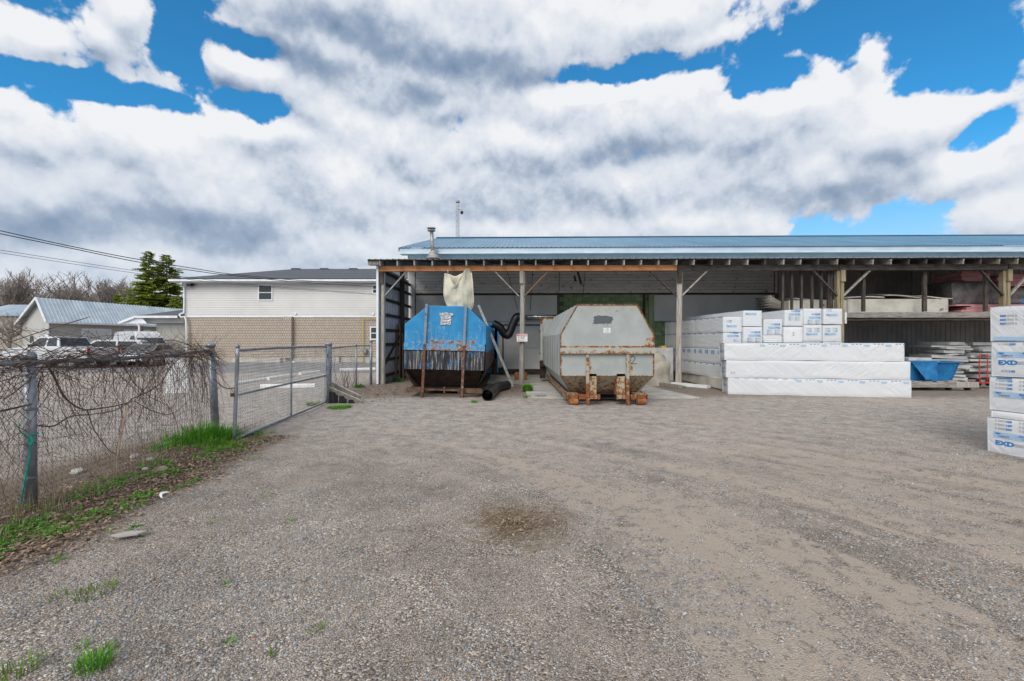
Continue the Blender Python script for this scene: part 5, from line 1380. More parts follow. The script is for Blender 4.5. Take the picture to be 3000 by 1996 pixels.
# drooping blue plastic over the tub's edge
m = MB(); m.grid(((2700-1500)/F*15.05, 14.93, zt0+.06), ((2735-1500)/F*15.05, 14.93, zt0-.02), ((2735-1500)/F*15.05, 14.94, zt1), ((2662-1500)/F*15.05, 14.94, zt1), 12, 10, lambda p, u, v: p+noisev(p*6)*.03+Vector((0, -.02, 0)))
tag(m.build('plastic_sheet', 'tub_blue', smooth=True), 'blue torn plastic hanging over the tub side', 'plastic sheet')
# red hand truck
D_ = 15.9
t = thing('hand_truck', 'red hand truck standing by the grey foam heap', 'hand truck', Vp(2873, 1118, D_))
f_ = lambda px, py, d=D_: Vp(px, py, d)
m = MB(); pts = smooth_path([f_(2869, 1118), f_(2870, 1045), f_(2874, 1040), f_(2888, 1040), f_(2893, 1046), f_(2892, 1118)], 5); m.tube(pts, .016, 8); m.build('frame', 'red', t, smooth=True)
for py in (1062, 1085, 1105): MB().tube([f_(2869, py), f_(2892, py)], .012, 6).build('cross_bar', 'red', t)
m = MB(); a = f_(2842, 1120); b_ = f_(2900, 1120); m.box((a.x, D_-.35, a.z-.01), (b_.x, D_, a.z+.02)); m.build('toe_plate', 'red', t)
MB().tube([f_(2875, 1041), f_(2887, 1041)], .022, 8).build('handle', 'black', t)
for px in (2866, 2895): MB().tube([Vp(px-1.5, 1122, D_+.1), Vp(px+1.5, 1122, D_+.1)], .11, 14).build('wheel', 'tyre', t)
# support under hand truck and small sheets under loft
Sbox('foam_block', 'foam_grey', 2662, 2730, .4, 1.4, 0, 1.0, 'grey slab behind the blue tub with crumpled cover', 'foam block')

# ---------------------------------------------------------------- CHAIN LINK
def chainlink(m, p, q, z0f, z1f, cell=.058, r=.0022, sag=0.012, n=3):
    """zig-zag wires between two ground points; z0f/z1f functions of s in 0..1"""
    p, q = Vector(p), Vector(q); L_ = (q-p).length; d = (q-p)/L_; nrm = Vector((-d.y, d.x, 0))
    nw = int(L_/cell)
    for w in range(nw+1):
        pts = []; s = w*cell; k = 0
        zt_, zb_ = z1f(s/L_), z0f(s/L_)
        nz = int((zt_-zb_)/(cell*.5))
        for k in range(nz+1):
            z = zt_-k*cell*.5-.004
            ss = s+(cell*.5 if (k % 2) else -.5*cell*0)
            ss = min(max(ss, 0), L_)
            off = sag*mn.noise(Vector((ss*1.3, z*1.5, p.x)))*2+(.003 if k % 2 else -.003)
            jx = .010*mn.noise(Vector((ss*2.3, z*2.5, 7+p.x)))
            b = p+d*(ss+jx)+nrm*off; pts.append(Vector((b.x, b.y, z)))
        if len(pts) > 1: m.tube(pts, r, n, False)
P1 = Vector((-4.65, 4.40, 0)); P2 = Vector((-5.21, 7.94, 0)); P0 = P1+(P1-P2)*.62
GE = Vector((-4.50, 7.40, 0)); GH = Vector((-4.84, 11.85, 0)); GP = Vector((-4.87, 12.02, 0))
FL = Vector((-5.58, 16.3, 0)); FC = Vector((-5.30, 17.15, 0))
def post(par, x, y, z1, r, lean=(0, 0), name='post', capr=1.2, z0=-.1):
    M = MB(); M.tube([(x, y, z0), (x+lean[0]*.5, y+lean[1]*.5, z1*.5), (x+lean[0], y+lean[1], z1)], r, 14)
    o = M.build(name, 'galv', par, smooth=True)
    c = MB(); tp_ = Vector((x+lean[0], y+lean[1], z1))
    c.tube([tp_+Vector((0, 0, -.03)), tp_+Vector((0, 0, .01)), tp_+Vector((0, 0, .035)), tp_+Vector((0, 0, .045))], [r*capr, r*capr, r*.9, r*.2], 14)
    c.build('post_cap', 'galv', o, smooth=True)
    return o
fc = thing('chain_link_fence', 'vine-covered chain-link fence at left with two stout posts', 'fence', (-4.9, 6, 0))
d12 = (P2-P1)
po1 = post(fc, P1.x, P1.y, 1.50, .047, (-.02, 0))
po2 = post(fc, P2.x+.05, P2.y, 1.57, .062, (-.10, .0), capr=1.25)
for (po, x, y, zs_, r_) in ((po1, P1.x, P1.y, (.32, .98, 1.3), .050), (po2, P2.x+.02, P2.y, (.35, .8, 1.15), .066)):
    for z in zs_: MB().tube([(x-.01*z, y, z), (x-.01*z, y, z+.018)], r_, 12).build('tie_band', 'galv', po)
def rail(par, a, b, r=.021, sag=.0, name='top_rail', n=10):
    a, b = Vector(a), Vector(b)
    pts = [a+(b-a)*k/12+Vector((0, 0, -sag*math.sin(math.pi*k/12))) for k in range(13)]
    return MB().tube(pts, r, n).build(name, 'galv', par, smooth=True)
rail(fc, (P1.x, P1.y, 1.44), (P2.x-.05, P2.y, 1.48), .024, .03)
rail(fc, (P0.x, P0.y, 1.46), (P1.x, P1.y, 1.44), .024)
top1 = lambda s: 1.44+.04*s-.03*math.sin(math.pi*s)
m = MB(); chainlink(m, P1, P2, lambda s: .06, top1, r=.0027)
m.build('wire_mesh', 'old_wire', fc)
m = MB(); chainlink(m, P0, P1, lambda s: .06, lambda s: 1.45, r=.0027); m.build('wire_mesh', 'old_wire', fc)
# sign plate on the far side of the fence
pm_ = P1+d12*.775; dn = d12.normalized(); nr_ = Vector((-dn.y, dn.x, 0))
sg_ = thing('fence_sign', 'blank white sign plate wired to the vine-covered fence', 'sign', pm_+nr_*.16+Vector((0, 0, 1.12)), .35)
MB().box((-.15, -.004, -.29), (.15, .004, .26)).build('plate', 'sign_white', sg_, local=True)
MB().tube([(-.12, -.012, .2), (-.12, .012, .2)], .006, 5).tube([(.12, -.012, .2), (.12, .012, .2)], .006, 5).build('wire_tie', 'wire', sg_, local=True)

# gate
gt = thing('chain_link_gate', 'open chain-link gate with sagging mid rail', 'gate', GE)
def gate_tube(a, b, r=.021, name='rail', bend=0.): return rail(gt, a, b, r, bend, name)
gate_tube((GE.x-.02, GE.y, .02), (GE.x+.04, GE.y, 1.53), .030, 'end_stile')
gate_tube((GH.x, GH.y, .08), (GH.x, GH.y, 1.50), .026, 'hinge_stile')
gate_tube((GE.x+.03, GE.y, 1.49), (GH.x, GH.y, 1.49), .025, 'top_rail', -.015)
gate_tube((GE.x, GE.y, .76), (GH.x, GH.y, .74), .021, 'middle_rail', .0)
gate_tube((GE.x-.01, GE.y, .045), (GH.x, GH.y, .06), .023, 'bottom_rail', .01)
gm = (GE+GH)/2; gate_tube((gm.x, gm.y, .05), (gm.x, gm.y, 1.50), .020, 'centre_stile')
m = MB(); chainlink(m, GE+Vector((.0, .04, 0)), GH, lambda s: .07, lambda s: 1.47, r=.0036, sag=.02); m.build('wire_mesh', 'wire', gt)
for z in (.35, 1.28): MB().tube([(GH.x, GH.y-.02, z), (GP.x, GP.y, z)], .035, 8).build('hinge', 'dull_steel', gt)
m = MB(); m.tube([(GE.x+.04, GE.y, 1.53), (GE.x+.04, GE.y, 1.57), (GE.x+.04, GE.y, 1.59)], [.034, .03, .01], 10); m.build('stile_cap', 'galv', gt, smooth=True)
# chain between gate and fence post
chn = thing('lock_chain', 'rusty chain with padlock between fence post and gate stile', 'chain', (GE.x, GE.y, .85))
a, b_ = Vector((P2.x+.04, P2.y-.05, .99)), Vector((GE.x-.0, GE.y-.02, .88))
nl = 22
for k in range(nl):
    t0, t1 = k/nl, (k+1)/nl
    pa = a+(b_-a)*t0+Vector((0, 0, -.07*math.sin(math.pi*t0))); pb = a+(b_-a)*t1+Vector((0, 0, -.07*math.sin(math.pi*t1)))
    d_ = (pb-pa); sd_ = Vector((0, 0, 1)) if k % 2 else d_.cross(Vector((0, 0, 1))).normalized()
    c_ = (pa+pb)/2; l_ = d_.length*.72; dn_ = d_.normalized()
    pts = [c_+dn_*l_*math.cos(q/8*6.283)+sd_*.010*math.sin(q/8*6.283) for q in range(9)]
    MB().tube(pts, .0042, 5, False).build('chain_link', 'rusty', chn)
m = MB(); m.box((GE.x-.05, GE.y-.06, .74), (GE.x-.0, GE.y-.03, .80)); m.build('padlock', 'rusty', chn, bevel=.005)
MB().tube(smooth_path([(GE.x-.045, GE.y-.045, .80), (GE.x-.045, GE.y-.045, .84), (GE.x-.02, GE.y-.045, .86), (GE.x-.005, GE.y-.045, .84), (GE.x-.005, GE.y-.045, .80)], 3), .005, 5).build('shackle', 'dull_steel', chn)

# far fence section
f2 = thing('far_fence', 'short chain-link fence run between gate post and the shed corner', 'fence', GP)
post(f2, GP.x, GP.y, 1.56, .085, (.02, 0), 'gate_post', 1.12)
for z in (.9, 1.2): MB().tube([(GP.x+.01, GP.y, z), (GP.x+.01, GP.y, z+.03)], .095, 14).build('hinge_band', 'dull_steel', f2)
post(f2, FL.x, FL.y, 1.50, .03); post(f2, FC.x, FC.y-.05, 1.62, .05)
rail(f2, (GP.x, GP.y, 1.44), (FL.x, FL.y, 1.46), .021); rail(f2, (FL.x, FL.y, 1.46), (FC.x, FC.y, 1.46), .021)
m = MB(); chainlink(m, GP, FL, lambda s: .05, lambda s: 1.44, .065, .0026); chainlink(m, FL, FC, lambda s: .05, lambda s: 1.45, .065, .0026); m.build('wire_mesh', 'wire', f2)
# side planks with steel feet by the gate post
rp = thing('plank_ramp', 'pair of weathered boards on steel feet leaning by the gate post', 'ramp', Gp(1010, 1170))
for i, (a, b_) in enumerate(((Vp(968, 1124, 12.3), Vp(1057, 1166, 12.1)), (Vp(964, 1140, 12.0), Vp(1062, 1181, 11.95)))):
    MB().beam(a, b_, .03, .17, (0, -.5, .8)).build('board', 'wood_grey', rp, bevel=.004)
for px, py in ((970, 1152), (996, 1163), (1024, 1174)):
    a = Vp(px, py, 11.95); MB().box((a.x-.03, a.y, 0.0), (a.x+.09, a.y+.25, a.z+.02)).build('foot', 'black', rp)
# green rope on the first post
rpz = thing('green_rope', 'green rope tied around the nearest fence post', 'rope', (P1.x, P1.y, 0))
m = MB(); pts = []
for k in range(22):
    a = k/21*2*math.pi*1.15+2; pts.append((P1.x-.01+.054*math.cos(a), P1.y+.054*math.sin(a), .74+.008*k/21))
m.tube(pts, .007, 6)
m.tube(smooth_path([(P1.x+.03, P1.y-.055, .74), (P1.x+.055, P1.y-.06, .60), (P1.x+.03, P1.y-.07, .40), (P1.x-.01, P1.y-.07, .20), (P1.x-.04, P1.y-.06, .07)], 8), .008, 6)
m.tube(smooth_path([(P1.x-.05, P1.y-.03, .75), (P1.x-.075, P1.y-.04, .80), (P1.x-.07, P1.y-.04, .86)], 5), .006, 5)
m.tube(smooth_path([(P1.x+.03, P1.y-.055, .75), (P1.x+.065, P1.y-.05, .69), (P1.x+.05, P1.y-.06, .64)], 5), .013, 6)
m.build('rope', 'rope', rpz, smooth=True)

# ---------------------------------------------------------------- VINES
rv = random.Random(11)
vn = thing('bare_vine', 'tangled leafless vines smothering the left chain-link fence', 'vine', (-4.9, 6.2, 0))
Lf = d12.length
def fp(s, z, off=0.): q = P1+dn*s+nr_*off; return Vector((q.x, q.y, z))
tw = MB()
def walk(s, z, ang_, n, step, curl, r0, r1, drift=0., off=0., gz_=None, hmin=.05, hmax=1.9, m=tw, nside=3):
    pts = []; cu = rv.uniform(-curl, curl)
    for i in range(n):
        pts.append(fp(s, z, off)); cu += rv.uniform(-curl, curl)*.5; cu *= .92; ang_ += cu
        s += math.cos(ang_)*step; z += math.sin(ang_)*step+drift*step
        off += rv.uniform(-.012, .012)-off*.06
        if z < hmin or z > hmax or s > Lf+.55 or s < -1.4: break
    if len(pts) > 3: m.tube(pts, [1.12*(r0+(r1-r0)*k/len(pts)) for k in range(len(pts))], nside, False)
    return pts
# dense along the top rail
for k in range(230):
    s = rv.uniform(-1.2, Lf+.05)
    walk(s, 1.46+rv.gauss(.0, .06), rv.choice((0, math.pi))+rv.gauss(0, .35), rv.randint(12, 32), .05, .06, rv.uniform(.0022, .0045), .0014, -.05, rv.gauss(0, .06), hmin=1.05, hmax=1.78)
# arching whips above the rail
for k in range(100):
    s = rv.uniform(-1.1, Lf)
    walk(s, 1.47, rv.choice((rv.uniform(.2, .9), rv.uniform(2.2, 2.9))), rv.randint(10, 22), .045, .08, rv.uniform(.002, .0038), .0011, -.35, rv.gauss(0, .08), hmin=1.2, hmax=1.86)
# curtain hanging in the mesh
for k in range(270):
    s = rv.uniform(-1.2, Lf+.02)
    walk(s, 1.44-abs(rv.gauss(0, .12)), -math.pi/2+rv.gauss(0, .85), rv.randint(16, 46), .045, .085, rv.uniform(.0018, .004), .0011, 0, rv.gauss(0, .03), hmin=.18, hmax=1.6)
for k in range(150):
    s = rv.uniform(-.8, Lf); walk(s, rv.uniform(.4, 1.3), rv.uniform(0, 6.28), rv.randint(16, 44), .04, .11, rv.uniform(.0015, .003), .001, 0, rv.gauss(0, .03), hmin=.12, hmax=1.5)
# overhang past the end post
for k in range(34):
    walk(Lf-rv.uniform(0, .3), 1.46, rv.uniform(-.3, .5), rv.randint(14, 34), .035, .05, .003, .0011, -.6, rv.uniform(-.05, .25), hmin=.35)
# short leafy bits along the base
for k in range(100):
    s = rv.uniform(-1.1, Lf); walk(s, .08+rv.uniform(0, .1), rv.uniform(.2, 2.9), rv.randint(5, 12), .035, .2, .002, .001, 0, rv.gauss(.0, .06), hmin=.02, hmax=.5)
tw.build('twig_tangle', 'vine', vn, kind='stuff')
# thick stems traced from the photograph, in fence coordinates
def onfence(px, py):
    u = (px-1500)/F; k = (P1.x-u*P1.y)/(u*dn.y-dn.x); q = P1+dn*k
    return k, H+(998-py)/F*q.y
stems = [([(130,1065),(150,1110),(170,1150),(200,1180),(240,1200),(280,1198),(330,1190),(370,1180),(385,1168)], .011),
         ([(385,1168),(430,1150),(470,1120),(500,1070),(530,1040)], .008), ([(100,1248),(150,1248),(200,1222),(250,1216),(320,1205),(380,1175)], .008),
         ([(330,1030),(360,1085),(400,1130),(440,1165),(500,1200),(530,1290)], .007), ([(250,1200),(275,1260),(310,1320),(340,1330)], .006),
         ([(540,1035),(600,1060),(640,1100),(680,1150)], .006), ([(0,1205),(60,1190),(100,1180)], .010), ([(0,1170),(50,1140),(110,1090)], .007),
         ([(420,1020),(470,1000),(520,1000),(575,1030),(600,1100),(590,1180)], .007), ([(390,1175),(430,1200),(480,1215),(520,1200),(560,1160)], .006),
         ([(0,1060),(60,1068),(150,1062),(230,1045),(300,1020),(380,1010)], .009), ([(200,1000),(260,1010),(330,1035),(420,1040)], .006)]
for pts, r_ in stems:
    q = []
    for (x_, y_) in pts:
        k, z = onfence(max(x_, -40), y_); q.append(fp(k, z, rv.uniform(-.04, .0)))
    q = smooth_path(q, 5)
    MB().tube(q, [r_*(1-.45*i/len(q)) for i in range(len(q))], 7).build('vine_stem', 'vine', vn, smooth=True)
# long whip pointing up right
a = onfence(0, 1000); 
MB().tube(smooth_path([fp(*onfence(-10, 1003), -.1), fp(*onfence(100, 965), -.12), fp(*onfence(222, 928), -.14)], 6), [.005]*12+[.002], 5).build('vine_stem', 'vine', vn)
MB().tube(smooth_path([fp(*onfence(20, 1040), -.1), fp(*onfence(60, 1010), -.1), fp(*onfence(130, 990), -.1), fp(*onfence(210, 988), -.1)], 6), .004, 5).build('vine_stem', 'vine', vn)
# pale broken stalk
o = MB().tube(smooth_path([Gp(342, 1412), Vp(345, 1330, 5.25), Vp(362, 1240, 5.35), Vp(374, 1190, 5.5)], 6), [.009]*8+[.011]*6+[.012]*5, 7).build('dead_stalk', 'stalk', smooth=True)
tag(o, 'pale dead stalk standing in front of the vine-covered fence', 'stalk')

# ---------------------------------------------------------------- WEEDS, GRASS, LITTER
def blades(m, cx, cy, n, rad, h, w=.006, lean=.5, rnd=random):
    for k in range(n):
        a = rnd.uniform(0, 6.283); rr = rad*math.sqrt(rnd.random()); x, y = cx+rr*math.cos(a), cy+rr*math.sin(a)
        z = gz(x, y); hh_ = h*rnd.uniform(.5, 1.1); d = Vector((math.cos(a+rnd.uniform(-1, 1)), math.sin(a+rnd.uniform(-1, 1)), 0))*lean*hh_*rnd.uniform(.2, 1)
        s_ = Vector((-d.y, d.x, 0)); s_ = (s_.normalized() if s_.length > 1e-5 else Vector((1, 0, 0)))*w*rnd.uniform(.6, 1.2)
        p = Vector((x, y, z-.005)); k0 = len(m.v)
        m.v += [tuple(p-s_), tuple(p+s_), tuple(p+d*.35+Vector((0, 0, hh_*.6))+s_*.8), tuple(p+d*.35+Vector((0, 0, hh_*.6))-s_*.8), tuple(p+d+Vector((0, 0, hh_*.92)))]
        m.f += [(k0, k0+1, k0+2, k0+3), (k0+3, k0+2, k0+4)]
        t_ = rnd.random(); m.a += [t_]*5
def leaves(m, cx, cy, n, rad, h, size, rnd=random):
    for k in range(n):
        a = rnd.uniform(0, 6.283); rr = rad*math.sqrt(rnd.random()); x, y = cx+rr*math.cos(a), cy+rr*math.sin(a)
        z = gz(x, y)+rnd.uniform(.2, 1)*h*(1-.5*rr/rad); sz_ = size*rnd.uniform(.6, 1.2)
        d = Vector((math.cos(a), math.sin(a), rnd.uniform(-.2, .5)))*sz_; s_ = Vector((-math.sin(a), math.cos(a), rnd.uniform(-.4, .4)))*sz_*.45
        p = Vector((x, y, z)); k0 = len(m.v)
        m.v += [tuple(p-d*.5), tuple(p+s_), tuple(p+d*.5+Vector((0, 0, -.1*sz_))), tuple(p-s_)]; m.f += [(k0, k0+1, k0+2, k0+3)]
        t_ = rnd.random(); m.a += [t_]*4
def tb(m, name, mat, parent=None, **k): m.aname = 'tint'; return m.build(name, mat, parent, **k)
rw = random.Random(5)
# litter strip
m = MB()
for k in range(15000):
    y = rw.uniform(2.6, 7.9); fx = -3.78-(y-4)*.09 + (rw.gauss(0, .16) if rw.random() < .3 else -abs(rw.gauss(0, .50))); fx += .45*mn.noise(Vector((y*1.2, 2, 2)))
    x = fx; 
    if x/y < -1.25: continue
    z = gz(x, y)+rw.uniform(.0, .018); s_ = rw.uniform(.007, .028); a = rw.uniform(0, 6.283)
    d = Vector((math.cos(a), math.sin(a), rw.uniform(-.5, .5)))*s_; e = Vector((-math.sin(a), math.cos(a), rw.uniform(-.6, .6)))*s_*rw.uniform(.2, .7)
    p = Vector((x, y, z+.004)); k0 = len(m.v); m.v += [tuple(p-d), tuple(p+e), tuple(p+d), tuple(p-e)]; m.f.append((k0, k0+1, k0+2, k0+3)); t_ = rw.random()**1.5; m.a += [t_]*4
for k in range(1500):
    y = rw.uniform(12.2, 16.9); x = rw.uniform(-5.2, -3.2) if rw.random() < .5 else rw.uniform(-1, 1.0)
    if x > -2 and y < 14.5: continue
    p = Vector((x, y, .01)); s_ = rw.uniform(.02, .05); a = rw.uniform(0, 6.283); d = Vector((math.cos(a), math.sin(a), .2))*s_; e = Vector((-math.sin(a), math.cos(a), .3))*s_*.4
    k0 = len(m.v); m.v += [tuple(p-d), tuple(p+e), tuple(p+d), tuple(p-e)]; m.f.append((k0, k0+1, k0+2, k0+3)); m.a += [rw.random()]*4
tb(m, 'leaf_litter', 'litter', label='brown dead leaves along the foot of the fence', cat='leaf litter', kind='stuff')
m = MB()
for k in range(420):
    y = rw.uniform(2.8, 8.8); x = -4.25-(y-4)*.155-abs(rw.gauss(0, .3))+.15
    if x/y < -1.22: continue
    blades(m, x, y, rw.randint(2, 6), .04, rw.uniform(.04, .16), .0022, 1.0, rw)
for k in range(50):
    x = rw.uniform(-4.9, -4.3); y = 3.9+rw.uniform(0, .8); blades(m, x, y, 5, .05, .22, .0022, .4, rw)
tb(m, 'dry_grass', 'dry', label='dry straw stems tangled at the fence foot', cat='dry grass', kind='stuff')
# ground cover of green weeds under the fence
m = MB()
for k in range(800):
    y = rw.uniform(2.7, 8.3); x = -4.05-(y-4)*.155+rw.gauss(0, .26)
    if mn.noise(Vector((x*2.1, y*2.1, 4.))) < .0 or x/y < -1.2: continue
    if rw.random() < .55: leaves(m, x, y, rw.randint(12, 30), rw.uniform(.04, .10), .045, .026, rw)
    else: blades(m, x, y, rw.randint(8, 20), .05, rw.uniform(.04, .10), .0028, .8, rw)
tb(m, 'ground_weeds', 'weed', label='bright green low weeds along the fence line', cat='weeds', kind='stuff')
# big clump of grass by the second post
gc2 = thing('grass_clump', 'large bright green grass clump at the foot of the end post', 'grass', (-4.95, 7.2, 0))
m = MB(); 
for (cx, cy, n_, rd, h_) in ((-5.0, 7.35, 300, .28, .34), (-5.12, 7.0, 200, .22, .26), (-4.75, 7.5, 220, .25, .28), (-4.72, 7.05, 130, .2, .16), (-5.1, 6.6, 80, .16, .15)): blades(m, cx, cy, n_, rd, h_, .0065, .75, rw)
m.aname = 'tint'; m.build('blades', 'weed', gc2, kind='stuff')
m = MB(); blades(m, -4.45, 7.1, 260, .32, .09, .004, .9, rw); blades(m, -4.3, 6.8, 90, .25, .06, .004, .9, rw); m.aname = 'tint'; m.build('low_blades', 'grass', gc2, kind='stuff')
# counted tufts
tufts = [((918, 1188), 120, .16, .12, 'grass', 'green weed tuft at the foot of the gate hinge post'), ((995, 1195), 190, .3, .08, 'weed', 'green tuft under the plank ramp feet'), ((1050, 1135), 80, .2, .16, 'weed', 'leafy weed beside the far fence corner'),
 ((1165, 1118), 90, .2, .2, 'weed', 'leafy green weed at the foot of the leaning planks'), ((1390, 1180), 30, .08, .10, 'weed', 'tiny weed on bare ground in front of the blue container'), ((1545, 1148), 140, .16, .32, 'weed', 'tall leafy weed by the middle shed post'),
 ((1545, 1165), 40, .12, .08, 'weed', 'low weed at the corner of the concrete pad'), ((1988, 1136), 90, .22, .10, 'weed', 'green weed ring round the third shed post'),
 ((280, 1738), 90, .12, .05, 'grass', 'wide flat grass tuft in the left foreground gravel'), ((170, 1747), 30, .06, .04, 'grass', 'small grass tuft left of the wide flat one'), ((275, 1955), 110, .07, .09, 'weed', 'upright grass tuft at the bottom left of the yard'),
 ((60, 1970), 60, .08, .08, 'grass', 'thin grass tuft nearest the bottom left corner'), ((305, 1910), 40, .04, .05, 'grass', 'small tuft just behind the upright bottom one'), ((855, 1527), 22, .04, .04, 'weed', 'lone small weed in the middle of the gravel'),
 ((620, 1530), 18, .04, .03, 'grass', 'small weed left of the lone gravel weed'), ((245, 1895), 20, .03, .04, 'weed', 'tiny pale weed by the upright tuft'), ((660, 1708), 16, .03, .03, 'weed', 'tiny weed in the centre-left gravel'),
 ((925, 1842), 26, .05, .04, 'grass', 'low weed pair near the bottom centre-left'), ((670, 1880), 16, .03, .04, 'weed', 'small sprig left of the low weed pair'), ((800, 1915), 14, .02, .06, 'grass', 'thin upright sprig near the bottom edge'),
 ((430, 1565), 30, .05, .03, 'grass', 'small weed beside the flat pale stone'), ((780, 1455), 22, .07, .03, 'weed', 'small weed patch ahead of the lone weed'), ((2870, 1390), 14, .05, .02, 'grass', 'tiny weed in the gravel near the right stack')]
for (pp_, n_, rd, h_, mt, lb) in tufts:
    c_ = Gp(*pp_); m = MB()
    if mt == 'weed' and h_ > .12: leaves(m, c_.x, c_.y, n_, rd, h_, .10, rw); blades(m, c_.x, c_.y, n_//2, rd, h_, .012, .5, rw)
    else: blades(m, c_.x, c_.y, n_*2 if c_.y > 9 else n_, rd, h_, .0035 if c_.y < 6 else .008, 1.1, rw)
    tb(m, 'grass_tuft', mt, label=lb, cat='weed', group='weed tufts in the yard')
# dry twigs through the far fence
m = MB()
for k in range(45):
    s = rw.uniform(0.2, 4.2); q = GP+(FL-GP)*(s/4.4); h_ = rw.uniform(.3, 1.3); pts = []; a = 0
    x, y = q.x+rw.uniform(-.2, .2), q.y
    if s > 1.4 and h_ > .8: h_ *= .6
    for j in range(8): pts.append((x+a, y, h_*j/7)); a += rw.uniform(-.06, .06)
    m.tube(pts, .0045, 3, False)
tag(m.build('dead_twigs', 'vine'), 'dead brown stems tangled in the far fence run', 'dead stems', kind='stuff')
# stones, scraps
for (px, py, s_, lb, cat, mt) in ((475, 1385, .10, 'reddish brown rock under the fence vines', 'rock', 'rock'), (440, 1362, .08, 'brown rock left of the reddish rock by the fence', 'rock', 'rock'), (395, 1355, .10, 'dark rock at the fence foot', 'rock', 'rock'),
                                ((427), 1385, .06, 'pale grey stone chip below the fence rocks', 'stone', 'concrete'), (230, 1395, .10, 'flat pale stone under the vines near the first post', 'stone', 'concrete')):
    c_ = Gp(px, py); m = MB(); t_ = (1+5**.5)/2
    iv = [(-1,t_,0),(1,t_,0),(-1,-t_,0),(1,-t_,0),(0,-1,t_),(0,1,t_),(0,-1,-t_),(0,1,-t_),(t_,0,-1),(t_,0,1),(-t_,0,-1),(-t_,0,1)]
    it = [(0,11,5),(0,5,1),(0,1,7),(0,7,10),(0,10,11),(1,5,9),(5,11,4),(11,10,2),(10,7,6),(7,1,8),(3,9,4),(3,4,2),(3,2,6),(3,6,8),(3,8,9),(4,9,5),(2,4,11),(6,2,10),(8,6,7),(9,8,1)]
    m.add([(c_.x+v[0]*s_*.5*rw.uniform(.7, 1.1), c_.y+v[1]*s_*.4*rw.uniform(.7, 1.1), gz(c_.x, c_.y)+s_*.2+v[2]*s_*.28) for v in iv], it)
    o = m.build('rock', mt, bevel=.01); tag(o, lb, cat)
c_ = Gp(370, 1577); m = MB(); m.add([(c_.x-.12, c_.y-.01, .02), (c_.x-.02, c_.y-.05, .025), (c_.x+.10, c_.y-.01, .03), (c_.x+.12, c_.y+.06, .025), (c_.x+.0, c_.y+.05, .03), (c_.x-.08, c_.y+.02, .02)], [(0, 1, 2, 3, 4, 5)])
m2 = MB().prism(m.v, (0, 0, .012)); tag(m2.build('flat_stone', 'concrete'), 'flat pale broken slab lying on the gravel left of centre', 'slab')
c_ = Gp(477, 1465); m = MB()
pts = smooth_path([(c_.x-.02, c_.y+.1, .05), (c_.x-.03, c_.y+.02, .06), (c_.x, c_.y-.02, .03), (c_.x+.06, c_.y-.05, .02)], 5)
k0 = 0
for p in pts: m.v += [tuple(p+Vector((-.014, 0, .008))), tuple(p+Vector((.014, 0, -.004)))]
for k in range(len(pts)-1): m.f.append((2*k, 2*k+1, 2*k+3, 2*k+2))
tag(m.build('paper_scrap', 'ink_white'), 'curled white paper scrap among the weeds', 'paper')

# ---------------------------------------------------------------- CAR PARK
def curb(px0, py0, px1, py1, lb):
    a, b_ = Gp(px0, py0), Gp(px1, py1); m = MB(); d = (b_-a).normalized(); n_ = Vector((-d.y, d.x, 0)); L_ = (b_-a).length
    prof = [(0, 0), (0, .08), (.04, .13), (.12, .13), (.16, .08), (.16, 0)]
    m.v = [tuple(e+n_*q[0]+Vector((0, 0, q[1]))) for e in (a, b_) for q in prof]
    for k in range(5): m.f.append((k, k+1, k+7, k+6))
    m.f.append((0, 1, 2, 3, 4, 5)); m.f.append((11, 10, 9, 8, 7, 6))
    o = m.build('parking_curb', 'whitecurb'); tag(o, lb, 'parking curb', 'white parking curbs')
curb(697, 1128, 782, 1116, 'white parking curb left, nearest the gate stile'); curb(790, 1114, 868, 1103, 'white parking curb in the middle of the slanting row')
curb(883, 1099, 940, 1092, 'white parking curb at the right end of the slanting row'); curb(762, 1138, 922, 1135, 'longest white parking curb, nearest the gate')
curb(861, 1063, 925, 1059, 'white parking curb far back by the brick wall'); curb(996, 1087, 1100, 1084, 'white parking curb seen through the far fence')
c_ = Gp(808, 1063); o = MB().box((c_.x-.35, c_.y, 0), (c_.x+.32, c_.y+.5, .36)).build('concrete_block', 'concrete', bevel=.03); tag(o, 'dark concrete block by the brick wall', 'block')
bn = thing('low_bench', 'low dark timber bench along the brick wall', 'bench', Gp(1030, 1066)); D_ = 33.2
for k in range(3): MB().box((Vp(978, 0, D_).x, D_+k*.16, .44), (Vp(1086, 0, D_).x, D_+.13+k*.16, .49)).build('seat_board', 'wood_dark', bn)
for px in (985, 1078): MB().box((Vp(px, 0, D_).x-.2, D_, 0), (Vp(px, 0, D_).x+.2, D_+.4, .44)).build('support', 'concrete', bn)

# ---------------------------------------------------------------- BEIGE TWO-STOREY BUILDING
DB = 35.0
def bx(px): return (px-1500)/F*DB
def bz(py): return H+(998-py)/F*DB
bb = thing('brick_office', 'two-storey building with beige brick below and pale siding above', 'building', (bx(820), DB, 0))
XA, XR = bx(545), bx(1100)+6
zsp = bz(928); zev = bz(829)
MB().box((XA, DB, .30), (XR, DB+12, zsp)).build('brick_wall', 'brick', bb)
MB().box((XA-.03, DB-.05, 0), (XR, DB+12, .30)).build('foundation', 'concrete', bb)
m = MB(); n_ = 19; ch = (zev-zsp)/n_
for k in range(n_):
    z0 = zsp+k*ch
    m.prism([(XA-.03, DB-.02-.02, z0+.018), (XA-.03, DB-.02, z0+ch), (XA-.03, DB+.03, z0+ch), (XA-.03, DB+.03, z0+.018)], (XR-XA+.03, 0, 0))
m.box((XA-.03, DB+.031, zsp), (XR, DB+12, zev))
m.build('siding', 'siding', bb)
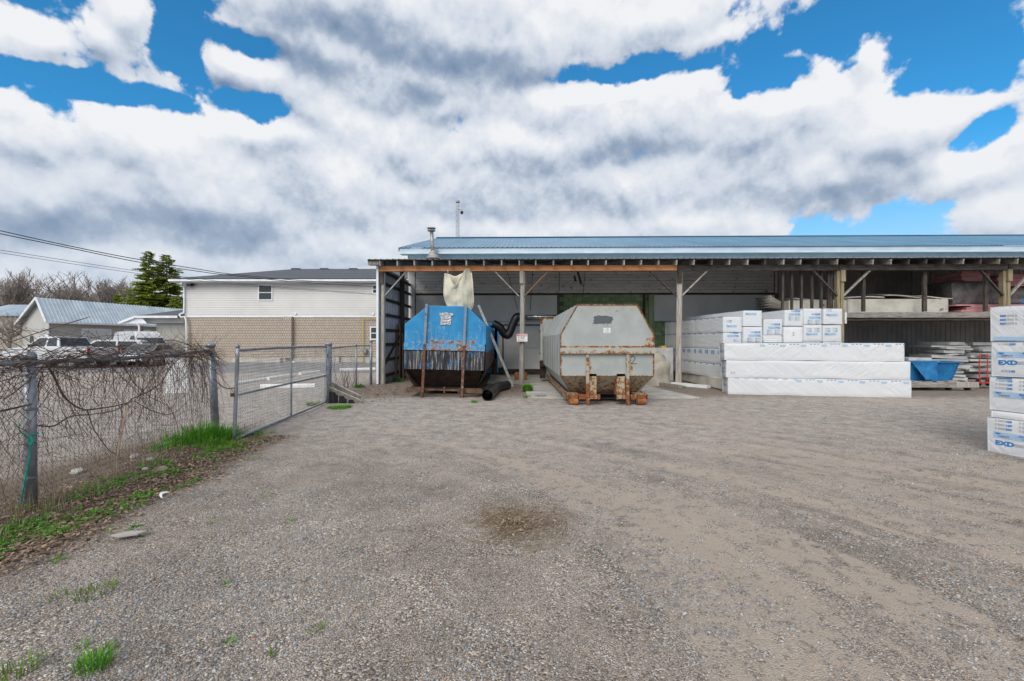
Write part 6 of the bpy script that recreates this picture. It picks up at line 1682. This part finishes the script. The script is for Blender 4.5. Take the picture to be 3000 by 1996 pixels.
MB().box((XA-.06, DB-.06, zsp), (XA+.08, DB-.043, zev)).build('corner_trim', 'white_trim', bb)
MB().box((XA-.05, DB-.06, zsp-.06), (XR, DB-.043, zsp+.06)).build('band_trim', 'white_trim', bb)
ov = .8
MB().box((XA-ov, DB-ov, zev+.02), (XR+1, DB-ov+.12, zev+.17)).build('gutter', 'white_trim', bb, bevel=.02)
MB().box((XA-ov, DB-ov+.13, zev-.02), (XR, DB+12+ov, zev+.02)).build('soffit', 'white_trim', bb)
MB().box((XA-ov, DB-ov+.13, zev+.02), (XA-ov+.1, DB+13, zev+.16)).build('side_gutter', 'white_trim', bb)
zr_ = bz(822)+.03
pk = Vector((bx(868)*(DB+6)/DB, DB+6, 0)); zpk = H+(998-788)/F*(DB+6)
m = MB(); A_ = (XA-ov, DB-ov, zr_); B_ = (XR, DB-ov, zr_); C_ = (XR, pk.y, zpk); D__ = (pk.x, pk.y, zpk); E_ = (XA-ov, DB+13, zr_); Fq = (XR, DB+13, zr_)
m.add([A_, B_, C_, D__, E_, Fq], [(0, 1, 2, 3), (0, 3, 4), (3, 2, 5, 4)])
rf_ = m.build('roof', 'shingle', bb)
for px in (868, 951, 1036):
    c_ = Vp(px, 790, DB+6-.4); MB().box((c_.x-.35, c_.y-.25, c_.z-.12), (c_.x+.35, c_.y+.2, c_.z+.10)).build('roof_vent', 'shingle', rf_, bevel=.02)
# windows
def window(px0, px1, py0, py1, par, D_=DB-.05, mid=.5):
    a, b_ = Vp(px0, py1, D_), Vp(px1, py0, D_); w_ = .09
    m = MB(); x0_, x1_, z0_, z1_ = a.x, b_.x, a.z, b_.z
    for lo, hi in (((x0_, z0_), (x0_+w_, z1_)), ((x1_-w_, z0_), (x1_, z1_)), ((x0_+w_, z0_), (x1_-w_, z0_+w_)), ((x0_+w_, z1_-w_), (x1_-w_, z1_))):
        m.box((lo[0], D_-.04, lo[1]), (hi[0], D_+.03, hi[1]))
    o = m.build('window', 'white_trim', par)
    zm = z0_+(z1_-z0_)*mid
    MB().box((x0_+w_, D_-.02, zm-.03), (x1_-w_, D_+.01, zm+.03)).build('window_sash', 'white_trim', o)
    for (q0, q1) in ((z0_+w_, zm-.03), (zm+.03, z1_-w_)):
        MB().box((x0_+w_, D_-.0, q0), (x1_-w_, D_+.02, q1)).build('pane', 'glass', o)
    return o
window(756, 799, 834, 881, bb); window(1090, 1112, 834, 862, bb); window(1084, 1112, 957, 996, bb)
# brick pilaster, pipe, vents, lamp, downspout
MB().box((bx(835), DB-.35, .3), (bx(860), DB-.005, zsp-.08)).build('pilaster', 'brick', bb)
MB().prism([(bx(835), DB-.35, zsp-.08), (bx(860), DB-.35, zsp-.08), (bx(860), DB-.01, zsp+.03), (bx(835), DB-.01, zsp+.03)], (0, .005, -.0)).build('pilaster_cap', 'concrete', bb)
MB().tube([Vp(1064, 1058, DB-.15), Vp(1064, 934, DB-.15), Vp(1105, 934, DB-.15)], .035, 8).build('gas_pipe', 'yellow', bb)
o = MB().box((Vp(1066, 0, DB).x, DB-.4, Vp(0, 1034, DB).z), (Vp(1078, 0, DB).x, DB-.1, Vp(0, 1023, DB).z)).build('gas_meter', 'galv', bb, bevel=.02)
for px in (867, 1094): MB().box((bx(px)-.08, DB-.12, bz(923)), (bx(px)+.08, DB-.055, bz(917))).build('wall_vent', 'white_trim', bb)
o = MB().box((Vp(552, 0, 34.8).x, 34.6, bz(840)), (Vp(563, 0, 34.8).x, 34.9, bz(834))).build('flood_lamp', 'black', bb)
MB().tube([Vp(568, 835, 34.7), Vp(562, 833, 34.9)], .06, 6).build('lamp_head', 'black', o)
ds = smooth_path([Vp(530, 830, 34.3), Vp(531, 836, 34.6), Vp(539, 840, 34.85), Vp(539, 912, 34.85), Vp(534, 918, 34.8), Vp(526, 922, 34.7), Vp(531, 930, 34.7), Vp(545, 938, 34.75), Vp(547, 1050, 34.75)], 3)
MB().tube(ds, .07, 6).build('downspout', 'white_trim', bb)
# porch wing on the left
pw = thing('porch_wing', 'low grey wing with shingled porch roof left of the brick building', 'building', (bx(480), 36, 0))
D_ = 36.
a, b_ = Vp(458, 947, D_), Vp(546, 1060, D_)
for (p0, p1) in ((458, 501), (501.5, 545)): MB().box((Vp(p0, 0, D_).x, D_, 0), (Vp(p1, 0, D_).x, D_+5, Vp(0, 947, D_).z)).build('wall_panel', 'greige', pw)
MB().box((Vp(400, 0, D_).x, D_-.3, Vp(0, 947, D_).z), (Vp(546, 0, D_).x, D_+4, Vp(0, 932, D_).z)).build('soffit_box', 'siding', pw)
m = MB(); zA, zB_ = Vp(0, 927, D_).z, Vp(0, 945, D_).z
m.add([(Vp(425, 0, D_).x, D_-.9, zA), (Vp(546, 0, D_).x, D_-.9, zA), (Vp(546, 0, D_).x, D_+3, zA+.85), (Vp(425, 0, D_).x+1.8, D_+3, zA+.85), (Vp(378, 0, D_).x, D_-.9, zB_), (Vp(378, 0, D_).x, D_+5, zB_)], [(0, 1, 2, 3), (4, 0, 3, 5)])
m.build('roof', 'shingle', pw)
m = MB(); m.beam((Vp(425, 0, D_).x, D_-.95, zA-.09), (Vp(546, 0, D_).x, D_-.95, zA-.09), .1, .17); m.beam((Vp(425, 0, D_).x, D_-.95, zA-.09), (Vp(378, 0, D_).x, D_-.95, zB_-.09), .1, .17)
m.prism([(Vp(380, 0, D_).x, D_-.85, zB_-.1), (Vp(425, 0, D_).x, D_-.85, zA-.1), (Vp(440, 0, D_).x, D_-.85, zA-.1), (Vp(455, 0, D_).x, D_-.85, zB_-.12)], (0, .1, 0))
m.build('fascia', 'white_trim', pw)
MB().tube([Vp(415, 955, D_-.6), Vp(415, 1068, D_-.6)], .09, 8).build('porch_post', 'wood_ply', pw)
MB().tube([Vp(405, 948, D_-.8), Vp(408, 956, D_-.75), Vp(408, 1040, D_-.75)], .07, 6).build('downspout', 'white_trim', pw)

# ---------------------------------------------------------------- WHITE METAL GARAGE
gg = thing('metal_garage', 'pale garage building with ribbed metal roof and two white doors', 'garage', (-34, 36, 0))
R0 = Vector((-34.5, 34, 0)); ld = Vector((.8, 6, 0)).normalized(); gd = Vector((-7.0, 4.5, 0)).normalized(); GWd, GL = 8.3, 16.
ez = 3.15; az_ = 4.95
def gpnt(l_, w_, z): return R0+ld*l_+gd*w_+Vector((0, 0, z))
m = MB(); m.prism([gpnt(0, 0, 0), gpnt(0, GWd, 0), gpnt(0, GWd, ez), gpnt(0, GWd*.27, az_-.1), gpnt(0, 0, ez)], ld*.12); m.build('gable_wall', 'greige2', gg)
m = MB(); m.prism([gpnt(.12, 0, 0), gpnt(GL, 0, 0), gpnt(GL, 0, ez), gpnt(.12, 0, ez)], gd*.12); m.build('long_wall', 'greige', gg)
n_ = 20; pwid = (GL+.6)/n_
for k in range(n_):
    l0 = -.4+k*pwid; m = MB(); prof = []
    for q in range(3): c_ = (q+.5)/3*pwid; prof += [(c_-.05, 0), (c_-.025, .035), (c_+.025, .035), (c_+.05, 0)]
    prof = [(0, 0)]+prof+[(pwid, 0)]
    for (w_, z_) in ((-.45, ez-.12), (GWd*.27, az_)):
        for (x_, dz) in prof: m.v.append(tuple(gpnt(l0+x_, w_, z_+dz)))
    kk = len(prof)
    for q in range(kk-1): m.f.append((q, q+1, kk+q+1, kk+q))
    m.build('roof_panel', 'tin_roof', gg)
m = MB(); m.add([gpnt(-.4, GWd*.27, az_), gpnt(GL, GWd*.27, az_), gpnt(GL, GWd+.5, ez-.15), gpnt(-.4, GWd+.5, ez-.15)], [(0, 1, 2, 3)]); m.build('back_roof', 'tin_roof', gg)
m = MB(); m.beam(gpnt(-.42, -.45, ez-.16), gpnt(-.42, GWd*.27, az_-.05), .06, .2); m.beam(gpnt(-.42, GWd*.27, az_-.05), gpnt(-.42, GWd+.5, ez-.2), .06, .2); m.build('rake_trim', 'white_trim', gg)
MB().beam(gpnt(-.4, -.48, ez-.17), gpnt(GL, -.48, ez-.17), .08, .12).build('gutter', 'white_trim', gg)
def on_long(px): # distance along long wall for a pixel column
    u = (px-1500)/F; return (R0.x-u*R0.y)/(u*ld.y-ld.x)
for (p0, p1) in ((243, 322), (366, 436)):
    l0, l1 = on_long(p0), on_long(p1)
    o = MB().prism([gpnt(l0-.12, -.03, 0), gpnt(l1+.12, -.03, 0), gpnt(l1+.12, -.03, 2.62), gpnt(l0-.12, -.03, 2.62)], gd*.02).build('garage_door', 'white_trim', gg)
    for k in range(4): MB().prism([gpnt(l0, -.06, .02+k*.62), gpnt(l1, -.06, .02+k*.62), gpnt(l1, -.06, .61+k*.62), gpnt(l0, -.06, .61+k*.62)], gd*.02).build('door_section', 'siding', o)
for (w0, w1) in ((2.0, 2.9), (4.7, 5.6)): MB().prism([gpnt(-.03, w0, 1.0), gpnt(-.03, w1, 1.0), gpnt(-.03, w1, 2.0), gpnt(-.03, w0, 2.0)], ld*.02).build('window', 'glass', gg)
MB().prism([gpnt(-.03, .4, .9), gpnt(-.03, 1.4, .9), gpnt(-.03, 1.4, 2.2), gpnt(-.03, .4, 2.2)], ld*.02).build('notice_board', 'white_trim', gg)
MB().tube([gpnt(-.05, -.05, 0), gpnt(-.05, -.05, ez-.2)], .06, 6).build('downspout', 'galv', gg)

# grey barn at the far left
br = thing('weathered_barn', 'weathered grey board barn with tin roof at the far left', 'barn', (-46, 42, 0))
D_ = 44.; a, b_ = Vp(12, 0, D_).x-4, Vp(85, 0, D_).x
m = MB(); x = a
while x < b_-.1:
    MB().box((x, D_+random.uniform(0, .03), 0), (min(x+.42, b_), D_+.08, Vp(0, 925, D_).z)).build('wall_board', 'wood_grey', br); x += .43
MB().prism([(a, D_+.1, 0), (b_, D_+.1, 0), (b_, D_+.1, Vp(0, 925, D_).z), (a, D_+.1, Vp(0, 925, D_).z)], (0, 7, 0)).build('wall', 'wood_darkz', br)
z0, z1 = Vp(0, 926, D_).z, Vp(0, 893, D_+4).z
m = MB(); m.add([(a, D_-.3, z0), (b_+.4, D_-.3, z0), (b_+1.2, D_+4, z1), (a, D_+4, z1), (b_+1.2, D_+8, z0), (a, D_+8, z0)], [(0, 1, 2, 3), (3, 2, 4, 5)]); m.build('roof', 'tin_roof', br)
# dark-roofed house behind
hs = thing('dark_roof_house', 'dark roofed brown house half hidden behind bare branches', 'house', (-66, 62, 0)); D_ = 62.
MB().box((Vp(-60, 0, D_).x, D_, 0), (Vp(50, 0, D_).x, D_+8, Vp(0, 868, D_).z)).build('wall', 'wood_ply', hs)
z0, z1 = Vp(0, 866, D_).z, Vp(0, 838, D_).z
MB().prism([(Vp(-60, 0, D_).x, D_-.5, z0), (Vp(62, 0, D_).x, D_-.5, z0), (Vp(25, 0, D_).x, D_+4, z1), (Vp(-40, 0, D_).x, D_+4, z1)], (0, .2, -.1)).build('roof', 'shingle', hs)

# hill with brush
m = MB(); 
def hz(x, y):
    return 12.*math.exp(-((y-125)/28)**2)*(1+.25*mn.noise(Vector((x*.03, y*.03, 1))))+.8*mn.noise(Vector((x*.3, y*.3, 4)))*math.exp(-((y-125)/30)**2)-.3
m.grid((-260, 88, 0), (-10, 88, 0), (-10, 190, 0), (-260, 190, 0), 110, 40, lambda p, u, v: Vector((p.x, p.y, hz(p.x, p.y))))
m.build('hill', 'brush', smooth=True, kind='structure')

# ---------------------------------------------------------------- TREES
def baretree(seed, h, spread=.55, depth=5, thick=1.45):
    r_ = random.Random(seed); tr, cr_ = MB(), MB()
    def branch(p, d, l, rad, lev):
        n = 4; pts = [p]; q = p; dd = d
        for i in range(n):
            dd = (dd+Vector((r_.uniform(-1, 1), r_.uniform(-1, 1), r_.uniform(-.5, .9)))*.16).normalized(); q = q+dd*l/n; pts.append(q)
        (tr if lev == 0 else cr_).tube(pts, [max(rad, .011)*(1-.4*i/n)*(1 if lev == 0 else thick) for i in range(n+1)], 6 if lev == 0 else 3, False)
        if lev >= depth: return
        k = r_.randint(3, 4) if lev else 5
        for i in range(k):
            f = r_.uniform(.35, 1) if lev else r_.uniform(.45, 1)
            s = pts[min(n, int(f*n))]; a = r_.uniform(0, 6.283)
            side = Vector((math.cos(a), math.sin(a), r_.uniform(-.1, .6)))
            nd_ = (dd*(1-spread)+side*spread+Vector((0, 0, .15))).normalized()
            branch(s, nd_, l*r_.uniform(.55, .78), rad*.52, lev+1)
    branch(Vector((0, 0, 0)), Vector((0, 0, 1)), h*.42, h*.018, 0)
    return tr.mesh('trunk', 'bark'), cr_.mesh('crown', 'bark')
bt = [baretree(s, 10, .42+.05*i, 5) for i, s in enumerate((3, 8, 15, 23))]
spots = [(8, 52, 770, 'tallest bare tree at the far left edge'), (60, 60, 790, 'wide bare tree above the grey barn'), (110, 80, 825, 'bare tree above the garage gable'), (150, 85, 838, 'small bare tree right of the garage gable'),
         (185, 78, 820, 'bushy bare tree over the metal roof left part'), (215, 84, 826, 'bare tree between the two bushy ones'), (255, 72, 795, 'tall fan-shaped bare tree over the metal roof'), (285, 82, 812, 'slim bare tree right of the fan-shaped tree'), (318, 70, 798, 'rounded bare tree over the roof middle'),
         (352, 76, 806, 'bare tree just left of the green conifers'), (385, 82, 820, 'bare tree partly behind the green conifers'), (35, 75, 812, 'bare tree behind the dark roofed house'), (236, 95, 842, 'faint distant bare tree on the hill'), (300, 98, 846, 'second faint distant bare tree on the hill'), (530, 66, 850, 'bare twiggy tree between conifers and siding'),
         (130, 98, 850, 'faint bare tree on the hill above the garage ridge'), (85, 92, 842, 'faint bare tree left on the hill'), (170, 100, 852, 'low distant bare tree on the hill slope'), (340, 100, 850, 'low distant bare tree near the small conifer')]
for i, (px, D_, ty, lb) in enumerate(spots):
    x = (px-1500)/F*D_; h_ = H+(998-ty)/F*D_
    t = thing('bare_tree', lb, 'tree', (x, D_, 0), random.uniform(0, 6), 'bare trees along the hill')
    tm, cm = bt[i % 4]; sc = h_/max(v.co.z for v in cm.vertices)
    t.scale = (sc, sc, sc)
    for nm, me in (('trunk', tm), ('crown', cm)): o = bpy.data.objects.new(nm, me); COL.objects.link(o); o.parent = t
# nearer small tree in front of the barn
t = thing('bare_tree', 'gnarled bare tree standing in front of the grey barn', 'tree', ((22-1500)/F*38, 38, 0), 1.1); t.scale = (.62, .62, .55)
for nm, me in (('trunk', bt[2][0]), ('crown', bt[2][1])): o = bpy.data.objects.new(nm, me); COL.objects.link(o); o.parent = t

def conifer(seed, h, rad, base=.08):
    r_ = random.Random(seed); fo = MB(); br_ = MB()
    tk = MB(); tk.tube([(0, 0, 0), (0, 0, h*.5), (0, 0, h*.98)], [h*.018, h*.011, .02], 7)
    z = h*base
    while z < h*.985:
        f = 1-z/h; R_ = rad*1.12*(f**.62)*r_.uniform(.62, 1.15)+.12
        nb = 5 if f < .2 else 7
        for k in range(nb):
            a = r_.uniform(0, 6.283); L_ = R_*r_.uniform(.6, 1.12)
            d = Vector((math.cos(a), math.sin(a), 0)); pts = []
            for q in range(6):
                t_ = q/5; pts.append(Vector((0, 0, z))+d*L_*t_+Vector((0, 0, L_*(.10*t_-.22*t_*t_+.10*t_**3))))
            br_.tube(pts, .022, 3, False)
            for q in range(int(30+L_*58)):
                t_ = r_.uniform(.12, 1)**.8; i = min(int(t_*5), 4); p = pts[i].lerp(pts[i+1], t_*5-i)
                sd_ = Vector((-d.y, d.x, 0))*r_.choice((-1, 1)); w_ = (.16+.34*(1-t_)*L_*.5)
                dr = (sd_*r_.uniform(.4, 1)+d*r_.uniform(.2, .9)+Vector((0, 0, r_.uniform(-.35, .25)))).normalized()*w_*r_.uniform(.5, 1.15)
                p = p+sd_*r_.uniform(0, .25)*(1-t_*.6)*L_*.5+Vector((0, 0, r_.uniform(-.06, .06)))
                nn = dr.cross(Vector((r_.uniform(-.9, .9), r_.uniform(-.9, .9), 1))).normalized()*w_*.19
                k0 = len(fo.v); fo.v += [tuple(p-nn), tuple(p+dr*.5-nn*1.2), tuple(p+dr), tuple(p+dr*.45+nn*1.2)]; fo.f.append((k0, k0+1, k0+2, k0+3)); t2 = r_.random()*.6+.4*t_; fo.a += [t2]*4
        z += h*.0135*(1+f*.4)
    fo.aname = 'tint'
    return tk, br_, fo
for (px, D_, ty, rad, lb, sd_) in ((436, 58, 732, 3.6, 'left tall green conifer with open layered branches', 4), (488, 60, 741, 3.9, 'right tall green conifer beside the siding building', 9),
                              (345, 70, 858, 1.8, 'small pointed conifer above the metal roof', 5), (385, 62, 868, 2.2, 'low bushy conifer left of the tall ones', 6), (420, 56, 878, 2.4, 'low green conifer at the foot of the tall pair', 7), (515, 56, 868, 2.2, 'yellowish low conifer by the siding corner', 8)):
    h_ = H+(998-ty)/F*D_; tk, br_, fo = conifer(sd_, h_, rad)
    t = thing('conifer_tree', lb, 'tree', ((px-1500)/F*D_, D_, 0))
    o = tk.build('trunk', 'bark', t, local=True); br_.build('branches', 'bark', t, local=True); fo.build('crown', 'needle', t, local=True)

# ---------------------------------------------------------------- VEHICLES (x forward, z up, origin under centre)
def car(name, label, loc, rz, prof, belt, hw, wheels, wr, paint, roofpts, glass, tail=True, bed=None):
    t = thing(name, label, 'car' if name != 'pickup_truck' else 'pickup', loc, rz)
    m = MB(); n = len(prof)
    def yy(z): return hw if z <= belt else hw-(z-belt)*.30
    Y = []
    for sg in (-1, 1):
        for (x, z) in prof: m.v.append((x, sg*yy(z), z))
    m.f.append(tuple(range(n))); m.f.append(tuple(range(2*n-1, n-1, -1)))
    for i in range(n): m.f.append((i, i+n, (i+1) % n+n, (i+1) % n))
    m.build('body', paint, t, local=True, bevel=.04)
    for poly in glass:
        for sg in (-1, 1):
            q = MB(); q.prism([(x, sg*(yy(z)+.004), z) for x, z in poly], (0, sg*.006, 0)); q.build('side_window', 'glass', t, local=True)
    for (a, b_) in roofpts:   # windscreen / rear glass as sloped panes between profile points
        (x0_, z0_), (x1_, z1_) = a, b_; q = MB(); e = .07
        dx__, dz__ = x1_-x0_, z1_-z0_; l_ = math.hypot(dx__, dz__); nx_, nz_ = -dz__/l_, dx__/l_
        sgn = 1 if nz_ > 0 else -1; nx_, nz_ = nx_*sgn*.008, nz_*sgn*.008
        q.add([(x0_+nx_, -yy(z0_)+e, z0_+nz_), (x0_+nx_, yy(z0_)-e, z0_+nz_), (x1_+nx_, yy(z1_)-e, z1_+nz_), (x1_+nx_, -yy(z1_)+e, z1_+nz_)], [(0, 1, 2, 3)]); q.build('windscreen', 'glass', t, local=True)
    for x in wheels:
        for sg in (-1, 1):
            o = MB().tube([(x, sg*(hw-.18), wr), (x, sg*(hw+.02), wr)], wr, 20).build('wheel', 'tyre', t, local=True)
            MB().tube([(x, sg*(hw+.021), wr), (x, sg*(hw+.03), wr)], wr*.6, 14).build('rim', 'chrome', o, local=True)
    xb_ = min(p[0] for p in prof); xf = max(p[0] for p in prof)
    for sg in (-1, 1):
        MB().box((xb_-.03, sg*hw-.12 if sg > 0 else -hw, belt-.38), (xb_+.05, hw if sg > 0 else -hw+.12, belt-.05)).build('tail_light', 'tail', t, local=True)
        MB().box((xf-.1, sg*hw-.3 if sg > 0 else -hw+.02, belt-.35), (xf+.015, hw-.02 if sg > 0 else -hw+.3, belt-.2)).build('headlight', 'chrome', t, local=True)
        MB().box((.75, sg*(hw+.02) if sg > 0 else -hw-.2, belt+.02), (.87, hw+.2 if sg > 0 else -hw-.02, belt+.18)).build('mirror', 'black', t, local=True)
    MB().box((xb_-.07, -hw*.95, .42), (xb_+.02, hw*.95, .62)).build('rear_bumper', 'dull_steel', t, local=True)
    return t
pick = [(-2.85, .55), (-2.85, 1.22), (-1.0, 1.25), (-.95, 1.3), (-.75, 1.86), (.55, 1.90), (1.35, 1.28), (2.75, 1.15), (2.9, .95), (2.9, .5)]
c_ = Vp(183, 0, 27.5)
car('pickup_truck', 'white pickup truck parked behind the vine-covered fence', (c_.x, 27.5, 0), R(180)-.12, pick, 1.25, .96, (-1.75, 1.85), .40, 'white_car', [((-.97, 1.33), (-.77, 1.80)), ((.60, 1.84), (1.28, 1.34))],
    [[(-.80, 1.32), (-.66, 1.76), (-.12, 1.80), (-.12, 1.32)], [(0, 1.32), (0, 1.80), (.52, 1.80), (1.12, 1.32)]])
suv = [(-2.2, .4), (-2.25, 1.05), (-2.0, 1.62), (-1.7, 1.70), (.35, 1.70), (1.15, 1.08), (2.1, .92), (2.2, .4)]
sedan = [(-2.2, .35), (-2.25, .95), (-1.55, 1.02), (-.95, 1.42), (.3, 1.44), (1.1, .98), (2.1, .82), (2.2, .35)]
c_ = Vp(312, 0, 30); car('parked_suv', 'white estate car parked right of the pickup', (c_.x, 30., 0), R(205), suv, 1.05, .88, (-1.35, 1.35), .33, 'white_car', [((-2.22, 1.12), (-2.02, 1.58)), ((.42, 1.64), (1.08, 1.14))], [[(-1.9, 1.12), (-1.75, 1.58), (-.8, 1.6), (-.8, 1.12)], [(-.7, 1.12), (-.7, 1.6), (.3, 1.6), (.9, 1.12)]])
c_ = Vp(372, 0, 31); car('parked_sedan', 'white saloon car parked facing the yard beyond the vines', (c_.x, 31., 0), R(-70), sedan, .98, .86, (-1.35, 1.35), .32, 'white_car', [((-1.5, 1.06), (-1.0, 1.38)), ((.36, 1.40), (1.03, 1.02))], [[(-1.3, 1.05), (-.9, 1.36), (-.2, 1.38), (-.2, 1.05)], [(-.1, 1.05), (-.1, 1.38), (.28, 1.38), (.85, 1.05)]])
c_ = Vp(435, 0, 30); car('parked_sedan', 'silver saloon car parked beside the porch post', (c_.x, 30., 0), R(-80), sedan, .98, .86, (-1.35, 1.35), .32, 'silver_car', [((-1.5, 1.06), (-1.0, 1.38)), ((.36, 1.40), (1.03, 1.02))], [[(-1.3, 1.05), (-.9, 1.36), (-.2, 1.38), (-.2, 1.05)], [(-.1, 1.05), (-.1, 1.38), (.28, 1.38), (.85, 1.05)]])
van = [(-2.7, .45), (-2.75, 2.2), (-2.6, 2.32), (1.0, 2.32), (1.4, 2.15), (2.0, 1.35), (2.7, 1.15), (2.75, .45)]
c_ = Vp(412, 0, 34); car('cargo_van', 'white cargo van parked behind the porch post', (c_.x, 34., 0), R(-32), van, 1.3, 1.0, (-1.6, 1.8), .36, 'white_car', [((1.42, 2.1), (1.95, 1.42))], [[(.7, 1.38), (.7, 2.0), (1.25, 2.0), (1.75, 1.38)]])

# ---------------------------------------------------------------- OVERHEAD WIRES
wa, wbp = (Vector(((-60-1500)/F*18, 18, 0)), Vector(((1100-1500)/F*34.3, 34.3, 0)))
def wire_pt(px, py):
    u = (px-1500)/F; d = wbp-wa; k = (wa.x-u*wa.y)/(u*d.y-d.x); q = wa+d*k
    return Vector((q.x, q.y, H+(998-py)/F*q.y))
wires = [([(-40, 668), (0, 676), (176, 715), (381, 756), (600, 792), (676, 803), (881, 822), (1098, 832)], .020, 'uppermost thick overhead cable from top left to the brick building'),
         ([(-40, 677), (0, 685), (205, 727), (411, 769), (600, 798), (676, 807), (881, 827), (1098, 840)], .020, 'second thick overhead cable just under the uppermost one'),
         ([(-40, 727), (0, 733), (371, 790), (544, 812), (755, 836), (1092, 861)], .010, 'third, thin overhead wire crossing the conifers'),
         ([(-40, 735), (0, 741), (371, 797), (544, 818), (755, 840), (1092, 863)], .010, 'lowest thin overhead wire of the four')]
for pts, r_, lb in wires:
    o = MB().tube(smooth_path([wire_pt(*p) for p in pts], 8), r_, 5).build('overhead_wire', 'black'); tag(o, lb, 'wire', 'overhead wires on the left')
